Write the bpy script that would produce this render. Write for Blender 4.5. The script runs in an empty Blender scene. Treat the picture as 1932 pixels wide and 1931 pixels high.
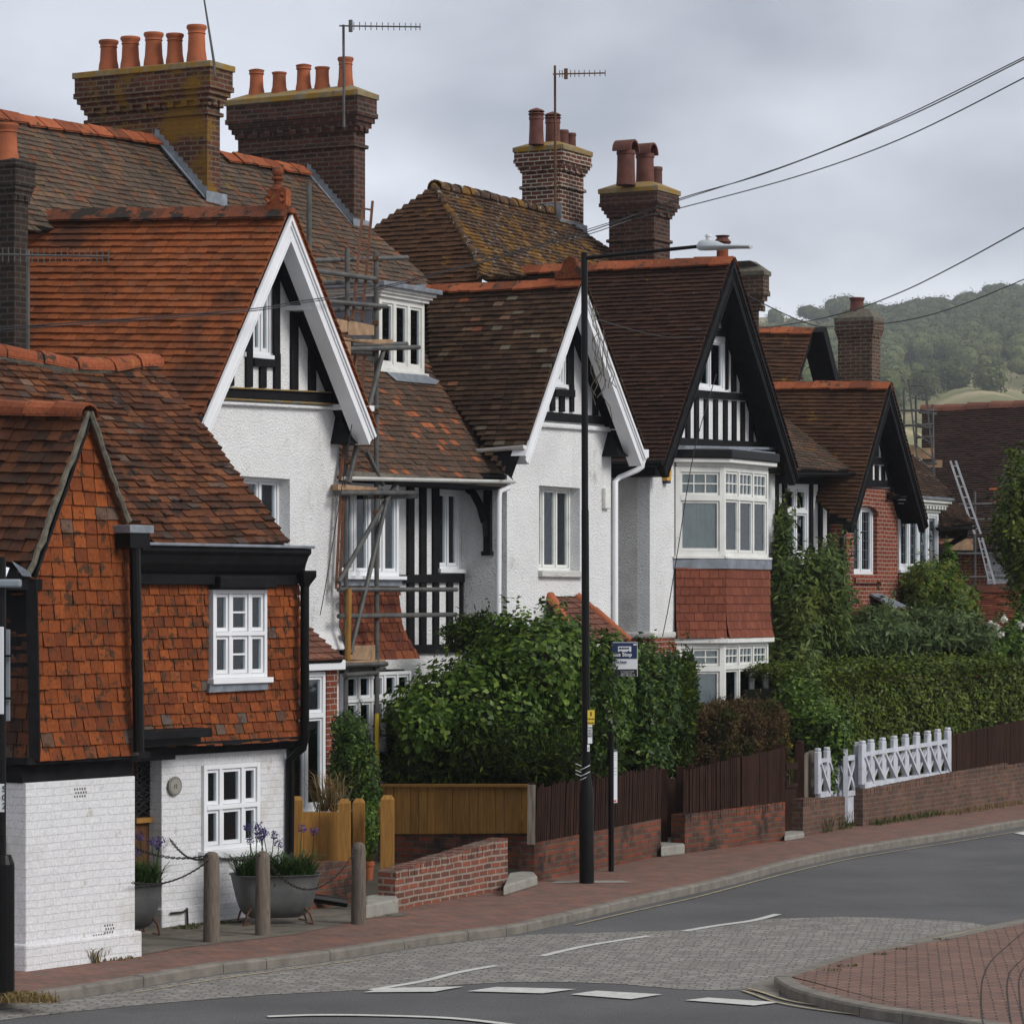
import bpy, math, random
import numpy as np
from mathutils import Vector, Matrix
random.seed(7); RNG = np.random.default_rng(11)
scn = bpy.context.scene
# ---------------------------------------------------------------- camera, sky, sun, exposure
F = 6000.0; CX = 966.0; HY = 1130.0; EYE = 3.6          # focal length, centre and horizon on a 1932 px wide picture
cam = bpy.data.cameras.new('camera'); camo = bpy.data.objects.new('camera', cam)
scn.collection.objects.link(camo); scn.camera = camo
camo.location = (0, 0, EYE); camo.rotation_euler = (math.radians(90), 0, 0)
cam.sensor_fit = 'HORIZONTAL'; cam.sensor_width = 36; cam.lens = 36 * F / 1932
cam.shift_y = (HY - 965.5) / 1932; cam.clip_start = .5; cam.clip_end = 9000
SUN_EL, SUN_AZ = 36, 120        # azimuth clockwise from +Y
w = bpy.data.worlds.new('World'); scn.world = w; w.use_nodes = True
nt = w.node_tree; nt.nodes.clear()
def wn(t): return nt.nodes.new(t)
out = wn('ShaderNodeOutputWorld'); bg = wn('ShaderNodeBackground'); sky = wn('ShaderNodeTexSky')
sky.sky_type = 'NISHITA'; sky.sun_disc = False; sky.sun_elevation = math.radians(SUN_EL); sky.sun_rotation = math.radians(SUN_AZ)
tc = wn('ShaderNodeTexCoord'); mp = wn('ShaderNodeMapping'); mp.inputs['Scale'].default_value = (1.0, 1.0, 1.9); mp.inputs['Location'].default_value = (.33, .1, .12)
n1 = wn('ShaderNodeTexNoise'); n1.inputs['Scale'].default_value = 6.5; n1.inputs['Detail'].default_value = 6; n1.inputs['Roughness'].default_value = .45
cr = wn('ShaderNodeValToRGB')
e = cr.color_ramp.elements; e[0].position = .38; e[0].color = (3.2, 3.35, 3.7, 1); e[1].position = .60; e[1].color = (6.4, 6.5, 6.8, 1)
sx = wn('ShaderNodeSeparateXYZ'); er = wn('ShaderNodeValToRGB')
q = er.color_ramp.elements; q[0].position = 0.0; q[0].color = (1.08,1.09,1.12,1); q[1].position = 1.0; q[1].color = (.98,.965,.93,1)
x_ = q.new(.19); x_.color = (.74,.75,.78,1)
x_ = q.new(.09); x_.color = (1.02,1.03,1.06,1)
x_ = q.new(.4); x_.color = (.92,.91,.89,1)
mul = wn('ShaderNodeMix'); mul.data_type = 'RGBA'; mul.blend_type = 'MULTIPLY'; mul.inputs[0].default_value = 1
mx = wn('ShaderNodeMix'); mx.data_type = 'RGBA'; mx.inputs[0].default_value = .88
L = nt.links.new
L(tc.outputs['Generated'], mp.inputs[0]); L(mp.outputs[0], n1.inputs['Vector']); L(n1.outputs['Fac'], cr.inputs[0])
L(tc.outputs['Generated'], sx.inputs[0]); L(sx.outputs['Z'], er.inputs[0])
L(cr.outputs[0], mul.inputs[6]); L(er.outputs[0], mul.inputs[7])
L(sky.outputs[0], mx.inputs[6]); L(mul.outputs[2], mx.inputs[7]); L(mx.outputs[2], bg.inputs[0]); L(bg.outputs[0], out.inputs[0])
bg.inputs[1].default_value = .10
sun = bpy.data.lights.new('sun', 'SUN'); suno = bpy.data.objects.new('sun', sun); scn.collection.objects.link(suno)
sun.energy = 1.5; sun.angle = math.radians(22); sun.color = (1, .975, .93)
sd = Vector((math.sin(math.radians(SUN_AZ))*math.cos(math.radians(SUN_EL)), math.cos(math.radians(SUN_AZ))*math.cos(math.radians(SUN_EL)), math.sin(math.radians(SUN_EL))))
suno.rotation_euler = sd.to_track_quat('Z', 'Y').to_euler()
scn.render.engine = 'CYCLES'
scn.view_settings.view_transform = 'Standard'; scn.view_settings.look = 'None'; scn.view_settings.gamma = 1; scn.view_settings.exposure = .60
# ---------------------------------------------------------------- helpers
def ray(x, y): return Vector(((x-CX)/F, 1, (HY-y)/F))
class Fr:                                       # a vertical facade frame: t along, o back from the street, z up
    def __init__(s, P, deg):
        a = math.radians(deg); s.P = Vector((P[0], P[1], 0)); s.d = Vector((math.sin(a), math.cos(a), 0)); s.n = Vector((-math.cos(a), math.sin(a), 0))
    def S(s, t, o, z): return s.P + s.d*t + s.n*o + Vector((0, 0, z))
    def st(s, p): q = p - s.P; return (q.dot(s.d), q.dot(s.n), p[2])
    def O(s, x, y, o): return hit(x, y, s.S(0, o, 0), s.n)
    def T(s, x, y, t): return hit(x, y, s.S(t, 0, 0), s.d)
    def o(s, x, y, o): return s.st(s.O(x, y, o))
    def t(s, x, y, t): return s.st(s.T(x, y, t))
def hit(x, y, p, n):
    r = ray(x, y); c = Vector((0, 0, EYE)); return c + r*((Vector(p)-c).dot(n)/r.dot(n))
def Yd(x, y, Y): return Vector((0, 0, EYE)) + ray(x, y)*Y
def G(x, y, z=.1): return Yd(x, y, F*(EYE-z)/(y-HY))
def zat(y, Y): return EYE + (HY-y)*Y/F
def FrAB(A, B): return Fr(A, math.degrees(math.atan2(B[0]-A[0], B[1]-A[1])))
OFF = {}
def thing(name, label, cat, loc=(0,0,0), group=None):
    o = bpy.data.objects.new(name, None); scn.collection.objects.link(o); o.empty_display_size = .2
    o.location = loc; OFF[o] = Vector(loc); o['label'] = label; o['category'] = cat
    if group: o['group'] = group
    return o
def tag(o, label, cat=None, group=None, kind=None):
    if label: o['label'] = label
    if cat: o['category'] = cat
    if group: o['group'] = group
    if kind: o['kind'] = kind
    return o
class MB:
    def __init__(s): s.v = []; s.f = []
    def poly(s, pts):
        b = len(s.v); s.v += [tuple(p) for p in pts]; s.f.append(tuple(range(b, b+len(pts)))); return s
    def prism(s, pts, ext):
        n = len(pts); b = len(s.v); e = Vector(ext); pts = [Vector(p) for p in pts]
        s.v += [tuple(p) for p in pts] + [tuple(p+e) for p in pts]
        nn = Vector((0,0,0))
        for i in range(n): nn += pts[i].cross(pts[(i+1) % n])
        fl = nn.dot(e) > 0
        A = list(range(b, b+n)); B = list(range(b+n, b+2*n))
        s.f.append(tuple(reversed(A)) if fl else tuple(A)); s.f.append(tuple(B) if fl else tuple(reversed(B)))
        for i in range(n):
            j = (i+1) % n; q = (A[i], A[j], B[j], B[i]); s.f.append(q if fl else tuple(reversed(q)))
        return s
    def box(s, fr, t0, t1, o0, o1, z0, z1):
        if t0 > t1: t0, t1 = t1, t0
        if z0 > z1: z0, z1 = z1, z0
        return s.prism([fr.S(t0,o0,z0), fr.S(t1,o0,z0), fr.S(t1,o0,z1), fr.S(t0,o0,z1)], fr.n*(o1-o0))
    def bar(s, a, b, w, h=None, up=(0,0,1)):
        h = h or w; a = Vector(a); b = Vector(b); d = (b-a).normalized(); u = Vector(up)
        if abs(d.dot(u)) > .97: u = Vector((0,1,0))
        r = d.cross(u).normalized(); u = r.cross(d).normalized()
        return s.prism([a+r*w/2+u*h/2, a-r*w/2+u*h/2, a-r*w/2-u*h/2, a+r*w/2-u*h/2], b-a)
    def tube(s, pts, r, n=8, caps=True):
        pts = [Vector(p) for p in pts]; rs = r if isinstance(r, (list, tuple)) else [r]*len(pts); rings = []; pu = None
        for i, p in enumerate(pts):
            d = (pts[min(i+1, len(pts)-1)] - pts[max(i-1, 0)]).normalized()
            u = pu if pu is not None else (Vector((0,1,0)) if abs(d.z) > .9 else Vector((0,0,1)))
            x = d.cross(u)
            if x.length < 1e-4: x = d.cross(Vector((1,0,0)))
            x.normalize(); y = x.cross(d).normalized(); pu = y
            b = len(s.v); s.v += [tuple(p + (x*math.cos(2*math.pi*k/n) + y*math.sin(2*math.pi*k/n))*rs[i]) for k in range(n)]
            rings.append(b)
        for a, b in zip(rings, rings[1:]):
            for k in range(n): s.f.append((a+k, a+(k+1) % n, b+(k+1) % n, b+k))
        if caps: s.f.append(tuple(reversed(range(rings[0], rings[0]+n)))); s.f.append(tuple(range(rings[-1], rings[-1]+n)))
        return s
    def lathe(s, c, prof, n=20):
        c = Vector(c); return s.tube([c+Vector((0,0,z)) for r, z in prof], [r for r, z in prof], n)
    def grid(s, P):                              # P[i][j] points
        b = len(s.v); m = len(P[0])
        for r in P: s.v += [tuple(p) for p in r]
        for i in range(len(P)-1):
            for j in range(m-1): s.f.append((b+i*m+j, b+i*m+j+1, b+(i+1)*m+j+1, b+(i+1)*m+j))
        return s
    def build(s, name, mat, parent=None, smooth=False, bevel=0, label=None):
        off = OFF.get(parent, Vector((0,0,0)))
        me = bpy.data.meshes.new(name); V = np.array(s.v, dtype=float) - np.array(off)
        me.from_pydata(V.tolist(), [], s.f); me.update()
        uv = me.uv_layers.new(name='UVMap'); W = np.array(s.v, dtype=float); data = np.zeros((len(me.loops), 2))
        li = 0
        for p in me.polygons:
            n = p.normal
            if abs(n.z) > .97: u = (1,0,0); v = (0,1,0)
            else:
                h = math.hypot(n.x, n.y); u = (-n.y/h, n.x/h, 0); v = (n.y*u[2]-n.z*u[1], n.z*u[0]-n.x*u[2], n.x*u[1]-n.y*u[0])
            q = W[list(p.vertices)]
            k = len(q); data[li:li+k, 0] = q @ np.array(u); data[li:li+k, 1] = q @ np.array(v); li += k
        uv.data.foreach_set('uv', data.ravel())
        if smooth: me.polygons.foreach_set('use_smooth', [True]*len(me.polygons))
        me.materials.append(mat); o = bpy.data.objects.new(name, me); scn.collection.objects.link(o)
        if smooth: 
            me.set_sharp_from_angle(angle=math.radians(40))
        if bevel:
            b = o.modifiers.new('bevel', 'BEVEL'); b.width = bevel; b.segments = 2; b.limit_method = 'ANGLE'
        if parent: o.parent = parent; OFF[o] = off
        else: OFF[o] = Vector((0,0,0))
        if label: o['label'] = label
        return o
def quad_mesh(name, V, mat, parent=None, nv=4):  # numpy array (n,nv,3) of separate faces
    n = len(V); me = bpy.data.meshes.new(name); off = OFF.get(parent, Vector((0,0,0)))
    W = (V.reshape(-1, 3) - np.array(off)).astype(np.float32)
    me.vertices.add(n*nv); me.vertices.foreach_set('co', W.ravel()); me.loops.add(n*nv); me.polygons.add(n)
    me.loops.foreach_set('vertex_index', np.arange(n*nv, dtype=np.int32)); me.polygons.foreach_set('loop_start', np.arange(0, n*nv, nv, dtype=np.int32))
    me.update(calc_edges=True); me.validate(); me.materials.append(mat); o = bpy.data.objects.new(name, me); scn.collection.objects.link(o)
    if parent: o.parent = parent
    OFF[o] = off
    return o
# ---------------------------------------------------------------- materials
def new(name):
    m = bpy.data.materials.new(name); m.use_nodes = True; t = m.node_tree; b = t.nodes['Principled BSDF']; return m, t, b
def N(t, k, **kw):
    n = t.nodes.new(k)
    for a, v in kw.items():
        if a[0] == '_': n.inputs[a[1:].replace('_', ' ')].default_value = v
        else: setattr(n, a, v)
    return n
def c4(c): return (c[0], c[1], c[2], 1)
def ramp(t, fac, stops):
    r = N(t, 'ShaderNodeValToRGB'); e = r.color_ramp.elements
    e[0].position, e[0].color = stops[0][0], c4(stops[0][1]); e[1].position, e[1].color = stops[-1][0], c4(stops[-1][1])
    for p, c in stops[1:-1]: x = e.new(p); x.color = c4(c)
    t.links.new(fac, r.inputs[0]); return r.outputs[0]
def mixc(t, fac, a, b, mode='MIX'):
    m = N(t, 'ShaderNodeMix', data_type='RGBA', blend_type=mode)
    for i, v in ((0, fac), (6, a), (7, b)):
        if isinstance(v, (int, float)): m.inputs[i].default_value = v
        elif isinstance(v, tuple): m.inputs[i].default_value = c4(v)
        else: t.links.new(v, m.inputs[i])
    return m.outputs[2]
def noise(t, scale, detail=4, rough=.55, vec=None, obj=False):
    n = N(t, 'ShaderNodeTexNoise', _Scale=scale, _Detail=detail, _Roughness=rough)
    if vec is None:
        g = N(t, 'ShaderNodeNewGeometry'); vec = g.outputs['Position']
    t.links.new(vec, n.inputs['Vector']); return n.outputs['Fac']
def mask(t, fac, lo, hi):
    m = N(t, 'ShaderNodeMapRange'); m.inputs[1].default_value = lo; m.inputs[2].default_value = hi; t.links.new(fac, m.inputs[0]); return m.outputs[0]
def bump(t, b, h, s, d=.01):
    n = N(t, 'ShaderNodeBump', _Strength=s, _Distance=d); t.links.new(h, n.inputs['Height']); t.links.new(n.outputs[0], b.inputs['Normal']); return n
def plain(name, c, rough=.6, var=.25, sc=3, metal=0, spec=.4, bmp=0, dirt=None):
    m, t, b = new(name); f = noise(t, sc, 5)
    col = ramp(t, f, [(.3, tuple(x*(1-var) for x in c)), (.7, tuple(min(1, x*(1+var)) for x in c))])
    if dirt:
        col = mixc(t, mask(t, noise(t, dirt[1], 8, .7), dirt[2], dirt[2]+.12), col, dirt[0])
    t.links.new(col, b.inputs['Base Color']); b.inputs['Roughness'].default_value = rough; b.inputs['Metallic'].default_value = metal
    b.inputs['Specular IOR Level'].default_value = spec
    if bmp: bump(t, b, noise(t, sc*12, 4), bmp, .01)
    return m
def tilemat(name, stops, lichen=None, rough=.85, patch=None, streak=.35):
    m, t, b = new(name); g = N(t, 'ShaderNodeNewGeometry')
    c = ramp(t, g.outputs['Random Per Island'], stops)
    c = mixc(t, streak, c, ramp(t, noise(t, 1.3, 6, .6), [(.3, (.35,.33,.33)), (.68, (1.35,1.3,1.25))]), 'MULTIPLY')
    c = mixc(t, .6, c, ramp(t, noise(t, 24, 4, .6), [(.25, (.5,.5,.5)), (.7, (1.3,1.3,1.3))]), 'MULTIPLY')
    if patch: c = mixc(t, mask(t, noise(t, patch[2], 5, .6), patch[1], patch[1]+.08), c, patch[0])
    if lichen:
        for (lc, sc, th) in lichen: c = mixc(t, mask(t, noise(t, sc, 5, .7), th, th+.05), c, lc)
    t.links.new(c, b.inputs['Base Color']); b.inputs['Roughness'].default_value = rough; b.inputs['Specular IOR Level'].default_value = .18
    bump(t, b, noise(t, 55, 5), .35, .01); return m
def brickmat(name, c1, c2, mortar, bw=.225, bh=.075, ms=.012, patch=None, rough=.9, bmp=.6, off=.5, rot=0, spots=None, cv=.55, squash=1, wob=.03):
    m, t, b = new(name); uv = N(t, 'ShaderNodeUVMap'); mpn = N(t, 'ShaderNodeMapping'); mpn.inputs['Rotation'].default_value = (0,0,rot)
    t.links.new(uv.outputs[0], mpn.inputs[0])
    # wobble the courses a little
    nz = N(t, 'ShaderNodeTexNoise', _Scale=2.2, _Detail=3); t.links.new(mpn.outputs[0], nz.inputs['Vector'])
    vm = N(t, 'ShaderNodeVectorMath', operation='SCALE'); vs = N(t, 'ShaderNodeVectorMath', operation='SUBTRACT'); vs.inputs[1].default_value = (.5,.5,.5)
    t.links.new(nz.outputs['Color'], vs.inputs[0]); t.links.new(vs.outputs[0], vm.inputs[0]); vm.inputs['Scale'].default_value = wob
    va = N(t, 'ShaderNodeVectorMath', operation='ADD'); t.links.new(mpn.outputs[0], va.inputs[0]); t.links.new(vm.outputs[0], va.inputs[1])
    k = N(t, 'ShaderNodeTexBrick', offset=off, squash=squash, squash_frequency=2); k.inputs['Scale'].default_value = 1; k.inputs['Brick Width'].default_value = bw; k.inputs['Row Height'].default_value = bh
    k.inputs['Mortar Size'].default_value = ms; k.inputs['Mortar Smooth'].default_value = .3; k.inputs['Bias'].default_value = 0
    k.inputs['Color1'].default_value = c4(c1); k.inputs['Color2'].default_value = c4(c2); k.inputs['Mortar'].default_value = c4(mortar)
    t.links.new(va.outputs[0], k.inputs['Vector'])
    c = mixc(t, cv, k.outputs['Color'], ramp(t, noise(t, 3.5, 6, .65), [(.3, (.45,.42,.4)), (.65, (1.3,1.25,1.2))]), 'MULTIPLY')
    c = mixc(t, .4, c, ramp(t, noise(t, 40, 3), [(.3, (.6,.6,.6)), (.7, (1.25,1.25,1.25))]), 'MULTIPLY')
    for (pc, sc, th) in (patch or []): c = mixc(t, mask(t, noise(t, sc, 6, .65), th, th+.09), c, pc)
    t.links.new(c, b.inputs['Base Color']); b.inputs['Roughness'].default_value = rough; b.inputs['Specular IOR Level'].default_value = .2
    inv = N(t, 'ShaderNodeMath', operation='SUBTRACT'); inv.inputs[0].default_value = 1; t.links.new(k.outputs['Fac'], inv.inputs[1])
    ad = N(t, 'ShaderNodeMath', operation='MULTIPLY_ADD'); ad.inputs[1].default_value = .35; t.links.new(noise(t, 30, 4), ad.inputs[0]); t.links.new(inv.outputs[0], ad.inputs[2])
    bump(t, b, ad.outputs[0], bmp, .012); return m
def leafmat(name, stops, rough=.5, patch=None):
    m, t, b = new(name); g = N(t, 'ShaderNodeNewGeometry'); c = ramp(t, g.outputs['Random Per Island'], stops)
    c = mixc(t, .5, c, ramp(t, noise(t, 1.6, 3), [(.3, (.55,.6,.5)), (.7, (1.4,1.35,1.2))]), 'MULTIPLY')
    if patch: c = mixc(t, mask(t, noise(t, patch[1], 3), patch[2], patch[2]+.15), c, patch[0])
    t.links.new(c, b.inputs['Base Color']); b.inputs['Roughness'].default_value = rough; b.inputs['Specular IOR Level'].default_value = .18
    tr = N(t, 'ShaderNodeBsdfTranslucent'); t.links.new(c, tr.inputs[0]); ms = N(t, 'ShaderNodeMixShader'); ms.inputs[0].default_value = .22
    t.links.new(b.outputs[0], ms.inputs[1]); t.links.new(tr.outputs[0], ms.inputs[2]); t.links.new(ms.outputs[0], t.nodes['Material Output'].inputs[0]); return m
def glassmat():
    m, t, b = new('window_glass'); t.nodes.remove(b); lw = N(t, 'ShaderNodeFresnel', _IOR=1.5); tr = N(t, 'ShaderNodeBsdfTransparent'); tr.inputs[0].default_value = (.8,.84,.84,1)
    gl = N(t, 'ShaderNodeBsdfGlossy'); gl.inputs['Roughness'].default_value = .03; gl.inputs[0].default_value = (.9,.95,1,1); ms = N(t, 'ShaderNodeMixShader')
    ad = N(t, 'ShaderNodeMath', operation='ADD'); ad.inputs[1].default_value = .01
    t.links.new(lw.outputs[0], ad.inputs[0]); t.links.new(ad.outputs[0], ms.inputs[0]); t.links.new(tr.outputs[0], ms.inputs[1]); t.links.new(gl.outputs[0], ms.inputs[2]); t.links.new(ms.outputs[0], t.nodes['Material Output'].inputs[0])
    g = N(t, 'ShaderNodeNewGeometry'); nb = N(t, 'ShaderNodeBump', _Strength=.15, _Distance=.01); t.links.new(noise(t, 3, 2), nb.inputs['Height']); t.links.new(nb.outputs[0], gl.inputs['Normal']); return m
def rendermat(name, c, stain=.0, coarse=38):
    m, t, b = new(name); v = N(t, 'ShaderNodeTexVoronoi', _Scale=coarse); g = N(t, 'ShaderNodeNewGeometry'); t.links.new(g.outputs['Position'], v.inputs['Vector'])
    f = noise(t, 1.1, 7, .7); col = ramp(t, f, [(.3, tuple(x*.86 for x in c)), (.62, c)])
    sp = noise(t, 60, 3, .5); col = mixc(t, mask(t, sp, .60, .72), col, tuple(x*.45 for x in c))
    mpz = N(t, 'ShaderNodeMapping'); mpz.inputs['Scale'].default_value = (2.6, 2.6, .28); t.links.new(N(t, 'ShaderNodeNewGeometry').outputs['Position'], mpz.inputs[0])
    col = mixc(t, mask(t, noise(t, 1.6, 7, .68, mpz.outputs[0]), .58, .90), col, (.52,.52,.51))
    if stain: col = mixc(t, mask(t, noise(t, .9, 8, .75), .62-stain, .75), col, (.30,.29,.27))
    t.links.new(col, b.inputs['Base Color']); b.inputs['Roughness'].default_value = .95; b.inputs['Specular IOR Level'].default_value = .1
    h = N(t, 'ShaderNodeMath', operation='ADD'); t.links.new(v.outputs['Distance'], h.inputs[0]); t.links.new(noise(t, 70, 5, .6), h.inputs[1])
    bump(t, b, h.outputs[0], .65, .02); return m
M = {}
M['white'] = plain('white_paint', (.72,.73,.75), .45, .06, 2, dirt=((.38,.37,.34), 6, .66))
M['whiteold'] = plain('old_white_paint', (.66,.66,.63), .6, .1, 4, dirt=((.3,.28,.24), 9, .6))
M['black'] = plain('black_timber', (.010,.010,.011), .6, .4, 8, spec=.08, bmp=.4, dirt=((.08,.08,.08), 14, .72))
M['blackgloss'] = plain('black_gloss_paint', (.005,.005,.005), .4, .3, 8, spec=.15, dirt=((.12,.12,.12), 30, .78))
M['grey_timber'] = plain('weathered_grey_timber', (.06,.057,.055), .8, .3, 8, bmp=.5)
M['render'] = rendermat('white_roughcast', (.76,.76,.76), .025)
M['renderS'] = rendermat('stained_roughcast', (.62,.61,.58), .1)
M['lead'] = plain('lead_sheet', (.20,.22,.25), .5, .25, 6, metal=.3, dirt=((.42,.43,.44), 12, .6))
M['mortar'] = plain('cement_fillet', (.12,.108,.082), .95, .4, 14, bmp=.8, dirt=((.06,.06,.05), 20, .55))
M['glass'] = glassmat()
M['fencewhite'] = plain('greyed_white_fence_paint', (.47,.49,.54), .6, .15, 4, dirt=((.22,.24,.22), 6, .60))
M['dark'] = plain('dark_interior', (.02,.02,.022), .9, .3, 1)  # near-black: unlit-room darkness put into the colour; also used for paving joints
M['curtain'] = plain('pale_curtain', (.85,.85,.83), .9, .1, 5)
M['curtaind'] = plain('grey_curtain', (.36,.36,.35), .9, .2, 5)
M['steel'] = plain('galvanised_tube', (.08,.08,.076), .65, .35, 5, metal=.1, dirt=((.07,.035,.018), 7, .58))
M['rust'] = plain('rusty_clamp', (.10,.045,.02), .9, .4, 20)
M['ladderwood'] = plain('red_brown_ladder_paint', (.13,.05,.025), .7, .3, 8)
M['scafboard'] = plain('scaffold_board', (.30,.19,.11), .8, .35, 7, bmp=.4, dirt=((.1,.07,.05), 6, .6))
M['alu'] = plain('aluminium', (.40,.41,.43), .4, .2, 5, metal=.6)
M['wire'] = plain('cable_rubber', (.02,.02,.022), .6, .1, 5)
M['pot'] = plain('terracotta_pot', (.29,.080,.030), .8, .3, 3, dirt=((.16,.07,.04), 9, .6), bmp=.2)
M['potdark'] = plain('dark_red_pot', (.10,.032,.022), .8, .35, 5, dirt=((.06,.03,.02), 9, .55), bmp=.2)
M['yellow'] = plain('amber_plastic', (.55,.30,.05), .5, .1, 3)
M['flaunch'] = plain('lichened_mortar_cap', (.20,.17,.11), .95, .3, 9, dirt=((.26,.15,.018), 5, .44), bmp=.6)
# roof tiles
T_ = tilemat
M['tB'] = T_('orange_plain_tiles', [(0, (0.157,0.047,0.017)), (.35, (0.215,0.062,0.020)), (.7, (0.261,0.075,0.024)), (1, (0.195,0.069,0.030))], [((.035,.022,.018), 5, .64), ((.22,.21,.19), 17, .74)], patch=((.085,.033,.017), .56, .55))
M['tMain'] = T_('grey_brown_tiles', [(0, (0.070,0.054,0.041)), (.6, (0.101,0.072,0.052)), (.85, (0.135,0.079,0.049)), (1, (0.149,0.058,0.030))], [((.17,.11,.025), 3.2, .62), ((.22,.22,.21), 11, .68)], streak=.5)
M['tMain2'] = T_('brown_tiles_with_new_orange', [(0, (0.064,0.044,0.032)), (.7, (0.093,0.058,0.040)), (.88, (0.124,0.060,0.034)), (.955, (0.298,0.091,0.037)), (1, (0.298,0.103,0.047))], [((.17,.09,.02), 6, .70)])
M['tC'] = T_('dark_brown_tiles', [(0, (0.037,0.023,0.015)), (.7, (0.062,0.034,0.020)), (.93, (0.085,0.052,0.030)), (.97, (0.125,0.115,0.085)), (1, (0.213,0.057,0.024))], [((.17,.16,.14), 16, .70)], streak=.6)
M['tD'] = T_('dark_maroon_tiles', [(0, (0.032,0.016,0.011)), (1, (0.052,0.023,0.014))], [((.26,.25,.23), 15, .665), ((.15,.075,.015), 4, .66)])
M['tHip'] = T_('lichen_covered_tiles', [(0, (0.055,0.033,0.020)), (1, (0.081,0.045,0.026))], [((.16,.080,.016), 1.6, .50), ((.20,.10,.015), 5, .60), ((.30,.31,.30), 9, .60)])
M['tHipL'] = T_('brown_hip_tiles', [(0, (0.058,0.029,0.015)), (1, (0.088,0.041,0.019))], [((.18,.09,.015), 2.2, .62)])
M['tE'] = T_('brown_lichen_tiles', [(0, (0.052,0.026,0.015)), (1, (0.085,0.041,0.021))], [((.17,.085,.015), 2.6, .63), ((.3,.29,.27), 16, .74)])
M['tG'] = T_('near_black_tiles', [(0, (.026,.015,.012)), (1, (.042,.022,.016))], [((.3,.28,.26), 13, .75)])
M['tCot'] = T_('old_handmade_tiles', [(0, (0.046,0.026,0.017)), (.3, (0.083,0.032,0.017)), (.6, (0.115,0.042,0.018)), (.92, (0.161,0.060,0.025)), (.96, (0.069,0.050,0.042)), (1, (0.184,0.110,0.074))], [((.025,.017,.013), 4, .57), ((.3,.3,.28), 22, .74)], streak=.7)
M['tWall'] = T_('orange_wall_tiles', [(0, (0.130,0.034,0.012)), (.4, (0.190,0.049,0.013)), (.90, (0.250,0.066,0.016)), (.94, (0.098,0.052,0.033)), (.98, (0.122,0.089,0.071)), (1, (0.083,0.068,0.063))], [((.060,.028,.014), 7, .55), ((.030,.02,.014), 16, .62), ((.42,.40,.36), 26, .70)], streak=.5)
M['tBay'] = T_('red_bay_tiles', [(0, (.15,.045,.027)), (1, (.21,.065,.037))], streak=.15)
M['tHung'] = T_('orange_hung_tiles', [(0, (0.093,0.028,0.018)), (.5, (0.162,0.046,0.022)), (1, (0.221,0.071,0.030))], [((.05,.03,.02), 6, .63)])
M['tPorch'] = T_('brown_pink_porch_tiles', [(0, (.12,.055,.04)), (1, (.20,.085,.055))], streak=.3)
M['ridge'] = T_('orange_ridge_tiles', [(0, (.13,.045,.022)), (.5, (.24,.064,.026)), (1, (.32,.095,.04))], [((.05,.032,.022), 5, .57), ((.26,.13,.03), 6, .62)], streak=.6)
M['ridgeB'] = T_('stained_ridge_tiles', [(0, (.10,.035,.02)), (1, (.20,.06,.026))], [((.025,.02,.016), 2.5, .52), ((.36,.35,.3), 7, .70), ((.3,.12,.02), 8, .68)], streak=.5)
# bricks
M['bCh1'] = brickmat('lichened_chimney_brick', (.12,.038,.024), (.05,.024,.018), (.14,.11,.075), ms=.013, patch=[((.16,.085,.014), 1.5, .50), ((.20,.115,.016), 6, .60)])
M['bCh2'] = brickmat('dark_chimney_brick', (.085,.032,.022), (.038,.021,.018), (.10,.082,.065), ms=.013, patch=[((.15,.09,.02), 2.5, .72)])
M['bCh3'] = brickmat('pale_jointed_chimney_brick', (.11,.032,.02), (.05,.02,.018), (.36,.33,.27), ms=.012, patch=[((.19,.10,.015), 2, .66)])
M['bCh5'] = brickmat('brown_chimney_brick', (.10,.05,.033), (.05,.03,.024), (.15,.13,.10), ms=.013)
M['bBlk'] = brickmat('sooty_chimney_brick', (.042,.028,.022), (.020,.017,.015), (.06,.052,.045))
M['bRed'] = brickmat('red_house_brick', (.23,.055,.027), (.15,.038,.022), (.36,.31,.27), ms=.007, cv=.3)
M['bWall'] = brickmat('old_garden_wall_brick', (.20,.055,.028), (.075,.04,.03), (.09,.075,.06), patch=[((.036,.026,.022), 2, .55), ((.34,.085,.03), 3.5, .66)])
M['bNew'] = brickmat('reclaimed_red_brick', (.24,.075,.045), (.11,.052,.040), (.26,.21,.175), ms=.015, bmp=.9, cv=.45)
M['bWall2'] = brickmat('brown_garden_wall_brick', (.15,.075,.05), (.09,.055,.045), (.13,.105,.085), patch=[((.16,.12,.03), 1.2, .66), ((.32,.3,.28), 9, .70)])
M['bWhite'] = brickmat('white_painted_brick', (.67,.67,.685), (.64,.64,.66), (.61,.61,.62), bw=.215, bh=.075, ms=.008, bmp=.55, cv=.08, patch=[((.42,.39,.34), 5.5, .625), ((.53,.52,.50), 1.3, .56), ((.30,.27,.23), 14, .70)])
M['pave'] = brickmat('red_block_paving', (.225,.115,.084), (.15,.100,.085), (.07,.055,.05), bw=.2, bh=.1, ms=.005, rot=.5, cv=.4, bmp=.3, patch=[((.085,.075,.072), 2.5, .62)])
M['pave2'] = brickmat('worn_block_paving', (.225,.13,.10), (.165,.105,.088), (.055,.046,.04), bw=.21, bh=.105, ms=.009, rot=.12, cv=.35, bmp=.6, patch=[((.11,.09,.08), 2.5, .62)])
M['setts'] = brickmat('granite_setts', (.29,.28,.26), (.20,.195,.185), (.13,.12,.11), bw=.16, bh=.10, ms=.011, rot=.16, cv=.4, bmp=.9, wob=.16, off=.37, patch=[((.17,.155,.14), .9, .58), ((.10,.09,.08), 9, .66)])
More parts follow.
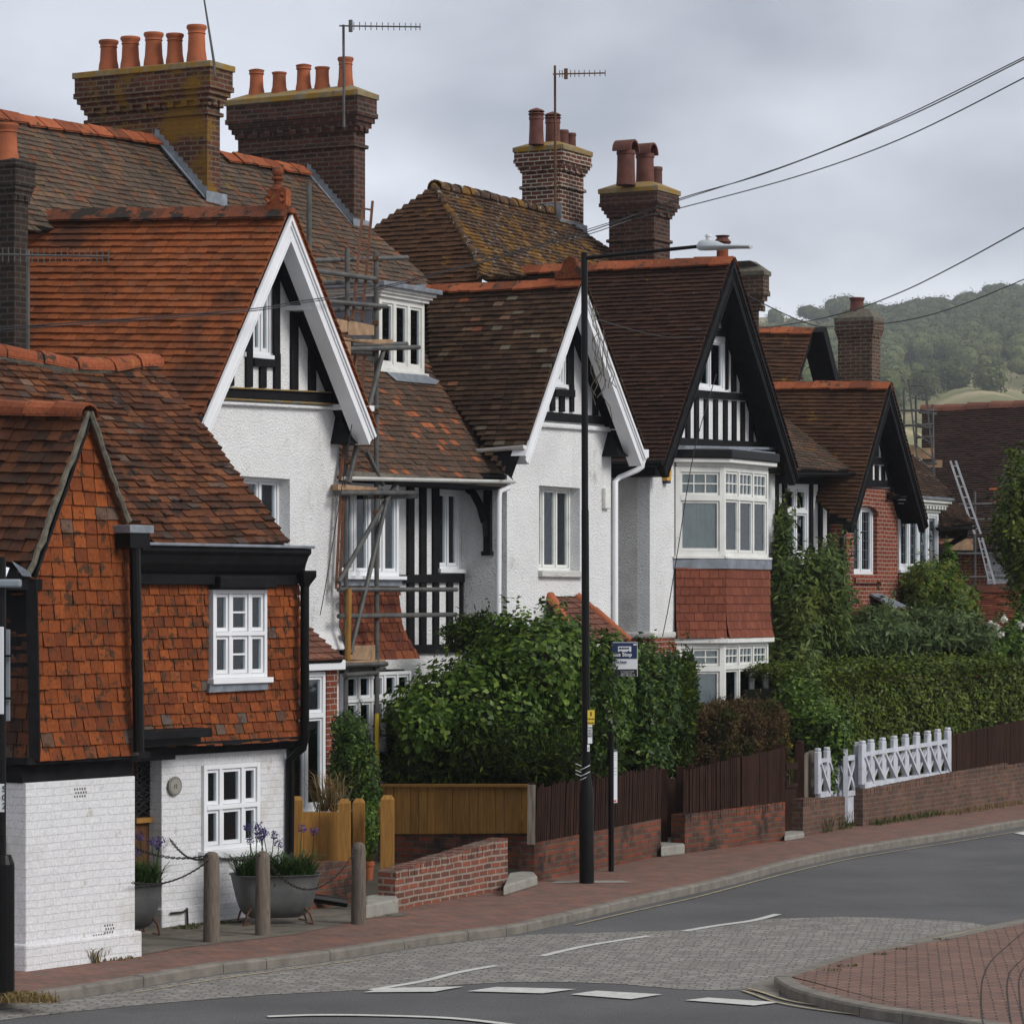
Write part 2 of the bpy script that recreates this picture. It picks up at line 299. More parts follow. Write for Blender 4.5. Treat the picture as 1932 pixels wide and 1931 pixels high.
M['asph'] = plain('asphalt', (.076,.075,.076), .85, .26, .45, bmp=.8, dirt=((.055,.055,.056), .35, .55))
def _asph():
    t = M['asph'].node_tree; b = t.nodes['Principled BSDF']
    c = mixc(t, .6, b.inputs['Base Color'].links[0].from_socket, ramp(t, noise(t, 45, 3), [(.35, (.5,.5,.5)), (.68, (1.7,1.7,1.7))]), 'MULTIPLY')
    t.links.new(c, b.inputs['Base Color'])
_asph()
M['kerb'] = plain('granite_kerb', (.165,.148,.125), .9, .25, 6, bmp=.5, dirt=((.07,.065,.05), 3, .6))
M['conc'] = plain('stained_concrete', (.13,.112,.09), .95, .3, 2, bmp=.4, dirt=((.065,.055,.04), 3, .52))
M['stone'] = plain('step_stone', (.25,.24,.21), .9, .2, 5, bmp=.5, dirt=((.09,.09,.07), 5, .6))
M['mark'] = plain('white_road_paint', (.50,.50,.47), .7, .12, 8, dirt=((.17,.17,.165), 12, .58))
M['marky'] = plain('faded_yellow_paint', (.33,.28,.18), .8, .2, 8, dirt=((.10,.095,.09), 7, .54))
M['soil'] = plain('garden_soil', (.05,.042,.025), 1, .3, 2)
M['grass'] = plain('meadow_grass', (.07,.085,.03), 1, .3, .05)
def woodmat(name, c, c2, sc=1.0):
    m, t, b = new(name); tcn = N(t, 'ShaderNodeUVMap'); mpn = N(t, 'ShaderNodeMapping'); mpn.inputs['Scale'].default_value = (14*sc, 1.2*sc, 1)
    t.links.new(tcn.outputs[0], mpn.inputs[0]); g = N(t, 'ShaderNodeNewGeometry')
    c_ = ramp(t, noise(t, 2.2, 6, .6, mpn.outputs[0]), [(.3, c2), (.62, c)])
    c_ = mixc(t, .7, c_, ramp(t, g.outputs['Random Per Island'], [(0, (.72,.7,.68)), (1, (1.18,1.15,1.1))]), 'MULTIPLY')
    t.links.new(c_, b.inputs['Base Color']); b.inputs['Roughness'].default_value = .85; b.inputs['Specular IOR Level'].default_value = .08; bump(t, b, noise(t, 3, 5, .6, mpn.outputs[0]), .3, .01); return m
M['pine'] = woodmat('new_pine_boards', (.33,.175,.05), (.20,.105,.032))
M['brownfence'] = woodmat('dark_brown_palings', (.040,.019,.013), (.012,.008,.007))
M['greywood'] = woodmat('silvered_oak', (.155,.13,.11), (.075,.062,.053), 1.5)
M['palepal'] = woodmat('weathered_palings', (.20,.175,.15), (.09,.07,.055))
M['door'] = woodmat('brown_oak_door', (.12,.06,.03), (.05,.027,.016))
M['bark'] = plain('bark', (.07,.055,.04), .95, .3, 6, bmp=.6)
lm = leafmat
M['lShrub'] = lm('broad_green_leaves', [(0, (0.025,0.056,0.007)), (.6, (0.058,0.112,0.011)), (.9, (0.114,0.178,0.021)), (1, (0.186,0.251,0.056))], .42)
M['lConifer'] = lm('dark_conifer_sprays', [(0, (0.013,0.028,0.005)), (.65, (0.029,0.056,0.007)), (.88, (0.078,0.112,0.010)), (1, (0.117,0.154,0.012))], .7)
M['lLaurel'] = lm('laurel_leaves', [(0, (0.014,0.035,0.006)), (.6, (0.031,0.066,0.009)), (.92, (0.083,0.136,0.015)), (1, (0.155,0.184,0.031))], .38)
M['lBrown'] = lm('browned_conifer_sprays', [(0, (.035,.030,.010)), (.5, (.075,.048,.020)), (1, (.16,.10,.05))], .8, patch=((.030,.048,.008), 1.4, .50))
M['lPrivet'] = lm('privet_leaves', [(0, (0.032,0.052,0.005)), (.6, (0.066,0.101,0.008)), (1, (0.137,0.175,0.019))], .45)
M['lLight'] = lm('yellow_green_leaves', [(0, (0.046,0.078,0.011)), (.6, (0.085,0.137,0.015)), (1, (0.195,0.195,0.033))], .5)
M['lGreyg'] = lm('grey_green_leaves', [(0, (0.033,0.052,0.015)), (.6, (0.058,0.091,0.026)), (1, (0.130,0.182,0.077))], .6)
M['lWist'] = lm('wisteria_leaves', [(0, (0.030,0.054,0.013)), (.6, (0.061,0.100,0.020)), (1, (0.135,0.176,0.039))], .5, patch=((.11,.13,.018), .8, .57))
M['lHill'] = lm('hill_woodland_leaves', [(0, (.045,.062,.022)), (.7, (.085,.108,.036)), (1, (.14,.16,.055))], .8)
M['lHillP'] = lm('pale_hill_tree_leaves', [(0, (.08,.105,.038)), (1, (.17,.19,.075))], .8)
M['dry'] = lm('dry_grass', [(0, (.13,.10,.04)), (1, (.26,.19,.09))], .9)
M['weed'] = lm('weeds', [(0, (.04,.06,.015)), (1, (.11,.12,.04))], .8)
M['blade'] = lm('strap_leaves', [(0, (.02,.05,.012)), (1, (.06,.11,.025))], .4)
M['flower'] = lm('violet_petals', [(0, (.05,.03,.14)), (1, (.12,.08,.28))], .6)
M['yleaf'] = lm('golden_leaves', [(0, (.45,.34,.02)), (1, (.6,.5,.06))], .6)
M['wflower'] = lm('white_petals', [(0, (.6,.6,.55)), (1, (.75,.75,.7))], .6)
M['core_fill'] = plain('dark_core_fill', (.018,.020,.010), 1, .4, 3)  # dark fill for bush centres; inner shade is put into this colour
M['navy'] = plain('navy_sign_paint', (.008,.022,.075), .5, .05, 3)
M['signw'] = plain('sign_white', (.62,.64,.66), .5, .05, 3)
M['signy'] = plain('sign_yellow', (.55,.40,.03), .5, .1, 3)
M['signb'] = plain('sign_black', (.01,.01,.012), .5, .05, 3)
M['signg'] = plain('sign_grey_back', (.22,.25,.28), .5, .15, 3)
M['signr'] = plain('sign_red', (.5,.05,.03), .5, .05, 3)
M['tub'] = plain('galvanised_bath', (.15,.155,.155), .5, .22, 5, metal=.5, dirt=((.10,.07,.05), 5, .64))
M['chain'] = plain('iron_chain', (.035,.03,.028), .5, .3, 9, metal=.7)
# ---------------------------------------------------------------- builders
def interval(poly, v):
    xs = []
    for i in range(len(poly)):
        (a, b), (c, d) = poly[i], poly[(i+1) % len(poly)]
        if (b <= v < d) or (d <= v < b): xs.append(a + (c-a)*(v-b)/(d-b))
    xs.sort(); return list(zip(xs[::2], xs[1::2]))
def tilefill(name, fn, poly, gauge, width, mat, parent, th=.016, jit=1.0, rag=0, gapw=.003):
    mb = MB(); vmin = min(p[1] for p in poly); vmax = max(p[1] for p in poly); row = 0; v = vmin; R = random.random
    while v < vmax-.01:
        g = gauge; v1 = min(v+g, vmax)
        ph = random.random()*7
        for (ua, ub) in interval(poly, min(v+g*.5, vmax-.004)):
            ua -= rag*R(); ub += rag*R()
            u = ua - (width*.5 if row % 2 else 0) - R()*.03
            while u < ub:
                wd = width*(1+(R()-.5)*.10*jit); a = max(u, ua); b = min(u+wd, ub); u += wd
                if b-a < .02: continue
                a += gapw; b -= gapw; j = (R()-.5)*.010*jit + math.sin(a*1.7+ph)*.003*jit; h1 = th*(1.5+(R()-.5)*.9*jit); h2 = h1+(R()-.5)*.007*jit; h0 = th*.25; tl = (R()-.5)*.008*jit
                k = len(mb.v)
                mb.v += [tuple(fn(*q)) for q in ((a,v+j,h1),(b,v+j+tl,h2),(b,v1+.012,h0),(a,v1+.012,h0),(a,v+j,-.004),(b,v+j+tl,-.004))]
                mb.f += [(k,k+1,k+2,k+3),(k+4,k+5,k+1,k),(k+4,k,k+3),(k+5,k+2,k+1)]
        v = v1; row += 1
    return mb.build(name, mat, parent)
class Plane:                                     # ridge direction u, up-slope v
    def __init__(s, A, B, E, flip=False):        # A->B along ridge/eave (left to right as seen), E a point lower down the slope
        s.A = Vector(E); s.u = (Vector(B)-Vector(A)).normalized(); v = Vector(A)-Vector(E); s.v = (v - s.u*v.dot(s.u)).normalized(); s.n = s.u.cross(s.v).normalized()
        if s.n.dot(-ray(CX, HY)) < 0 and not flip: s.n = -s.n
    def px(s, x, y): return hit(x, y, s.A, s.n)
    def uv(s, p): q = Vector(p)-s.A; return (q.dot(s.u), q.dot(s.v))
    def fn(s, u, v, h): return s.A + s.u*u + s.v*v + s.n*h
def roof(parent, name, pl, pxs, gauge, width, mat, thick=.07, sagf=None, under=None, th=.022, jit=1.0, worldpts=None, rag=0):
    pts = worldpts or [pl.px(*p) for p in pxs]; poly = [pl.uv(p) for p in pts]; fn = pl.fn
    if sagf: fn = lambda u, v, h: pl.fn(u, v, h + sagf(u, v))
    o = tilefill(name, fn, poly, gauge, width, mat, parent, th=th, jit=jit, rag=rag)
    d = -.012 - (0 if not sagf else .05)
    MB().prism([pl.fn(u, v, d-thick) for u, v in poly], pl.n*thick).build('roof_deck', under or M['black'], parent)
    return o
def ridge(parent, A, B, mat, r=.11, seg=.36, up=(0,0,1), name='ridge', ang=False, sag=0):
    A = Vector(A); B = Vector(B); d = B-A; n = max(1, int(d.length/seg)); mb = MB(); dn = d.normalized(); s_ = dn.cross(Vector(up)).normalized(); u_ = s_.cross(dn)
    K = 2 if ang else 6
    for i in range(n):
        a = A + d*(i/n); b = A + d*((i+1)/n) + dn*.02
        if sag:
            a = a - u_*sag*math.sin(math.pi*i/n); b = b - u_*sag*math.sin(math.pi*(i+1)/n)
        jj = (random.random()-.5)*.022; P = []
        for (p, rr) in ((a, r*1.12), (b, r*.94)):
            row = []
            for k in range(K+1):
                t = math.pi*(k/K); 
                if ang: off = [(-1,-.55),(0,.35),(1,-.55)][k]; row.append(p + s_*rr*off[0]*1.1 + u_*(rr*off[1]+jj))
                else: row.append(p + s_*rr*math.cos(t) + u_*(rr*math.sin(t)*.95 - r*.35 + jj))
            P.append(row)
        k0 = len(mb.v); mb.grid(P); m = K+1
        inner = [[q - u_*.022 for q in row] for row in P]; k1 = len(mb.v); mb.grid([list(reversed(x)) for x in inner])
        mb.f.append(tuple([k0+j for j in range(m)] + [k1+j for j in range(m)])); mb.f.append(tuple(reversed([k0+m+j for j in range(m)] + [k1+m+j for j in range(m)])))
    return mb.build(name, mat, parent)
def wall(parent, fr, o, poly, holes, mat, name='wall', rev=.16, thick=.22):
    # convex outline in (t,z), rectangular holes (t0,t1,z0,z1): a real wall with reveals
    mb = MB(); zs = sorted(set([round(p[1], 4) for p in poly] + [round(z, 4) for h in holes for z in h[2:]])); zl = min(p[1] for p in poly); zh = max(p[1] for p in poly); zs = [z for z in zs if zl-1e-3 <= z <= zh+1e-3]
    for z0, z1 in zip(zs, zs[1:]):
        if z1-z0 < 1e-3: continue
        I0 = interval(poly, z0+1e-4); I1 = interval(poly, z1-1e-4)
        if not I0 or not I1: continue
        (a0, b0), (a1, b1) = I0[0], I1[0]; hs = sorted([h for h in holes if h[2] < (z0+z1)/2 < h[3]])
        cuts = [(a0, a1)]
        for h in hs: cuts += [(h[0], h[0]), (h[1], h[1])]
        cuts.append((b0, b1))
        for (l0, l1), (r0, r1) in zip(cuts[::2], cuts[1::2]):
            if r0-l0 > 1e-3 or r1-l1 > 1e-3: mb.prism([fr.S(l0,o,z0), fr.S(r0,o,z0), fr.S(r1,o,z1), fr.S(l1,o,z1)], fr.n*thick)
    return mb.build(name, mat, parent)
def curtain(mb, fr, t0, t1, o, z0, z1, amp=.012, wave=9):
    n = max(6, int((t1-t0)*40)); P = [[], []]
    for i in range(n+1):
        t = t0+(t1-t0)*i/n; oo = o + amp*math.sin(i*wave*.12) + amp*.5*math.sin(i*wave*.31+1)
        P[0].append(fr.S(t, oo, z0)); P[1].append(fr.S(t, oo+.01, z1))
    mb.grid(P)
def window(parent, fr, o, box, lights, rows=((1,0,0),), mat=None, cur=None, fw=.045, sw=.032, sill=.06, sillm=None, leaded=False, dark_backing=True, name='window', sillw=.05, arch=0, label=None, mullw=None, midbars=False):
    t0, t1, z0, z1 = box; mat = mat or M['white']; mb = MB(); mw = mullw or fw; W = t1-t0
    lw = lights if isinstance(lights, (list, tuple)) else [1]*lights
    inner = W-2*fw-mw*(len(lw)-1); us = []; t = t0+fw
    for q in lw: us.append((t, t+inner*q/sum(lw))); t += inner*q/sum(lw)+mw
    hs = []; tot = sum(r[0] for r in rows); z = z1-fw; innerz = (z1-z0)-2*fw-fw*(len(rows)-1)
    for r in rows: h = innerz*r[0]/tot; hs.append((z-h, z, r[1], r[2])); z -= h+fw
    mb.box(fr, t0, t0+fw, o, o+.1, z0, z1); mb.box(fr, t1-fw, t1, o, o+.1, z0, z1)
    mb.box(fr, t0+fw, t1-fw, o+.002, o+.1, z1-fw, z1); mb.box(fr, t0+fw, t1-fw, o+.002, o+.1, z0, z0+fw)
    for (a, b), (c, d) in zip(us, us[1:]): mb.box(fr, b, c, o+.004, o+.1, z0+fw, z1-fw)
    for (a, b, *_), (c, d, *_) in zip(hs, hs[1:]): mb.box(fr, t0+fw, t1-fw, o-.004, o+.1, d, a)
    w = mb.build(name, mat, parent, bevel=.004, label=label)
    sa = MB(); gl = MB(); bars = MB(); ld = MB()
    for ui, (u0, u1) in enumerate(us):
        for (a, b, nx, ny) in hs:
            if midbars and ui == 1: ny = 2
            e = .004; x0, x1, y0, y1 = u0+e, u1-e, a+e, b-e; so = o+.022
            sa.box(fr, x0, x0+sw, so, so+.05, y0, y1); sa.box(fr, x1-sw, x1, so, so+.05, y0, y1); sa.box(fr, x0+sw, x1-sw, so+.001, so+.05, y1-sw, y1); sa.box(fr, x0+sw, x1-sw, so+.001, so+.05, y0, y0+sw*1.3)
            gx0, gx1, gy0, gy1 = x0+sw, x1-sw, y0+sw*1.3, y1-sw
            for i in range(1, nx): x = gx0+(gx1-gx0)*i/nx; bars.box(fr, x-.010, x+.010, so+.006, so+.04, gy0, gy1)
            for i in range(1, ny): y = gy0+(gy1-gy0)*i/ny; bars.box(fr, gx0, gx1, so+.004, so+.04, y-.010, y+.010)
            if leaded:
                k = max(2, int((gx1-gx0)/.11)); 
                for i in range(1, k): x = gx0+(gx1-gx0)*i/k; ld.box(fr, x-.0035, x+.0035, so+.02, so+.03, gy0, gy1)
                k = max(2, int((gy1-gy0)/.16))
                for i in range(1, k): y = gy0+(gy1-gy0)*i/k; ld.box(fr, gx0, gx1, so+.019, so+.031, y-.0035, y+.0035)
            gl.box(fr, gx0-.005, gx1+.005, so+.024, so+.028, gy0-.005, gy1+.005)
    sa.build('sash', mat, w); gl.build('pane', M['glass'], w)
    if bars.f: bars.build('glazing_bars', mat, w)
    if ld.f: ld.build('leading', M['lead'], w)
    if sill: MB().box(fr, t0-.05, t1+.05, o-sillw, o+.05, z0-sill, z0-.001).build('sill', sillm or mat, w, bevel=.006)
    if dark_backing:
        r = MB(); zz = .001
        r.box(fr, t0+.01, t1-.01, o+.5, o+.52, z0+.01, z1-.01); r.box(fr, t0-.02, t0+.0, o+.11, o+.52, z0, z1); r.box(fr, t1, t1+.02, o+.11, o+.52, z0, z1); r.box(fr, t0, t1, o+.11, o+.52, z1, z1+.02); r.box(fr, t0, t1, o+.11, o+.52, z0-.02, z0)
        r.build('dark_backing', M['dark'], w)  # near-black box behind the panes; the unlit room's darkness is its colour
    if cur:
        c = MB()
        for (f0, f1) in cur[1]: curtain(c, fr, t0+.02+(W-.04)*f0, t0+.02+(W-.04)*f1, o+.085, z0+.02, z1-.02)
        c.build('curtain', M[cur[0]], w)
    return w
def pbox(fr, o, x0, y0, x1, y1):                 # pixel box -> (t0,t1,z0,z1) on plane o
    ym = (y0+y1)/2; xm = (x0+x1)/2; a = fr.o(x0, ym, o); b = fr.o(x1, ym, o); c = fr.o(xm, y0, o); d = fr.o(xm, y1, o); return (a[0], b[0], d[2], c[2])
def strip(mb, fr, o, pa, pb, wd, depth=.04, px=True):    # timber between two pixels on plane o, width wd in metres
    a = fr.O(pa[0], pa[1], o); b = fr.O(pb[0], pb[1], o); d = (b-a).normalized(); s_ = fr.n.cross(d).normalized()*wd/2
    return mb.prism([a-s_, b-s_, b+s_, a+s_], -fr.n*depth)
def pxprism(mb, fr, o, pts, depth):              # pixel outline on plane o extruded towards the street by depth
    return mb.prism([fr.O(x, y, o) for x, y in pts], -fr.n*depth)
def gutter(parent, A, B, mat, r=.06, name='gutter'):
    A = Vector(A); B = Vector(B); d = (B-A).normalized(); s_ = d.cross(Vector((0,0,1))).normalized(); mb = MB()
    P = []
    for p in (A, B): P.append([p + s_*r*math.cos(math.pi+math.pi*k/8) + Vector((0,0,r*math.sin(math.pi+math.pi*k/8))) for k in range(9)])
    Q = [[p + s_*(r-.008)*math.cos(math.pi+math.pi*k/8) + Vector((0,0,(r-.008)*math.sin(math.pi+math.pi*k/8)+.003)) for k in range(9)] for p in (A, B)]
    mb.grid(P); mb.grid([list(reversed(q)) for q in Q])
    for i in (0, 1): mb.poly(P[i]);
    return mb.build(name, mat, parent, smooth=False)
def chimney(parent, fr, t, xl, xc, xr, ytop, ybase, mat, dims, capm, o_front, string=None, capdome=.0, label=None):
    # xc: near corner on plane t (left face), xl: far end of the left face, xr: end of the street face
    a = fr.t(xc, ytop, t); b = fr.t(xl, ytop, t); o0, o1 = a[1], b[1]; zt = a[2]
    zb = fr.t(xc, ybase, t)[2] - .5; t1 = fr.o(xr, ytop, o0)[0]
    mb = MB(); h = zt-zb; hc, pr = dims     # corbel height, projection
    mb.box(fr, t, t1, o0, o1, zb, zt-hc)
    steps = 4
    for i in range(steps):
        p = pr*(i+1)/steps; mb.box(fr, t-p, t1+p, o0-p, o1+p, zt-hc+hc*.5*i/steps, zt-hc+hc*.5*(i+1)/steps)
    # dentils
    k = int((o1-o0)/.23)
    for i in range(k): oo = o0+(o1-o0)*(i+.3)/k; mb.box(fr, t-pr*.52, t-pr*.2, oo, oo+.1, zt-hc*1.0, zt-hc*.86)
    k = max(2, int((t1-t)/.23))
    for i in range(k): tt = t+(t1-t)*(i+.3)/k; mb.box(fr, tt, tt+.1, o0-pr*.52, o0-pr*.2, zt-hc*1.0, zt-hc*.86)
    mb.box(fr, t-pr*.9, t1+pr*.9, o0-pr*.9, o1+pr*.9, zt-hc*.5, zt-.09)
    c = mb.build('chimney', mat, parent, label=label)
    MB().box(fr, t-pr*1.1, t1+pr*1.1, o0-pr*1.1, o1+pr*1.1, zt-.09, zt).build('cornice', capm, c, bevel=.01)
    if string is not None:
        zs = fr.t(xc, string, t)[2]; MB().box(fr, t-.045, t1+.045, o0-.045, o1+.045, zs-.03, zs+.03).build('string_course', mat, c, bevel=.015)
    # flaunching
    m2 = MB(); P = [fr.S(t-pr, o0-pr, zt), fr.S(t1+pr, o0-pr, zt), fr.S(t1+pr, o1+pr, zt), fr.S(t-pr, o1+pr, zt)]; q = capdome or .06; r_ = .12
    Q = [fr.S(t+r_, o0+r_, zt+q), fr.S(t1-r_, o0+r_, zt+q), fr.S(t1-r_, o1-r_, zt+q), fr.S(t+r_, o1-r_, zt+q)]
    for i in range(4): j = (i+1) % 4; m2.poly([P[i], P[j], Q[j], Q[i]])
    m2.poly(Q); m2.build('flaunching', capm, c)
    return c, (t, t1, o0, o1, zt+q*.6)
def pot(parent, p, h, r=.13, mat=None, kind='roll'):
    mat = mat or M['pot']
    prof = [(r*1.08, -.05), (r*1.02, .08), (r*.9, h*.35), (r*.84, h*.72)]
    if kind == 'roll': prof += [(r*.84, h*.76), (r*.93, h*.78), (r*.86, h*.81), (r*.88, h*.86), (r*1.02, h*.92), (r*1.04, h*.96), (r*.98, h), (r*.8, h), (r*.76, h-.1)]
    elif kind == 'vent': prof += [(r*.86, h*.80), (r*.98, h*.81), (r*.98, h*.84), (r*.92, h*.86), (r*.98, h*.93), (r*1.05, h*.94), (r*.9, h*.965), (r*.4, h), (.01, h)]
    elif kind == 'straight': prof = [(r*1.05,-.05),(r*1.0,.06),(r*.95,h*.5),(r*.93,h*.86),(r*1.02,h*.88),(r*1.02,h*.93),(r*.97,h),(r*.82,h),(r*.8,h-.1)]
    elif kind == 'plain': prof += [(r*.86, h*.92), (r*.95, h*.93), (r*.97, h), (r*.82, h), (r*.78, h-.1)]
    o = MB().lathe(p, prof, 20).build('chimney_pot', mat, parent, smooth=True)
    if kind == 'cowl':
        pass
    return o
def ramp01(a, b, x): return a+(b-a)*x
def rot_rand(n, flat=0):
    v = RNG.normal(size=(n, 3)); v /= np.linalg.norm(v, axis=1)[:, None]; return v
def leaves(P, Nrm, size, aspect=.55, droop=.0, spread=.9, quadtip=True):
    n = len(P)
    if aspect < .3: ax = Nrm*(1-spread) + rot_rand(n)*spread; ax[:, 2] -= droop; ax /= np.linalg.norm(ax, axis=1)[:, None]+1e-9; r = np.cross(ax, rot_rand(n))
    else:                                        # blades facing outwards and up, as leaves turn to the light
        nv = Nrm*.8 + rot_rand(n)*spread*.75; nv[:, 2] += .3; nv /= np.linalg.norm(nv, axis=1)[:, None]+1e-9; q_ = rot_rand(n); q_[:, 2] -= droop+.15; ax = q_ - nv*(q_*nv).sum(1)[:, None]; ax /= np.linalg.norm(ax, axis=1)[:, None]+1e-9; r = np.cross(nv, ax)
    r /= np.linalg.norm(r, axis=1)[:, None]+1e-9; s = (size*(.6+.8*RNG.random(n)))[:, None]
    V = np.empty((n, 4, 3)); V[:, 0] = P; V[:, 1] = P+ax*s*.45+r*s*aspect*.5; V[:, 2] = P+ax*s; V[:, 3] = P+ax*s*.45-r*s*aspect*.5; return V
def lump(D, seed):                              # smooth lumps over directions
    return .10*np.sin(D[:,0]*5+seed)+.09*np.sin(D[:,1]*6+seed*2.1)+.08*np.sin(D[:,2]*7+seed*3.3)+.06*np.sin(D[:,0]*13+D[:,2]*11+seed)+.05*np.sin(D[:,1]*15-D[:,2]*12+seed*1.7)
def blobpts(c, rad, n, seed=0, sq=1.0, inner=.55, top=None, lk=1.0):
    D = rot_rand(n); 
    if sq != 1: 
        E = np.sign(D)*np.abs(D)**sq; E /= (np.abs(E)**(2/sq)).sum(1)[:, None]**(sq/2)+1e-9; DD = E
    else: DD = D
    k = inner + (1-inner)*RNG.random(n)**.45; k = k*(1+lk*lump(D, seed)); 
    # stray shoots
    st_ = RNG.random(n) > .97; k[st_] *= 1.08
    P = np.array(c)+DD*np.array(rad)*k[:, None]
    return P, D
def bush(name, label, cat, blobs, mat, size, dens=1.0, parent=None, aspect=.55, droop=0, spread=.85, group=None, core=True, zmin=.1, sq=1.0, stems=None, partname='foliage', inner=.55, shoots=1.0, lk=1.0):
    base = Vector(blobs[0][0]); root = parent or thing(name, label, cat, (base[0], base[1], zmin), group)
    Vs = []
    for i, (c, rad) in enumerate(blobs):
        area = 4*math.pi*((rad[0]*rad[1])**1.6+(rad[0]*rad[2])**1.6+(rad[1]*rad[2])**1.6)**(1/1.6)/3**(1/1.6)
        n = int(min(60000, dens*area/(size*size*aspect)*3.0)); P, D = blobpts(c, rad, n, seed=i*1.37+len(name)+base[0], sq=sq, inner=inner, lk=lk); ok = (P[:, 2] > zmin-.02); P = P[ok]; D = D[ok]
        Vs.append(leaves(P, D, size, aspect, droop, spread))
    for i, (c, rad) in enumerate(blobs):             # stray shoots breaking the outline
        for k_ in range(int(shoots*(4+rad[0]*9))):
            D = rot_rand(1)[0]; D[2] = abs(D[2])*1.2 if random.random() < .75 else D[2]; D /= np.linalg.norm(D); b0_ = np.array(c)+D*np.array(rad)*.95
            up_ = D*.5+np.array([0,0,.8]); up_ /= np.linalg.norm(up_); L0 = size*random.uniform(1.5,4.2); m_ = int(L0/size*5)+4
            T_2 = RNG.random(m_)[:, None]; P = b0_+up_*L0*T_2+RNG.normal(size=(m_,3))*size*.22; ok = P[:, 2] > zmin
            if ok.any(): Vs.append(leaves(P[ok], np.tile(D, (ok.sum(), 1)), size*.8, aspect, droop, .8))
    quad_mesh(partname, np.concatenate(Vs), mat, root)
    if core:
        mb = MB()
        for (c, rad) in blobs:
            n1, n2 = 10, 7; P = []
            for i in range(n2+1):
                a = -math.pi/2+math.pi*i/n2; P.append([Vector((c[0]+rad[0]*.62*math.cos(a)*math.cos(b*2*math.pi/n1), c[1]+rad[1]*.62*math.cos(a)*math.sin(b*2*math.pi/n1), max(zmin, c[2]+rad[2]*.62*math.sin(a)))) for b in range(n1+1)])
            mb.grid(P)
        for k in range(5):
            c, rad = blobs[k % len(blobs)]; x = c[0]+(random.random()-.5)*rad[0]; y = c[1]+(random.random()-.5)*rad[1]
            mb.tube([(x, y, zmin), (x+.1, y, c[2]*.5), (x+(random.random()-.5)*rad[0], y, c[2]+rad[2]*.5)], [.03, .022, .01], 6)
        mb.build('shade_core', M['core_fill'], root)  # dark blobs stand for the shaded inside and block gaps; tubes are stems
    return root
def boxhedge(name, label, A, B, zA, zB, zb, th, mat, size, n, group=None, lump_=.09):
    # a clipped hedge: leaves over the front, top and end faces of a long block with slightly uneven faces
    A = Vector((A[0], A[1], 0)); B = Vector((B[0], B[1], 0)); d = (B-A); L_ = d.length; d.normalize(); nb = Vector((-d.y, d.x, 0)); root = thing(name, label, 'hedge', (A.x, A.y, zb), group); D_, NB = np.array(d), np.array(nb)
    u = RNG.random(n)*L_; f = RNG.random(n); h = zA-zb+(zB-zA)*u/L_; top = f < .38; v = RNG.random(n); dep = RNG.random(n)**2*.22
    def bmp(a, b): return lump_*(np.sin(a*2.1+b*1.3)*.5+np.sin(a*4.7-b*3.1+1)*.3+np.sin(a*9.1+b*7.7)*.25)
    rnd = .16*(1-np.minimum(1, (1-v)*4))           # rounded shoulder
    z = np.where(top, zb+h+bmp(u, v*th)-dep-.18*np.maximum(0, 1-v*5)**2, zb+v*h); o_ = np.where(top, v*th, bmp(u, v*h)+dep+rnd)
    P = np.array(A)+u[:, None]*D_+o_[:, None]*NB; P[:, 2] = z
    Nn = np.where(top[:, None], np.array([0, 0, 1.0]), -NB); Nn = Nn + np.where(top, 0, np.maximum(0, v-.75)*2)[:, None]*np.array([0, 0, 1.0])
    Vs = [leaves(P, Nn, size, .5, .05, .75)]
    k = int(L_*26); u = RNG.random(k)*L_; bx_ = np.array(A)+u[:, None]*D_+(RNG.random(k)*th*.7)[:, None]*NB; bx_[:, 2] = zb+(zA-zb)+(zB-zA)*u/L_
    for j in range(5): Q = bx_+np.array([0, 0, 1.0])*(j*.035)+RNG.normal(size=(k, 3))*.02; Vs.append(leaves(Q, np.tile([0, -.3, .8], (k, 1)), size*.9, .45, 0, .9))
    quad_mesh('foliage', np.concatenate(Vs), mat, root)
    MB().prism([A+nb*.28+Vector((0,0,zb)), B+nb*.28+Vector((0,0,zb)), B+nb*.28+Vector((0,0,zB-.35)), A+nb*.28+Vector((0,0,zA-.35))], nb*(th-.4)).build('shade_core', M['core_fill'], root)  # dark block stands for the hedge's shaded inside
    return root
def pb(x, y, Y, rx, ry, depth=None):             # blob by pixel centre, depth and pixel radii
    c = Yd(x, y, Y); s_ = Y/F; return (tuple(c), (rx*s_, depth if depth else rx*s_*.8, ry*s_))
def text(body, size, mat, parent, origin, right, up, name='lettering', align='LEFT', ext=.002, bold=0):
    cu = bpy.data.curves.new(name, 'FONT'); cu.body = body; cu.size = size; cu.extrude = ext; cu.align_x = align; cu.offset = bold; cu.resolution_u = 3
    o = bpy.data.objects.new(name, cu); scn.collection.objects.link(o); right = Vector(right).normalized(); up = Vector(up).normalized(); n = right.cross(up)
    m = Matrix((right, up, n)).transposed().to_4x4(); m.translation = Vector(origin)
    dg = bpy.context.evaluated_depsgraph_get(); me = bpy.data.meshes.new_from_object(o.evaluated_get(dg)); bpy.data.objects.remove(o)
    me.transform(m); me.transform(Matrix.Translation(-OFF.get(parent, Vector((0,0,0))))); me.materials.clear(); me.materials.append(mat); q = bpy.data.objects.new(name, me); scn.collection.objects.link(q); q.parent = parent; return q
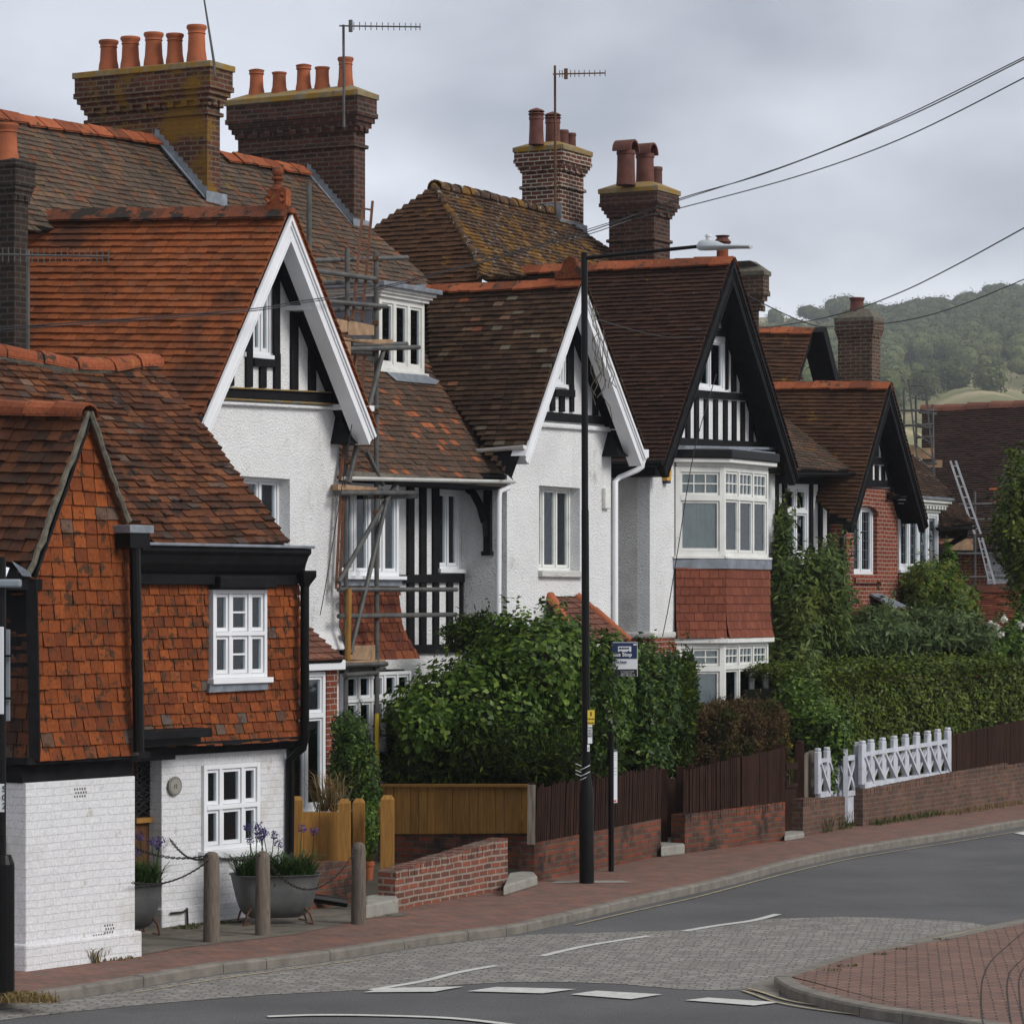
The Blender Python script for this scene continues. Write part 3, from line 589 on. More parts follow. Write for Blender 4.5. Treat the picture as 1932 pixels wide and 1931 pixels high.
# ---------------------------------------------------------------- ground, road, pavements
def struct(o, name=None): o['kind'] = 'structure'; return o
def sheet(pts, z, name, mat, th=.0):
    mb = MB(); P = [Vector((p[0], p[1], z)) for p in pts]
    a = sum(P[i].x*P[(i+1) % len(P)].y-P[(i+1) % len(P)].x*P[i].y for i in range(len(P)))
    if a < 0: P = P[::-1]
    if th: mb.prism(P, (0, 0, -th))
    else: mb.poly(P)
    return struct(mb.build(name, mat))
KP = [(-900,2040),(-300,1945),(0,1903),(200,1873),(400,1839),(503,1827),(649,1808),(815,1782),(937,1767),(982,1760),(1080,1738),(1174,1716),(1377,1669),(1507,1634),(1640,1607),(1816,1579),(1932,1558),(2300,1500),(2900,1430)]
def smooth_line(P, n=6):
    out = []
    for i in range(len(P)-1):
        p0 = P[max(i-1, 0)]; p1 = P[i]; p2 = P[i+1]; p3 = P[min(i+2, len(P)-1)]
        for k in range(n):
            t = k/n; out.append(.5*((2*p1)+(p2-p0)*t+(2*p0-5*p1+4*p2-p3)*t*t+(3*p1-p0-3*p2+p3)*t**3))
    return out+[P[-1]]
KW = smooth_line([G(x, y, 0) for x, y in KP])
def offset(P, d):
    out = []
    for i, p in enumerate(P):
        t = (P[min(i+1, len(P)-1)]-P[max(i-1, 0)]).normalized(); out.append(p+Vector((-t.y, t.x, 0))*d)
    return out
def kerb(P, w, z, name, seg=5):
    mb = MB(); I = offset(P, w); I2 = offset(P, .018); rows = []
    for p, q2, q in zip(P, I2, I):
        rows.append([Vector((p.x, p.y, -.05)), Vector((p.x, p.y, z-.02)), Vector((q2.x, q2.y, z)), Vector((q.x, q.y, z+.002)), Vector((q.x, q.y, -.05))])
    # split into kerbstones with fine joints
    k = 0
    while k < len(rows)-1:
        e_ = min(k+seg, len(rows)-1); R = [r for r in rows[k:e_+1]]
        d = (R[0][0]-R[1][0]).normalized()*-.004; jj = (random.random()-.5)*.006
        R[0] = [q+d for q in R[0]]; d2 = (R[-1][0]-R[-2][0]).normalized()*-.004; R[-1] = [q+d2 for q in R[-1]]
        R = [[q+Vector((0, 0, jj)) for q in r] for r in R]; mb.grid(R); mb.poly(R[0]); mb.poly(list(reversed(R[-1]))); k = e_
    return struct(mb.build(name, M['kerb']))
sheet([(-80, 2), (80, 2), (80, 130), (-80, 130)], 0, 'road', M['asph'])
kerb(KW, .12, .102, 'kerb')
KI = offset(KW, .12)
sheet([(p.x, p.y) for p in KI]+[(60, 160), (-60, 160), (-60, KI[0].y)], .094, 'garden_ground', M['soil'], th=.12)
# brick pavement: from the kerb back to the foot of the walls
WL = [(-900,1890),(-300,1850),(0,1835),(40,1830),(255,1803),(330,1789),(560,1762),(735,1722),(960,1680),(1010,1662),(1250,1615),(1480,1583),(1630,1557),(1932,1508),(2300,1462),(2900,1400)]
sheet([(p.x, p.y) for p in KI]+[(G(x, y).x-.1, G(x, y).y+.12) for x, y in reversed(WL)], .1, 'pavement', M['pave'], th=.06)
sheet([(G(x, y).x, G(x, y).y) for x, y in [(240,1806),(330,1789),(560,1762),(690,1732),(770,1727),(690,1700),(540,1690),(305,1700),(240,1740)]], .104, 'concrete_forecourt', M['conc'])
# raised table of granite setts
sett = [(-700,1995),(0,1905),(200,1875),(400,1841),(503,1829),(649,1810),(815,1784),(937,1769),(1010,1762),(1060,1761),(1200,1757),(1300,1754),(1380,1745),(1450,1733),(1590,1729),(1700,1732),(1816,1738),(1860,1745),(1800,1800),(1500,1850),(1440,1864),(1366,1868),(1286,1866),(1174,1856),(1060,1852),(940,1853),(875,1857),(687,1867),(503,1876),(300,1892),(120,1910),(-100,1936),(-700,2040)]
sheet([(G(x, y, 0).x, G(x, y, 0).y) for x, y in sett], .004, 'setts_table', M['setts'])
# concrete channel along the right-hand kerb
sheet([(G(x, y, 0).x, G(x, y, 0).y) for x, y in [(1400,1866),(1440,1850),(1530,1822),(1640,1792),(1760,1765),(1880,1743),(1990,1722),(1990,1732),(1860,1752),(1700,1782),(1560,1815),(1470,1845),(1470,1880)]], .008, 'road_channel', M['kerb'])
# road markings
def mark(px, name='road_marking', mat=None, z=.012, label=None):
    o = sheet([(G(x, y, 0).x, G(x, y, 0).y) for x, y in px], z, name, mat or M['mark']); return o
for q in ([(686,1873),(725,1865),(875,1862),(819,1872)], [(881,1871),(937,1863),(1087,1867),(1024,1875)], [(1076,1877),(1125,1870),(1250,1877),(1190,1886)], [(1292,1888),(1336,1883),(1472,1892),(1422,1898)]): mark(q)
def lineband(px, hw, name, mat, z=.010):
    W = smooth_line([G(x, y, 0) for x, y in px]); A = offset(W, hw); B = offset(W, -hw); mb = MB()
    mb.grid([[Vector((a.x, a.y, z)), Vector((b.x, b.y, z))] for a, b in zip(A, B)]); return struct(mb.build(name, mat))
lineband([(505,1919),(600,1916),(711,1917),(850,1922),(960,1934),(1060,1950)], .05, 'road_marking', M['mark'], .013)
lineband([(700,1868),(800,1851),(860,1836),(935,1822)], .045, 'road_marking', M['mark'])
lineband([(1022,1804),(1110,1784),(1225,1766)], .045, 'road_marking', M['mark'])
lineband([(1290,1757),(1350,1747),(1420,1737),(1467,1725)], .05, 'road_marking', M['mark'])
mark([(1913,1572),(1932,1569),(1975,1568),(1975,1574),(1932,1576)])
def yl(off, pts, z=.009): lineband(pts, .019, 'yellow_line', M['marky'], z)
yl(0, [(1085,1745),(1174,1724),(1300,1696),(1377,1676),(1467,1652),(1550,1632),(1640,1614),(1816,1586),(1932,1567),(2100,1541)])
yl(0, [(250,1873),(420,1846),(560,1827),(700,1808)]); 
yl(0, [(1400,1869),(1425,1878),(1470,1893),(1560,1908),(1700,1926),(1850,1950)], .014); yl(0, [(1410,1865),(1440,1874),(1490,1889),(1570,1902),(1710,1920),(1870,1944)], .014)
yl(0, [(1660,1790),(1760,1772),(1860,1752),(1990,1728)], .014)
# right-hand pavement island
IP = [(2700,1600),(2300,1670),(1932,1735),(1855,1749),(1781,1765),(1687,1781),(1587,1801),(1510,1825),(1468,1838)]
up = [G(x, y, .1) for x, y in IP]; lo = [G(x, y, 0) for x, y in [(1461,1862),(1480,1876),(1510,1889),(1560,1903),(1640,1920),(1754,1937),(1932,1966),(2300,2040),(2800,2200)]]
isl = smooth_line([Vector((p.x, p.y, 0)) for p in up+lo], 5)
kerb(isl, .16, .1, 'kerb', seg=4)
I2 = offset(isl, .16); sheet([(p.x, p.y) for p in I2], .098, 'pavement', M['pave2'], th=.06)
for J in ([(1932,1757),(1905,1780),(1871,1811),(1856,1841),(1852,1865),(1852,1908),(1856,1935)], [(1940,1800),(1915,1822),(1905,1835),(1900,1861),(1903,1895),(1908,1930)], [(1950,1808),(1932,1826),(1923,1848),(1924,1880),(1928,1911),(1932,1930)]):
    Q = smooth_line([G(x, y, .1) for x, y in J]); mb = MB(); A = offset(Q, .005); B = offset(Q, -.005); mb.grid([[Vector((a.x, a.y, .1035)), Vector((b.x, b.y, .1035))] for a, b in zip(A, B)]); struct(mb.build('paving_joint', M['dark']))
# ---------------------------------------------------------------- far hills
SK = [(900,640),(1300,622),(1423,603),(1533,597),(1580,582),(1640,590),(1670,592),(1738,568),(1771,572),(1835,558),(1908,543),(1960,546),(2300,520),(2900,560)]
def sky_y(x): 
    for (a, b), (c, d) in zip(SK, SK[1:]):
        if a <= x <= c: return b+(d-b)*(x-a)/(c-a)
    return 600
YS = [130,300,450,600,700,800,900,1000,1100,1200,1300,1450]
def hz(xp, Y):                                     # hill height seen along column xp at depth Y
    ys = sky_y(xp)+(4 if xp < 1600 else 4+min(18, (xp-1600)*.2))
    if Y <= 450: k = (Y-130)/320; return max(0, k)*zat(830, 450)
    if Y <= 1300: k = ((Y-450)/850)**.9; y = 830+(ys-830)*k; return zat(y, Y)
    return zat(ys, 1300)-(Y-1300)*.15
mb = MB(); P = []
for Y in [130,200,300,380]+list(range(450,1460,30)):
    P.append([Vector(((xp-CX)/F*Y, Y, hz(xp, Y)+ (2.2*math.sin(xp*.02+Y*.013) if Y > 450 else 0))) for xp in range(900, 2900, 25)])
mb.grid(P)
m_, t_, b_ = new('downland_fields'); f_ = noise(t_, .011, 4, .5)
c_ = ramp(t_, f_, [(.40, (.13,.14,.045)), (.48, (.20,.185,.07)), (.54, (.16,.165,.055)), (.62, (.34,.28,.15))]); t_.links.new(c_, b_.inputs['Base Color']); b_.inputs['Roughness'].default_value = 1
struct(mb.build('hills', m_, smooth=True))
SPH = []
for i in range(6):
    for j in range(9):
        a0, a1 = math.pi*(i/6-.5), math.pi*((i+1)/6-.5); b0, b1 = 2*math.pi*j/9, 2*math.pi*(j+1)/9
        SPH.append([[math.cos(a)*math.cos(b), math.cos(a)*math.sin(b), math.sin(a)] for a, b in ((a0,b0),(a0,b1),(a1,b1),(a1,b0))])
SPH = np.array(SPH)
def hilltree(x, y, Y, r, n=260, seed=0, tall=1.0):   # leaf clumps of one crown
    base = hz(x, Y); X = (x-CX)/F*Y; Vs = []
    k = 4
    for i in range(k):
        a = random.random()*6.28; q = r*.45*random.random(); rr = r*(.62+.3*random.random())
        cc_ = (X+q*math.cos(a), Y+q*math.sin(a), base+r*(.75+.35*random.random())*tall); P_, D_ = blobpts(cc_, (rr, rr, rr*.85*tall), n//k, seed+i, inner=.7); Vs.append(SPH*np.array([rr, rr, rr*.85*tall])*.70+np.array(cc_))
        Vs.append(leaves(P_, D_, r*.15, .85, 0, .55))
    return np.concatenate(Vs)
VW = []; VP_ = []
for i in range(2300):
    Y = 560+740*random.random()**.8; x = 1380+620*random.random()
    yb = HY-(hz(x, Y)-EYE)/Y*F
    fld = (1690 < x < 1970 and 700 < yb < 850) and not (1790 < x < 1850 and yb < 715)
    keep = (.8 if yb < 665 else .5) if not fld else .02
    if fld and yb > 800: keep = .06
    if x < 1575 and yb < 650: keep = .03
    if random.random() > keep: continue
    (VP_ if (yb > 655 and random.random() < .45) else VW).append(hilltree(x, 0, Y, 2.8+3.0*random.random(), 200, i))
o = quad_mesh('woodland', np.concatenate(VP_), M['lHillP']); tag(o, 'paler green scattered trees on the lower slope of the distant hill', kind='stuff')
o = quad_mesh('woodland', np.concatenate(VW), M['lHill']); tag(o, 'hazy dark woodland covering the distant hillside', kind='stuff')
for i, (x, y, r, pale, lab) in enumerate([(1668,690,9,1,'pale green tree on the hillside right of the brown brick stack'),(1742,712,7,0,'round dark tree standing alone in the yellow hill field'),(1770,705,5,0,'small dark tree right of the round one in the hill field'),(1725,684,5,0,'small tree at the left end of the dry hill field'),(1757,676,6,1,'one of the small trees along the pale strip on the hill'),(1815,660,11,1,'large pale green tree in the middle of the hillside'),(1800,742,9,0,'bushy hill tree just above the long dark roof'),(1748,752,8,0,'grey green hill tree above the left end of the long dark roof'),(1862,745,9,1,'pale tree above the long dark roof below the hill wood')]):
    # find depth where the slope shows at this pixel
    best = min(range(460, 1290, 5), key=lambda Y: abs(HY-(hz(x, Y)-EYE)/Y*F-y-8)); Xw = (x-CX)/F*best; b0 = hz(x, best)
    t = thing('hill_tree', lab, 'tree', (Xw, best, b0), 'single trees on the distant hillside')
    quad_mesh('crown', hilltree(x, 0, best, r*.55, 900, i*3.3), M['lHillP' if pale else 'lHill'], t)
    MB().tube([(Xw, best, b0-.5), (Xw+.2, best, b0+r*.45)], [r*.035, r*.025], 7).build('trunk', M['bark'], t)
# ---------------------------------------------------------------- haze
hb = MB(); hx0, hx1, hy0, hy1, hz0, hz1 = -300, 700, -60, 1500, -1.2, 190
P = [Vector((hx0,hy0,hz0)), Vector((hx1,hy0,hz0)), Vector((hx1,hy1,hz0)), Vector((hx0,hy1,hz0))]; hb.prism(P, (0,0,hz1-hz0))
hm = bpy.data.materials.new('haze_air'); hm.use_nodes = True; ht = hm.node_tree; ht.nodes.clear(); ho = ht.nodes.new('ShaderNodeOutputMaterial'); hv = ht.nodes.new('ShaderNodeVolumePrincipled')
hv.inputs['Color'].default_value = (.86,.90,1,1); hv.inputs['Density'].default_value = .00022; hv.inputs['Anisotropy'].default_value = .1
ht.links.new(hv.outputs[0], ho.inputs['Volume']); HZ = hb.build('haze', hm); HZ['kind'] = 'stuff'; HZ['label'] = 'thin pale haze in the air over the village and hills'
# ---------------------------------------------------------------- frames of the street fronts
FB = Fr((-2.282, 42), 28)                          # terrace fronts
g0 = G(540, 1720); FC = Fr(g0, 36)                 # cottage front
g1 = G(255, 1803); FD = Fr(g1, 36)                 # cottage cross wing
class VP:                                          # vertical plane usable like a roof plane
    def __init__(s, fr, o): s.fr = fr; s.oo = o
    def px(s, x, y): return s.fr.O(x, y, s.oo)
    def uv(s, p): q = s.fr.st(p); return (q[0], q[2])
    def fn(s, u, v, h): return s.fr.S(u, s.oo-h, v)
class VT:
    def __init__(s, fr, t): s.fr = fr; s.t = t
    def px(s, x, y): return s.fr.T(x, y, s.t)
    def uv(s, p): q = s.fr.st(p); return (-q[1], q[2])
    def fn(s, u, v, h): return s.fr.S(s.t-h, -u, v)
def hung(parent, pl, pxs, gauge, width, mat, name='hung_tiles', jit=1.0, flare=None, th=.014, rag=0):
    poly = [pl.uv(pl.px(*p)) for p in pxs]; fn = pl.fn
    if flare: zb, hh, f = flare; fn = lambda u, v, h: pl.fn(u, v, h+(f*max(0, 1-(v-zb)/hh)**2))
    return tilefill(name, fn, poly, gauge, width, mat, parent, jit=jit*.75, th=th*1.25, rag=rag, gapw=.005)
# ================================================================ tile-hung cottage
cot = thing('tile_hung_cottage', 'old cottage hung with orange tiles above white painted brick at the left', 'cottage', (g1.x, g1.y, .1))
# --- cross wing (left)
tL = FD.o(49, 1800, 0)[0]; zt = FD.o(150, 1470, 0)[2]; zj = FD.o(150, 1430, -.06)[2]
wallL = MB(); wallL.box(FD, tL, 0, 0, 2.6, .0, zt)
wl = wallL.build('brick_base', M['bWhite'], cot, bevel=.01)
MB().box(FD, tL-.05, .05, -.05, 2.6, .0, FD.o(150, 1768, 0)[2]).build('plinth', M['bWhite'], cot, bevel=.02)
MB().prism([FD.S(tL-.02, .25, .1), FD.S(tL-.34, .25, .1), FD.S(tL-.34, .25, FD.o(30, 1670, .3)[2]), FD.S(tL-.02, .25, FD.o(30, 1570, .3)[2])], FD.n*1.2).build('buttress', M['bWhite'], cot, bevel=.02)
MB().box(FD, tL-.02, -.01, .03, 2.6, zt, zj+.02).build('bressummer_beam', M['black'], cot)
m = MB(); m.box(FD, tL-.1, .09, -.12, 2.6, zj-.03, zj+.03); m.build('jetty_board', M['black'], cot)
V1 = VP(FD, -.06); gp = [(168,792),(240,990),(250,1420),(62,1436),(55,1090)]
hung(cot, V1, gp, .135, .165, M['tWall'], jit=1.5, flare=(zj, .7, .06), rag=.01)
core = [V1.uv(V1.px(*p)) for p in gp]; MB().prism([FD.S(u, -.05, z) for u, z in core], FD.n*.3).build('gable_wall', M['black'], cot)
tC = FD.o(60, 1200, -.06)[0]
hung(cot, VT(FD, tC), [(60,1092),(60,1436),(8,1440),(-80,1450),(-80,1085)], .128, .165, M['tCot'], jit=1.5)
MB().box(FD, tC+.02, tC+.04, -.04, 2.6, zj, FD.o(60, 1088, -.06)[2]).build('side_wall', M['black'], cot)
m = MB(); a = FD.O(62, 1100, -.1); m.bar(FD.O(60, 1095, -.1), FD.O(66, 1434, -.1), .1, .08); m.build('corner_post', M['black'], cot)
m = MB(); m.tube([FD.O(76, 1096, -.16), FD.O(78, 1434, -.16)], .02, 8); 
# wing roof
rf = FD.O(167, 772, -.14); tp = FD.st(rf)[0]; rb = FD.T(-90, 768, tp); el = FD.O(57, 1084, -.14)
pl = Plane(rb, rf, el)
roof(cot, 'roof_tiles', pl, [(-90,770),(166,776),(57,1084),(30,1068),(-90,1040)], .118, .165, M['tCot'], thick=.03, jit=1.6, sagf=lambda u, v: .012*math.sin(u*2.3)+.01*math.sin(v*3+u))
ridge(cot, rb, rf, M['ridge'], r=.13, seg=.34)
m = MB()
for a, b in (((168,776),(55,1085)), ((170,778),(241,985))):
    A = FD.O(*a, -.14); B = FD.O(*b, -.14)
    n_ = 14; pts = [A+(B-A)*i/n_ + Vector((random.uniform(-.012,.012), 0, random.uniform(-.012,.012))) for i in range(n_+1)]; m.tube(pts, [.026+random.random()*.010 for _ in pts], 6)
m.build('verge_mortar', M['mortar'], cot)
# right-hand slope of the wing
er = FD.O(242, 990, -.14); A2 = FD.T(-90, 768, tp); MB().prism([rf, er, er+FD.n*2.6, rf+FD.n*2.6], Vector((0,0,-.06))).build('roof_deck', M['tCot'], cot)
# lead valley at the foot of the left slope
m = MB(); m.prism([pl.fn(*pl.uv(pl.px(*q)), .03) for q in ((28,1062),(58,1080),(64,1092),(48,1090))], pl.n*.02); m.build('lead_valley', M['lead'], cot)
m = MB(); m.box(FD, tC-.35, tC+.1, -.1, 1.5, FD.o(60, 1112, -.1)[2], FD.o(60, 1092, -.1)[2]); m.build('eaves_board', M['black'], cot)
# --- main range
oE = -.36; te = FC.o(546, 1024, oE)[0]; rr = FC.T(292, 686, te); o_r = FC.st(rr)[1]; rl = FC.O(-120, 664, o_r); ee = FC.O(546, 1024, oE)
pl2 = Plane(rl, rr, ee)
verge = [(292,690),(300,700),(336,745),(367,782),(400,821),(446,895),(475,932),(500,963),(525,998),(546,1024)]
roof(cot, 'roof_tiles', pl2, [(-120,672),(0,672),(70,684),(133,695),(200,697),(262,688)]+verge+[(400,1026),(272,1020),(180,1014),(-120,1000)], .105, .165, M['tCot'], jit=1.7, sagf=lambda u, v: .02*math.sin(u*1.3)+.012*math.sin(v*2.4+u*.7), rag=.012)
rp = [pl2.px(*q) for q in ((-120,668),(0,662),(70,674),(133,686),(200,688),(250,680),(292,678))]
rd_m = MB()
for a, b in zip(rp, rp[1:]): ridge(cot, a, b, M['ridge'], r=.13, seg=.30)
m = MB(); m.tube([pl2.px(*q) for q in ((-120,680),(0,676),(70,686),(133,698),(200,700),(250,692),(292,690))], .045, 6); m.build('ridge_bedding', M['mortar'], cot)
# end wall under the verge (hidden side), front walls
wbox = [pbox(FC, -.17, 396, 1112, 498, 1278)]
lowb = pbox(FC, 0, 380, 1440, 486, 1600)
tl2 = FC.o(305, 1740, 0)[0]; tr2 = 0.0; ztop = FC.o(420, 1418, 0)[2]; tj = FC.o(566, 1395, -.17)[0]; ztj = FC.o(420, 1404, -.17)[2]; zcv = FC.o(420, 1090, -.17)[2]
wall(cot, FC, 0, [(tl2, .02), (tr2, .02), (tr2, ztop), (tl2, ztop)], [lowb], M['bWhite'], name='brick_front')
MB().box(FC, tl2-.03, tr2+.03, -.035, .2, .03, FC.o(420, 1700, 0)[2]).build('plinth', M['bWhite'], cot, bevel=.015)
MB().box(FC, tl2-.1, tj, -.1, .3, ztop, ztj-.001).build('bressummer_beam', M['black'], cot)
MB().box(FC, tl2-.4, tj+.03, -.26, .1, ztj, ztj+.05).build('jetty_board', M['black'], cot)
tl3 = FC.o(262, 1200, -.17)[0]
wall(cot, FC, -.15, [(tl3, ztj+.05), (tj-.02, ztj+.05), (tj-.02, zcv+.1), (tl3, zcv+.1)], wbox, M['black'], name='upper_wall', thick=.3)
# hung tiles around the window: left, right and below
V2 = VP(FC, -.17); fl = (ztj, .6, .07)
hung(cot, V2, [(262,1082),(392,1088),(392,1300),(392,1403),(262,1408)], .115, .155, M['tWall'], jit=1.5, flare=fl)
hung(cot, V2, [(392,1300),(502,1298),(502,1399),(392,1403)], .115, .155, M['tWall'], jit=1.5, flare=fl)
hung(cot, V2, [(502,1096),(564,1098),(568,1394),(502,1399)], .115, .155, M['tWall'], jit=1.5, flare=fl, rag=.008)
w1 = window(cot, FC, -.22, wbox[0], (1,1.25,1), rows=((1,1,1),(1,1,1)), midbars=True, cur=('curtain', ((0,.26),(.76,1))), name='window')
w2 = window(cot, FC, -.04, lowb, (1,1.5,1), rows=((1,1,1),(1,1,1)), cur=('curtaind', ((.0,.2),(.42,.7),(.8,1))), name='window', sill=.09, fw=.05)
pxprism(MB(), FC, -.2, [(396,1280),(500,1278),(503,1300),(390,1306)], .03).build('lead_apron', M['lead'], cot)
MB().box(FC, wbox[0][0]-.02, wbox[0][1]+.04, -.34, -.1, wbox[0][3]+.01, wbox[0][3]+.15).build('window_hood', M['black'], cot, bevel=.02)
# coved cornice
tg0 = FC.o(270, 1030, -.45)[0]; tg1 = FC.o(588, 1040, -.45)[0]; zg = FC.o(430, 1032, -.45)[2]
prof = [(-.45,0),(-.45,-.05),(-.41,-.09),(-.37,-.18),(-.31,-.25),(-.26,-.29),(-.26,-.40),(.1,-.42),(.1,0)]
m = MB(); m.prism([FC.S(tg0, o, zg+z) for o, z in prof], FC.d*(tg1-tg0)); m.build('cornice', M['black'], cot, bevel=.006)
m = MB(); m.box(FC, tg0, tg1+.02, -.49, -.30, zg+.002, zg+.035); m.build('lead_gutter', M['lead'], cot, bevel=.01)
m = MB(); A = FC.O(575, 1045, -.3); m.tube([A, FC.O(570, 1078, -.3)], .03); p = FC.O(575, 1093, -.3)
m.lathe(p-Vector((0,0,.1)), [(.045,0),(.06,.04),(.13,.13),(.13,.2)], 4); m.tube([p-Vector((0,0,.08)), FC.O(575,1390,-.3), FC.O(571,1410,-.25), FC.O(548,1432,-.05), FC.O(546,1720,-.05)], .05, 10); m.build('downpipe', M['blackgloss'], cot, smooth=True)
m = MB(); q = FD.O(253, 1002, -.2); m.box(FD, FD.st(q)[0]-.14, FD.st(q)[0]+.14, -.28, -.08, q.z-.16, q.z-.02); m.tube([FD.O(254,1010,-.2), FD.O(259,1250,-.2), FD.O(262,1418,-.2)], .055, 10); m.build('downpipe', M['blackgloss'], cot)
MB().box(FD, FD.st(q)[0]-.16, FD.st(q)[0]+.18, -.3, -.06, q.z-.02, q.z+.06).build('lead_hopper', M['lead'], cot, bevel=.01)
# door, recess and canopy
do = .22; a = FC.o(246, 1560, do); b = FC.o(300, 1560, do); zd = FC.o(270, 1410, do)[2]
MB().box(FC, a[0]-.6, b[0]+.1, do+.02, do+.2, .1, zd).build('porch_back', M['black'], cot)
dr = MB().box(FC, a[0]-.1, b[0]-.12, do-.04, do+.02, .14, zd-.15).build('door', M['door'], cot)
m = MB(); x0, x1 = a[0]+.02, b[0]-.2; z0, z1 = FC.o(262, 1540, do)[2], FC.o(262, 1420, do)[2]
MB().box(FC, x0, x1, do-.05, do-.041, z0, z1).build('leaded_pane', M['glass'], dr)
for k in range(9):
    zz = z0+(z1-z0)*k/9; m.bar(FC.S(x0, do-.055, zz), FC.S(x1, do-.055, zz+(z1-z0)/9*1.6), .012); m.bar(FC.S(x1, do-.055, zz), FC.S(x0, do-.055, zz+(z1-z0)/9*1.6), .012)
m.build('leading', M['chain'], dr)
MB().box(FC, x0-.03, x1+.3, do-.1, do-.04, z0-.06, z0-.01).build('letter_rail', M['pine'], dr)
m = MB(); m.tube([FC.S(x1+.08, do-.1, z0-.22), FC.S(x1+.08, do-.04, z0-.22)], .03, 10); m.build('door_knob', M['chain'], dr)
MB().box(FC, b[0]-.1, b[0]+.02, do-.16, do+.02, .1, zd).build('door_post', M['black'], cot)
a_ = FC.o(262, 1385, -.45); b_ = FC.o(394, 1385, -.45); m = MB(); m.box(FC, a_[0], b_[0], -.5, .1, a_[2]-.06, a_[2]+.035); m.build('porch_canopy', M['black'], cot, bevel=.01); m = MB(); m.box(FC, a_[0]+.05, b_[0]-.07, -.4, .1, a_[2]-.14, a_[2]-.061); m.build('canopy_moulding', M['blackgloss'], cot)
m = MB(); m.box(FC, a_[0]+.05, b_[0]-.25, -.2, .1, a_[2]-.30, a_[2]-.141); m.build('canopy_frieze', M['black'], cot)
# plaque
pq = FC.O(329, 1482, -.02)
m = MB(); pts = [pq+FC.d*.105*math.cos(k*math.pi/12)+Vector((0,0,.085*math.sin(k*math.pi/12)*1.2)) for k in range(24)]; m.prism(pts, -FC.n*.018)
plq = m.build('plaque', M['stone'], cot, bevel=.004)
text('12', .06, M['signb'], cot, pq-FC.n*.02-FC.d*.032-Vector((0,0,.022)), FC.d, (0,0,1), name='house_number')
m = MB(); 
for k in range(24):
    a_ = k*math.pi/12; m.bar(pq-FC.n*.02+FC.d*.085*math.cos(a_)+Vector((0,0,.085*math.sin(a_))), pq-FC.n*.022+FC.d*.095*math.cos(a_)+Vector((0,0,.095*math.sin(a_))), .006)
m.build('plaque_ring', M['signb'], cot)
# air bricks as dimples
m = MB()
for (x, y, c_, r_) in ((140,1490,5,3),(176,1766,5,3),(197,1747,4,4)):
    for i in range(c_):
        for j in range(r_): m.box(FD, FD.o(x, y, 0)[0]+i*.035+(j % 2)*.015, FD.o(x, y, 0)[0]+i*.035+.012+(j % 2)*.015, -.006, .0, FD.o(x, y, 0)[2]-j*.035, FD.o(x, y, 0)[2]-j*.035+.018)
m.build('air_brick', M['mortar'], cot)
m = MB(); p = FC.O(338, 1722, -.05); m.tube([FC.O(322,1722,-.06), FC.O(344,1720,-.06), FC.O(352,1716,-.06)], .012); m.tube([FC.O(353,1712,-.06), FC.O(354,1748,-.06)], .012); m.build('boot_scraper', M['chain'], cot)
# black brick stack behind the wing
tc = FB.st(Yd(27, 320, 40.0))[0]
c0, ci = chimney(cot, FB, tc, -60, 27, 53, 302, 700, M['bBlk'], (.5, .07), M['bBlk'], 0)
pp = Yd(12, 298, 40.2); pot(cot, (pp.x, pp.y, ci[4]-.05), .5, .155, M['pot'], 'roll').parent = c0
# ================================================================ first roughcast house (orange wing) with the long grey roof
hB = thing('roughcast_house', 'white roughcast house with steep orange tiled gable wing and white bargeboards', 'house', tuple(FB.S(-1, 0, .1)))
def wing(par, pk, fl, fr_, oF, tile, gauge, ridgey, sag=None, rm=None, poly=None, ang=True, rr=.14, rseg=.34):
    P = FB.O(pk[0], pk[1], oF); E = FB.O(fl[0], fl[1], oF); R = FB.O(fr_[0], fr_[1], oF); t0 = FB.st(P)[0]; Bk = FB.T(ridgey[0], ridgey[1], t0)
    pl = Plane(Bk, P, E); roof(par, 'roof_tiles', pl, poly, gauge, .165, tile, sagf=sag, jit=.8)
    ridge(par, Bk, P+Vector((0,0,.0)), rm or M['ridge'], r=rr, seg=rseg, ang=ang)
    # right-hand slope: verge tiles standing at the front and a deck behind
    dp = (R-P).normalized(); nn = dp.cross(FB.n).normalized(); nn = nn if nn.z > 0 else -nn
    MB().prism([P-FB.n*0, R, R+FB.n*3.5, P+FB.n*3.5], nn*.05).build('roof_deck', tile, par)
    m = MB(); n_ = int((R-P).length/gauge)
    for i in range(n_):
        a = P+dp*((R-P).length*i/n_)+nn*.055; b = P+dp*((R-P).length*(i+1)/n_)+nn*.075; m.prism([a-FB.n*.03, b-FB.n*.03, b+FB.n*.5, a+FB.n*.5], nn*.014)
    m.build('verge_tiles', tile, par)
    return P, E, R, pl, nn
def barge(par, P, E, R, mat, wd, dep, drop=0, name='bargeboard', ext=0):
    for k, (A, B) in enumerate(((P, E), (P, R))):
        d = (B-A).normalized(); n_ = d.cross(FB.n).normalized(); n_ = n_ if n_.z < 0 else -n_; B2 = B+d*ext
        A = A+n_*.0; m = MB(); up = Vector((0,0,1)); c = wd/abs(n_.z)          # vertical drop of the board's lower edge
        # mitre at the peak
        a0 = A; a1 = A-up*c; b1 = B2+n_*wd; b0 = B2
        m.prism([a0, a1, b1, b0], FB.n*dep)
        off = -FB.n*.035
        for (s0, s1, pj) in ((0, .22, .035), (.30, .40, .018), (.86, 1, .015)):
            m.prism([A-up*c*s0-FB.n*pj, A-up*c*s1-FB.n*pj, B2+n_*wd*s1-FB.n*pj, B2+n_*wd*s0-FB.n*pj], FB.n*pj)
        m.build(name, mat, par)
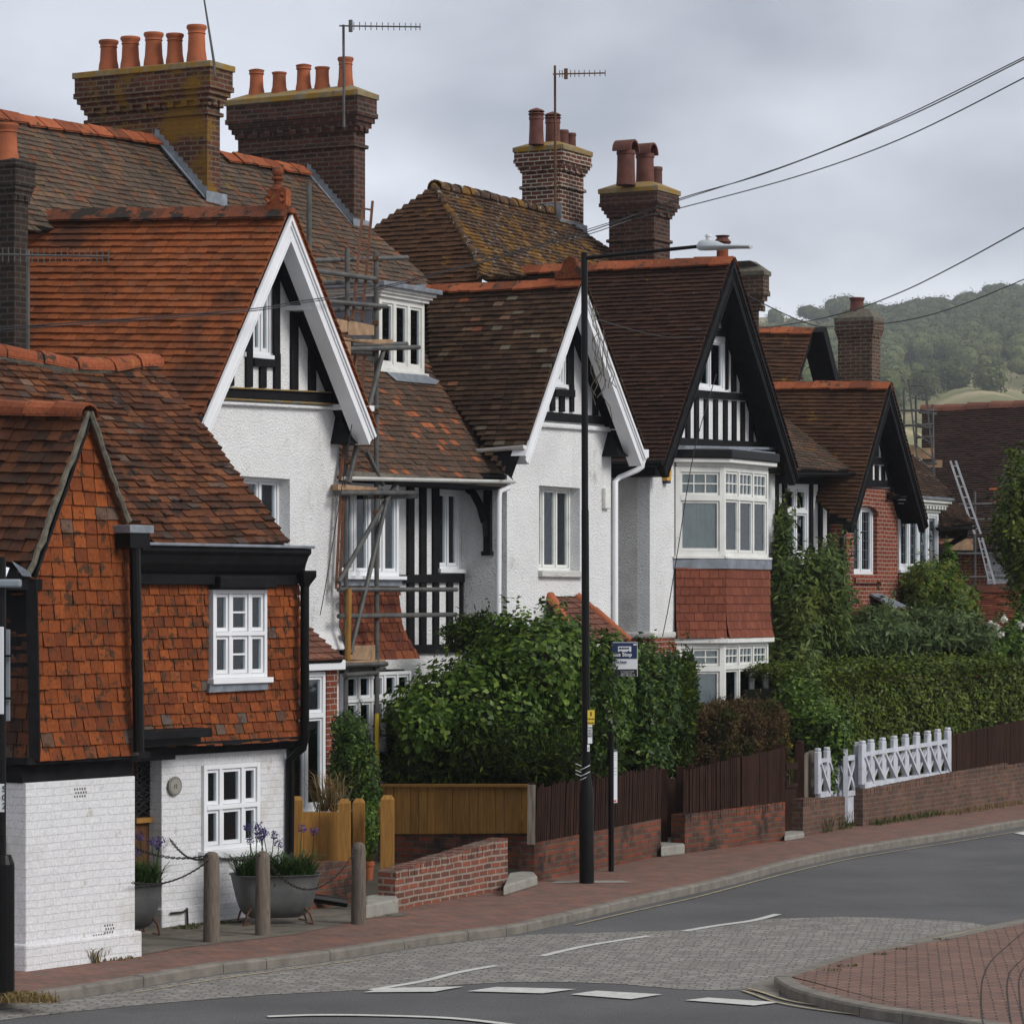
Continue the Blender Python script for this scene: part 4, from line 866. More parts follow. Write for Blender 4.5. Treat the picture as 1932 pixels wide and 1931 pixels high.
def soffit(par, P, E, R, dep, mat=None, inn=.02):
    for A, B in ((P, E), (P, R)):
        d = (B-A).normalized(); n_ = d.cross(FB.n).normalized(); n_ = n_ if n_.z < 0 else -n_
        MB().prism([A+n_*inn+FB.n*.05, B+n_*inn+FB.n*.05, B+n_*inn+FB.n*dep, A+n_*inn+FB.n*dep], n_*.04).build('soffit', mat or M['black'], par)
oF = -.45
PB, EB, RB, plB, nB = wing(hB, (547,398), (383,788), (704,812), oF, M['tB'], .112, (-60,404), poly=[(-60,412),(545,402),(383,788),(300,800),(-60,810)], rm=M['ridgeB'], rr=.17, rseg=.45)
barge(hB, PB-Vector((0,0,.05)), EB-Vector((0,0,.02)), RB-Vector((0,0,.02)), M['white'], .20, .20, ext=.06)
soffit(hB, PB-Vector((0,0,.1)), EB, RB, .45)
# front wall
tl = FB.o(384, 900, 0)[0]; ww = pbox(FB, 0, 440, 900, 547, 1035); pk = FB.st(PB); zw = FB.o(500, 752, 0)[2]; zs_ = FB.st(EB)[2]
wp = [(tl, .1), (0, .1), (0, zs_-.1), (FB.st(RB)[0]-.15, FB.st(RB)[2]+.0) if False else (0.0, zs_+.05), (pk[0], pk[2]-.15), (tl, zs_+.05)]
gslope = (pk[2]-.15-(zs_)) 
gw = pbox(FB, 0, 474, 538, 514, 668); gw = (gw[0]-.12, gw[1], gw[2], gw[3])
m_w = wall(hB, FB, 0, [(tl, .1), (0, .1), (0, FB.o(638, 780, 0)[2]), (pk[0], pk[2]-.2), (tl, FB.o(400, 760, 0)[2])], [ww, gw], M['render'], name='wall')
m = MB(); m.prism([FB.S(.0, .0, FB.o(640,1190,0)[2]), FB.S(.0, -.10, FB.o(640,1224,0)[2]), FB.S(.0, .0, FB.o(640,1224,0)[2])], FB.d*-1.0); m.build('bellcast', M['render'], hB)
# bell-cast corner to the right
m = MB(); z1 = FB.o(640,1180,0)[2]; z0 = FB.o(640,1226,0)[2]; m.prism([FB.S(-.02,-.0,z1), FB.S(.17,-.08,z0), FB.S(-.02,-.08,z0)], FB.n*.5); m.build('bellcast', M['render'], hB)
window(hB, FB, .16, ww, 3, rows=((1,1,1),), cur=('curtaind', ((.0,.3),(.5,1))), sill=.0)
window(hB, FB, .02, gw, (1,1,1), rows=((1,1,1),), cur=('curtaind', ((.5,1),)), sill=.06, fw=.035, sw=.035, name='gable_window')
def timbers(par, items, o=0, mat=None, dep=.035, name='timber_stud'):
    for it in items: m = MB(); pxprism(m, FB, o, it, dep+random.random()*.004); m.build(name, mat or M['black'], par, bevel=.006)
def cc(f, px0, py0): return lambda x, y: (px0+f*x, py0+f*y)
k = cc(.2316, 368.9, 391.3)
R_ = lambda x0,y0,x1,y1,x2=None,x3=None: [k(x0,y0),k(x1,y0),k(x1 if x3 is None else x3,y1),k(x0 if x2 is None else x2,y1)]
timbers(hB, [R_(398,980,452,1465), R_(512,1300,562,1472), R_(628,1190,677,1482), R_(622,470,672,1190), R_(765,800,822,1490), R_(912,1140,966,1502), R_(250,1270,300,1455)])
timbers(hB, [[k(452,1226),k(640,1240),k(640,1305),k(452,1295)], [k(205,1472),k(1090,1512),k(1090,1588),k(185,1545)]], dep=.06, name='timber_beam')
timbers(hB, [[k(600,360),k(690,350),k(690,470),k(540,600),k(560,540)]], dep=.03)  # black patch painting the shade that hides the gable peak, not a stud
timbers(hB, [[k(690,440),k(1180,1590),k(1110,1590),k(672,560)]], dep=.05, name='raking_timber')
m = MB(); pxprism(m, FB, 0, [k(165,1578),k(1110,1625),k(1110,1652),k(158,1605)], .07); m.build('string_ledge', M['render'], hB, bevel=.02)
m = MB(); pxprism(m, FB, 0, [k(210,1462),k(1090,1505),k(1090,1513),k(205,1473)], .1); pxprism(m, FB, 0, [k(175,1552),k(1110,1598),k(1110,1610),k(172,1562)], .09); m.build('mossy_flashing', M['flaunch'], hB)
m = MB()
q = FB.O(640, 768, -.1); m.box(FB, FB.st(q)[0]-.12, FB.st(q)[0]+.4, -.40, .1, q.z-.04, q.z+.03)
m.build('purlin_end', M['white'], hB); m = MB()
q = FB.O(545+13, 582, -.1); m.box(FB, FB.st(q)[0]-.1, FB.st(q)[0]+.25, -.40, .0, q.z-.03, q.z+.03); m.build('purlin_end', M['white'], hB)
m = MB(); m.prism([FB.O(641,775,-.05), FB.O(660,836,-.3), FB.O(690,838,-.3), FB.O(668,775,-.2)], FB.n*.35); m.build('eaves_bracket', M['black'], hB)
m = MB(); m.tube([EB+Vector((-.0,0,-.03))-FB.d*.05, EB-FB.d*.05+FB.n*1.5+Vector((0,0,-.03))], .055); m.build('gutter', M['blackgloss'], hB)
# finial
q = FB.T(524, 398, FB.st(PB)[0]); m = MB(); fo = FB.st(q)[1]; ft = FB.st(PB)[0]; zb_ = q.z
pf = [(-.30,0),(-.27,.1),(-.2,.16),(-.2,.45),(-.14,.5),(.1,.5),(.14,.45),(.16,.2),(.22,.05),(.2,0)]
m.prism([FB.S(ft-.06, fo+a*.8, zb_-.04+b*.66) for a, b in pf], FB.d*.12); m.lathe((FB.S(ft, fo, zb_+.26)), [(.09,0),(.08,.04),(.045,.07),(.045,.11),(.08,.14),(.08,.16),(.045,.175),(.05,.18),(.075,.21),(.075,.25),(.05,.285),(.01,.30)], 12)
for s_ in (-.12, .08): m.tube([FB.S(ft-.07, fo+s_, zb_+.1), FB.S(ft-.07, fo+s_+.05, zb_+.16), FB.S(ft-.07, fo+s_+.0, zb_+.2)], .03, 6)
m.build('ridge_finial', M['ridge'], hB, smooth=True)
# ground floor bay with little tiled roof
bo = -.55; tb1 = FB.o(616, 1400, bo)[0]; tb0 = tb1-2.0; zc0 = FB.o(600, 1264, bo)[2]; zc1 = FB.o(600, 1246, bo-.08)[2]
wtall = (tb1-1.3, tb1-.02, FB.o(600, 1528, bo)[2], zc0-.02)
wa = window(hB, FB, bo, wtall, (2,1), rows=((1,1,1),(2.4,1,1)), cur=('curtaind', ((0,.3),(.72,1))), fw=.06, sill=.05, dark_backing=False)
MB().box(FB, tb1-1.34, FB.o(636,1400,bo)[0], bo+.3, bo+.32, .2, zc0).build('dark_backing', M['dark'], hB)  # dark slab behind the panes in place of an unlit room
MB().box(FB, tb1, FB.o(636,1400,bo)[0], bo-.0, 0, .1, zc0).build('brick_pier', M['bRed'], hB)
MB().box(FB, tb1-1.4, tb1, bo+.01, 0, .1, wtall[2]-.06).build('render_dado', M['renderS'], hB)
MB().box(FB, tb0, FB.o(640,1400,bo)[0], bo-.1, 0, zc0, zc1).build('fascia', M['white'], hB, bevel=.01)
e0 = FB.O(648, 1243, bo-.14); e1 = FB.S(tb0, bo-.14, e0.z); top = FB.O(575, 1178, -.02)
plp = Plane(FB.S(tb0, -.02, top.z), top, e0); tw = FB.st(top)
roof(hB, 'porch_roof_tiles', plp, None, .13, .165, M['tPorch'], worldpts=[e1, e0, top, FB.S(tb0, -.02, top.z)], thick=.04)
# --- long grey-brown roof behind
zE = FB.o(800, 899, -.05)[2]; A_ = FB.O(800, 899, -.05)
pitch = math.radians(46.5); oR = None
def findo(x, y):
    lo, hi = 0, 12
    for _ in range(50):
        mi = (lo+hi)/2; q = FB.o(x, y, mi)
        if q[2] > zE+math.tan(pitch)*(mi+.05): lo = mi
        else: hi = mi
    return lo
oR = findo(570, 322)
R1 = FB.O(570, 322, oR); R0 = FB.O(140, 240, oR); plM = Plane(R0, R1, FB.O(930, 902, -.05))
ups = plM.u
Q = plM.px(760, 705); Ql = plM.uv(Q)
def clip_low(pts, vcut, keep_above=True):       # clip uv polygon at v=vcut
    out = []
    for i in range(len(pts)):
        a, b = pts[i], pts[(i+1) % len(pts)]; ia = (a[1] >= vcut) == keep_above; ib = (b[1] >= vcut) == keep_above
        if ia: out.append(a)
        if ia != ib: t = (vcut-a[1])/(b[1]-a[1]); out.append((a[0]+(b[0]-a[0])*t, vcut))
    return out
mp_ = [plM.uv(plM.px(*q)) for q in [(-80,208),(0,220),(285,268),(420,296),(570,324),(806,524),(812,702),(962,898),(643,894),(636,800),(520,640),(520,410),(-80,440)]]
for nm, ab, mt in (('roof_tiles', True, M['tMain']), ('roof_tiles', False, M['tMain2'])):
    pg = clip_low(mp_, Ql[1]+.3, ab); tilefill(nm, lambda u, v, h: plM.fn(u, v, h+.008*math.sin(u*2+v)), pg, .112, .165, mt, hB, jit=1.2)
MB().prism([plM.fn(u, v, -.08) for u, v in mp_], plM.n*.06).build('roof_deck', M['black'], hB)
ridge(hB, FB.O(-80, 196, oR), FB.O(0, 216, oR), M['ridge'], r=.17, seg=.4, ang=True); ridge(hB, FB.O(0, 216, oR), FB.O(288, 262, oR), M['ridge'], r=.17, seg=.4, ang=True); ridge(hB, FB.O(412, 290, oR), FB.O(572, 320, oR), M['ridge'], r=.17, seg=.4, ang=True)
# chimneys 1 and 2
def ch_on(par, xl, xc, xr, ytop, yb, mat, dims, string, capm, dome=.06, label=None):
    b = FB.st(plM.px(xc, yb)); return chimney(par, FB, b[0], xl, xc, xr, ytop, yb, mat, dims, capm, 0, string=string, capdome=dome, label=label)
c1, i1 = ch_on(hB, 165, 391, 415, 118, 383, M['bCh1'], (.62,.15), 212, M['flaunch'], label='lichened brown stack with five orange pots')
for j, (x, h, r) in enumerate([(205,.50,.145),(246,.52,.145),(290,.55,.145),(330,.50,.13),(371,.60,.145)]):
    p = FB.T(x, 150, (i1[0]+i1[1])/2); pot(hB, (p.x, p.y, i1[4]), h*.92, r, M['pot'], 'roll').parent = c1
c2, i2 = ch_on(hB, 449, 668, 689, 172, 424, M['bCh2'], (.62,.15), 273, M['flaunch'], .12, label='dark brick stack with five shorter pots')
for j, (x, h, kd) in enumerate([(484,.45,'vent'),(527,.36,'plain'),(573,.46,'vent'),(608,.38,'plain'),(652,.50,'roll')]):
    p = FB.T(x, 170, (i2[0]+i2[1])/2); pot(hB, (p.x, p.y, i2[4]), h, .125, M['pot'], kd).parent = c2
def flashing(par, t, o0, o1, n, base):
    m = MB()
    for i in range(n):
        oa = o0+(o1-o0)*i/n; ob = o0+(o1-o0)*(i+1)/n; za = zE+math.tan(pitch)*(oa+.05); zb = zE+math.tan(pitch)*(ob+.05)
        m.prism([FB.S(t-.012, oa, za-.1), FB.S(t-.012, ob, zb-.1), FB.S(t-.012, ob, zb+.13), FB.S(t-.012, oa, zb+.10)], -FB.d*.006)
    m.prism([FB.S(t-.01, o0, zE+math.tan(pitch)*(o0+.05)+.0), FB.S(t-.12, o0, zE+math.tan(pitch)*(o0+.05)+.035), FB.S(t-.12, o1, zE+math.tan(pitch)*(o1+.05)+.035), FB.S(t-.01, o1, zE+math.tan(pitch)*(o1+.05)+.03)], (0,0,.008))
    m.build('step_flashing', M['lead'], par)
    MB().box(FB, t-.05, t+.5, o0-.02, o0-.01, zE+math.tan(pitch)*(o0+.05)-.25, zE+math.tan(pitch)*(o0+.05)+.12).build('apron_flashing', M['lead'], par)
for ii in (i1, i2): flashing(hB, ii[0], ii[2], min(oR, ii[3]), 11, 0)
# --- recessed range between the two gables
rc = .76; tCL = FB.o(956.5, 1000, 0)[0]
tb = FB.o(753, 1000, .3)[0]; bw = (FB.o(641, 1000, .3)[0], tb, FB.o(700, 1086, .3)[2], FB.o(700, 912, .3)[2]); zE0 = FB.o(800, 905, -.05)[2]
ws = pbox(FB, rc, 825, 925, 868, 1073)
wall(hB, FB, rc, [(-.1, .1), (tCL, .1), (tCL, zE0+.3), (-.1, zE0+.3)], [ws], M['render'], name='recessed_wall')
window(hB, FB, rc+.01, ws, 2, cur=('curtaind', ((0,.25),(.6,1))), sillw=.1)
window(hB, FB, .3, bw, 4, cur=('curtain', ((.0,.2),(.3,.62),(.76,1))), dark_backing=True, name='bay_window', sillw=.1, sill=.05, fw=.06)
m = MB(); m.box(FB, bw[1]-.01, bw[1]+.0, .4, rc, bw[2], bw[3]); m.build('bay_return', M['white'], hB)
MB().box(FB, -.05, tb+.02, .31, rc, FB.o(700,1240,.3)[2], bw[2]-.06).build('bay_wall', M['black'], hB)
MB().box(FB, -.05, tb+.03, .27, .31, FB.o(700,1105,.3)[2], bw[2]-.052).build('lead_apron', M['lead'], hB)
zf = FB.o(700,1241,.3)[2]
hung(hB, VP(FB, .3), [(636,1105),(753,1104),(755,1180),(775,1241),(636,1243)], .125, .165, M['tHung'], jit=1.3, flare=(zf, .75, .14))
lb = (FB.o(650,1300,.3)[0], FB.o(712,1300,.3)[0]+.9, FB.o(700,1410,.3)[2], FB.o(700,1268,.3)[2])
window(hB, FB, .28, lb, 5, rows=((1,1,1),(1.9,1,1)), cur=('curtaind', ((0,.3),(.5,1))), name='bay_window')
def rx(x0, x1, y0, y1): return [(x0,y0),(x1,y0),(x1,y1),(x0,y1)]
timbers(hB, [rx(766,778,918,1084), rx(790,801,918,1084), rx(814,825,918,1084), rx(766,778,1099,1216), rx(790,801,1099,1216), rx(815,825,1099,1216), rx(841,851,1099,1216), rx(866,876,1084,1216)], o=rc, dep=.04)
timbers(hB, [[(752,1084),(876,1082),(876,1098),(752,1100)], [(752,1216),(876,1214),(876,1230),(752,1232)], [(740,905),(950,909),(950,922),(740,918)]], o=rc, dep=.06, name='timber_beam')
# bracket on the return wall
m = MB(); oa = FB.t(916, 1000, tCL)[1]; ob = FB.t(929, 1000, tCL)[1]; z1 = FB.t(922, 925, tCL)[2]; z0 = FB.t(922, 1045, tCL)[2]
m.box(FB, tCL-.07, tCL, min(oa, ob), max(oa, ob), z0, z1); m.box(FB, tCL-.1, tCL, min(oa, ob)-.02, max(oa, ob)+.02, z0-.02, z0+.04)
pr = [(882,922),(893,930),(906,955),(914,985),(916,1012)]; P_ = [FB.T(x, y, tCL-.06) for x, y in pr]
for a, b in zip(P_, P_[1:]): m.bar(a, b, .07, .09)
m.build('timber_bracket', M['black'], hB)
ga = FB.O(645, 899, -.12); gb = FB.O(969, 906, -.12); gutter(hB, ga, gb, M['whiteold'], .05)
MB().box(FB, 0.05, FB.st(gb)[0]-.03, -.08, -.04, FB.st(gb)[2]-.10, FB.st(gb)[2]-.02).build('fascia', M['conc'], hB)
MB().box(FB, .05, tCL, -.03, rc, FB.st(gb)[2]-.13, FB.st(gb)[2]-.10).build('soffit', M['black'], hB)
m = MB(); m.tube([gb+Vector((-.08,0,-.06)), FB.O(958,920,-.08), FB.O(943,926,-.02), FB.O(941,940,-.02), FB.O(940,1180,-.02)], .045, 10); m.build('downpipe', M['white'], hB, smooth=True)
# dormer
dq = FB.st(plM.px(762, 704)); od = dq[1]-.02; zd0 = FB.o(760, 700, od)[2]; zd1 = FB.o(760, 566, od)[2]; td0 = FB.o(716, 640, od)[0]; td1 = FB.o(801, 640, od)[0]
MB().box(FB, td0, td1, od+.12, od+1.7, zd0-.3, zd1+.02).build('dormer', M['lead'], hB)
dm = thing  # noqa
window(hB, FB, od, (td0, td1, zd0, zd1), 3, cur=('curtaind', ((0,.2),(.5,.8))), mat=M['whiteold'], name='dormer_window', sill=.05, fw=.08, dark_backing=False)
m = MB()
for i, (pj, za, zb) in enumerate(((.05,0,.05),(.09,.05,.09),(.13,.09,.13))): m.box(FB, td0-pj, td1+pj, od-pj, od+1.5, zd1+za, zd1+zb-.001)
m.build('dormer_cornice', M['whiteold'], hB)
m = MB(); m.box(FB, td0-.2, td1+.2, od-.2, od+1.6, zd1+.13, zd1+.20); 
for k_ in (.3, .75): t_k = td0+(td1-td0)*k_; m.prism([FB.S(t_k-.05, od-.2, zd1+.2), FB.S(t_k+.05, od-.2, zd1+.2), FB.S(t_k, od-.2, zd1+.25)], FB.n*1.5)
m.build('dormer_lead_roof', M['lead'], hB, bevel=.01)
m = MB(); m.prism([plM.fn(*plM.uv(plM.px(*q)), .035) for q in ((716,697),(800,712),(826,722),(820,729),(745,722))], plM.n*.01); m.build('lead_apron', M['lead'], hB)
# ================================================================ second roughcast house (dark wing, white bargeboards)
tCp = FB.o(1055, 900, 0)[0]
hC = thing('roughcast_house', 'white roughcast house with dark tiled wing and white bargeboards behind the black lamp post', 'house', tuple(FB.S(tCp, 0, .1)))
PC, EC, RC, plC, nC = wing(hC, (1098,530), (994,836), (1210,842), oF, M['tC'], .095, (700,549), poly=[(719,540),(1096,534),(994,838),(904,846),(930,868),(965,900),(812,704),(806,560)])
barge(hC, PC-Vector((0,0,.05)), EC-Vector((0,0,.02)), RC-Vector((0,0,.02)), M['white'], .20, .20, ext=.2)
soffit(hC, PC-Vector((0,0,.1)), EC, RC, .45)
tCR = FB.o(1153, 1000, 0)[0]; wc = pbox(FB, 0, 1017, 918, 1094, 1076); gc = pbox(FB, 0, 1044, 636, 1066, 724); gc = (gc[0]-.2, gc[1], gc[2], gc[3]); pk = FB.st(PC)
wall(hC, FB, 0, [(tCL, .1), (tCR, .1), (tCR, FB.o(1150, 820, 0)[2]), (pk[0], pk[2]-.2), (tCL+.02, FB.o(1000, 800, 0)[2]-.15), (tCL, FB.o(957, 852, 0)[2])], [wc, gc], M['render'], name='wall')
MB().box(FB, tCL, tCL+.2, .22, 1.2, .1, FB.o(957, 850, 0)[2]).build('return_wall', M['render'], hC)
window(hC, FB, .16, wc, 3, cur=('curtaind', ((0,.15),(.35,.5),(.72,1))), mat=M['whiteold'], sill=.0)
MB().box(FB, wc[0]-.03, wc[1]+.03, -.08, .16, wc[2]-.1, wc[2]-.002).build('sill', M['renderS'], hC, bevel=.015)
window(hC, FB, .02, gc, (1,1,1), cur=('curtaind', ((.4,1),)), fw=.035, sw=.03, name='gable_window')
k = cc(.3329, 614.9, 559.)
timbers(hC, [R_(1266,480,1290,650), R_(1318,560,1345,655), R_(1360,170,1396,500), R_(1378,500,1398,655), R_(1508,420,1535,675)])
timbers(hC, [[k(1285,525),k(1395,530),k(1395,572),k(1285,567)], [k(1200,650),k(1640,688),k(1640,732),k(1190,700)]], dep=.06, name='timber_beam')
timbers(hC, [[k(1405,80),k(1460,80),k(1660,700),k(1610,700),k(1400,150)]], dep=.05, name='raking_timber')
m = MB(); pxprism(m, FB, 0, [k(1185,712),k(1598,742),k(1598,768),k(1182,740)], .07); m.build('string_ledge', M['render'], hC, bevel=.02)
m = MB(); q = FB.O(1160, 808, -.1); m.box(FB, FB.st(q)[0]-.1, FB.st(q)[0]+.2, -.40, .1, q.z-.03, q.z+.03); m.build('purlin_end', M['white'], hC)
m = MB(); m.prism([FB.O(1153,812,-.05), FB.O(1168,860,-.3), FB.O(1200,862,-.3), FB.O(1176,812,-.2)], FB.n*.35); m.build('eaves_bracket', M['black'], hC)
q = EC+Vector((0,0,-.06)); gutter(hC, FB.S(FB.st(q)[0]-.06, FB.st(q)[1], q.z+.03), FB.S(FB.st(q)[0]-.06, FB.st(q)[1]+.95, q.z-.02), M['whiteold'], .06)
m = MB(); q = FB.O(1212, 860, -.35); m.lathe(q-Vector((0,0,.1)), [(.05,0),(.06,.05),(.1,.08),(.1,.2)], 4); m.tube([q-Vector((0,0,.08)), FB.O(1211,880,-.35), FB.O(1203,886,-.3), FB.O(1168,901,-.07), FB.O(1161,908,-.06), FB.O(1161,1215,-.06)], .045, 10); m.build('downpipe', M['white'], hC, smooth=True)
# finial of this ridge
q = FB.T(1077, 516, FB.st(PC)[0]); fo = FB.st(q)[1]; ft = FB.st(PC)[0]
m = MB(); m.prism([FB.S(ft-.05, fo+a, q.z-.08+b) for a, b in [(-.25,0),(-.22,.12),(-.12,.2),(-.1,.3),(.0,.34),(.1,.28),(.14,.15),(.25,.1),(.25,0)]], FB.d*.1); m.build('ridge_finial', M['ridge'], hC, bevel=.01)
# rear hipped roof
hA = FB.O(820, 348, oR+.0); hB_ = FB.O(1052, 402, oR); ez = FB.O(1100, 560, oR-3.0); ez.z = hA.z-3.0*1.05
plH = Plane(hA, hB_, ez)
roof(hC, 'roof_tiles', plH, [(820,350),(1052,404),(1150,470),(1150,520),(905,520),(906,500)], .10, .165, M['tHip'], jit=1.3, under=M['tHip'])
A1 = FB.S(FB.st(hA)[0], FB.st(hA)[1], hA.z); hb = plH.px(907, 500); plL = Plane(hA, hb, FB.T(760, 480, FB.st(hA)[0]-1.2)); 
# left hip face runs perpendicular to the street
u_ = FB.n; hl = FB.T(720, 425, FB.st(hb)[0]-.2)
n_ = (hb-hA).cross(FB.n).normalized(); 
class PN:
    def __init__(s, A, n, u): s.A = Vector(A); s.n = n if n.dot(Vector((0,0,1))) > 0 else -n; s.u = u.normalized(); s.v = s.n.cross(s.u).normalized(); s.v = s.v if s.v.z > 0 else -s.v
    def px(s, x, y): return hit(x, y, s.A, s.n)
    def uv(s, p): q = Vector(p)-s.A; return (q.dot(s.u), q.dot(s.v))
    def fn(s, u, v, h): return s.A+s.u*u+s.v*v+s.n*h
pn = PN(hA, n_, -FB.n)
roof(hC, 'roof_tiles', pn, [(819,350),(907,502),(905,540),(700,540),(680,450),(720,418)], .10, .165, M['tHipL'], jit=1.3, under=M['tHipL'])
ridge(hC, hA, hB_, M['tHip'], r=.13, seg=.35); ridge(hC, hb, hA, M['tHip'], r=.06, seg=.14, up=(0,0,1), name='hip_tiles')
def gch(par, xl, xc, xr, ytop, yb, Y, mat, dims, string, capm, dome=.06, label=None):
    t = FB.st(Yd(xc, ytop, Y))[0]; return chimney(par, FB, t, xl, xc, xr, ytop, yb, mat, dims, capm, 0, string=string, capdome=dome, label=label)
qh = plH.px(1057, 412)
c3, i3 = gch(hC, 985, 1057, 1101, 274, 430, qh.y-.2, M['bCh3'], (.46,.12), 350, M['flaunch'], .1, label='brick stack with pale joints and four capped pots')
for (x, oo, h, r, top) in [(1012,.5,.46,.135,1),(1043,.5,.48,.14,1),(1063,.25,.42,.10,0),(1077,.25,.40,.10,0)]:
    p = FB.O(x, 240, i3[2]+(i3[3]-i3[2])*(1-oo)); pt = pot(hC, (p.x, p.y, i3[4]), h, r, M['potdark'], 'straight'); pt.parent = c3
    if top:
        m = MB(); m.lathe((p.x, p.y, i3[4]+h-.02), [(r*.9,0),(r*.9,.05),(r*1.15,.06),(r*1.0,.08)], 14); m.lathe((p.x, p.y, i3[4]+h+.09), [(r*1.15,0),(r*.9,.03),(r*.3,.06),(.01,.07)], 14)
        for q in range(6): m.tube([(p.x+r*.9*math.cos(q), p.y+r*.9*math.sin(q), i3[4]+h), (p.x+r*.9*math.cos(q), p.y+r*.9*math.sin(q), i3[4]+h+.1)], .012, 5)
        m.build('chimney_cowl', M['potdark'], hC).parent = c3
m = MB(); m.box(FB, i3[0]-.06, i3[1]+.1, i3[2]-.03, i3[2]-.01, qh.z-.45, qh.z-.05); m.build('apron_flashing', M['lead'], hC)
m = MB(); m.box(FB, i3[0]-.03, i3[0]-.01, i3[2]-.03, i3[2]+.9, qh.z-.35, qh.z+.25); m.build('side_flashing', M['lead'], hC)
# hipped porch roof of this house
oP = -.75; e0 = FB.O(1188, 1208, oP); tpo = FB.o(1038, 1126, -.02); tp1 = FB.o(1088, 1121, -.02)
eL = FB.S(tpo[0]-.55, oP, e0.z); plp = Plane(FB.S(tpo[0], -.02, tpo[2]), FB.S(tp1[0], -.02, tpo[2]), e0)
roof(hC, 'porch_roof_tiles', plp, None, .12, .165, M['tPorch'], worldpts=[eL, e0, FB.S(tp1[0], -.02, tpo[2]), FB.S(tpo[0], -.02, tpo[2])], thick=.04)
ridge(hC, FB.S(tpo[0], -.02, tpo[2]+.03), eL+Vector((0,0,.03)), M['pot'], r=.07, seg=.3, name='hip_tiles'); ridge(hC, FB.S(tp1[0], -.02, tpo[2]+.03), e0+Vector((0,0,.03)), M['pot'], r=.07, seg=.3, name='hip_tiles')
MB().box(FB, tpo[0]-.4, tp1[0]+.8, oP+.1, 0, .1, e0.z-.1).build('porch_wall', M['bRed'], hC)
m = MB(); q = FB.O(1139, 940, 0); a = FB.st(q); m.box(FB, a[0]-.07, a[0]+.12, -.07, 0, a[2]-.16, a[2]+.16); m.build('meter_box', M['whiteold'], hC, bevel=.015)
# ================================================================ dark bargeboard house with canted bay
tDL = FB.o(1226, 1000, 0)[0]
hD = thing('dark_gabled_house', 'house with huge dark tiled gable, black bargeboards and white framed bay window', 'house', tuple(FB.S(tDL+1, 0, .1)))
oD = -.5
PD, ED, RD, plD, nD = wing(hD, (1382,489), (1254,870), (1502,888), oD, M['tD'], .088, (890,512), poly=[(890,512),(1380,491),(1254,871),(1140,868),(1080,820),(1040,700),(980,560)], rr=.16)
barge(hD, PD-Vector((0,0,.05)), ED-Vector((0,0,.02)), RD-Vector((0,0,.02)), M['black'], .22, .10, ext=.12)
soffit(hD, PD-Vector((0,0,.1)), ED, RD, .5)
k = cc(.2315, 1090.1, 447.2)
gd = pbox(FB, 0, 1316, 641, 1366, 733); pk = FB.st(PD); tDR = FB.o(1462, 1000, 0)[0]
wall(hD, FB, 0, [(tDL, .1), (tDR, .1), (tDR, FB.o(1460, 860, 0)[2]), (FB.st(RD)[0]-.3, FB.o(1450,860,0)[2]) if False else (tDR, FB.o(1460,855,0)[2]), (pk[0], pk[2]-.2), (tDL, FB.o(1250, 868, 0)[2]-.02)], [gd], M['render'], name='wall')
window(hD, FB, .0, gd, 2, cur=('curtaind', ((.5,.9),)), name='gable_window', fw=.035, sw=.025)
MB().box(FB, tDL, tDL+.2, .22, 1.0, .1, FB.o(1226, 880, 0)[2]).build('return_wall', M['renderS'], hD)
MB().box(FB, tDL-.03, tDL+1.0, -.04, .9, FB.o(1240,1215,0)[2]-.5, FB.o(1240,1203,0)[2]).build('brick_plinth', M['bRed'], hD)
MB().box(FB, tDL-.05, FB.o(1278,1100,0)[0], -.06, .9, FB.o(1240,1204,0)[2], FB.o(1240,1192,0)[2]).build('bellcast', M['renderS'], hD, bevel=.03)
timbers(hD, [R_(808,1480,833,1640), R_(873,1370,905,1640), R_(945,1310,975,1645), R_(1023,1318,1053,1648), R_(1100,1322,1130,1652), R_(1180,1328,1210,1656), R_(1252,1335,1282,1660), R_(1322,1340,1350,1664), R_(1392,1400,1420,1668), R_(1247,860,1280,1262), R_(1318,1050,1352,1268), R_(945,1100,972,1240), R_(1200,830,1216,1242)])
timbers(hD, [[k(885,1240),k(1400,1282),k(1410,1335),k(870,1302)], [k(780,1632),k(1500,1672),k(1520,1722),k(760,1692)], [k(1075,735),k(1225,755),k(1250,820),k(1050,800)]], dep=.07, name='timber_beam')
timbers(hD, [[k(1165,520),k(1210,470),k(1560,1720),k(1470,1720),k(1215,760),k(1160,600)]], dep=.05, name='raking_timber')
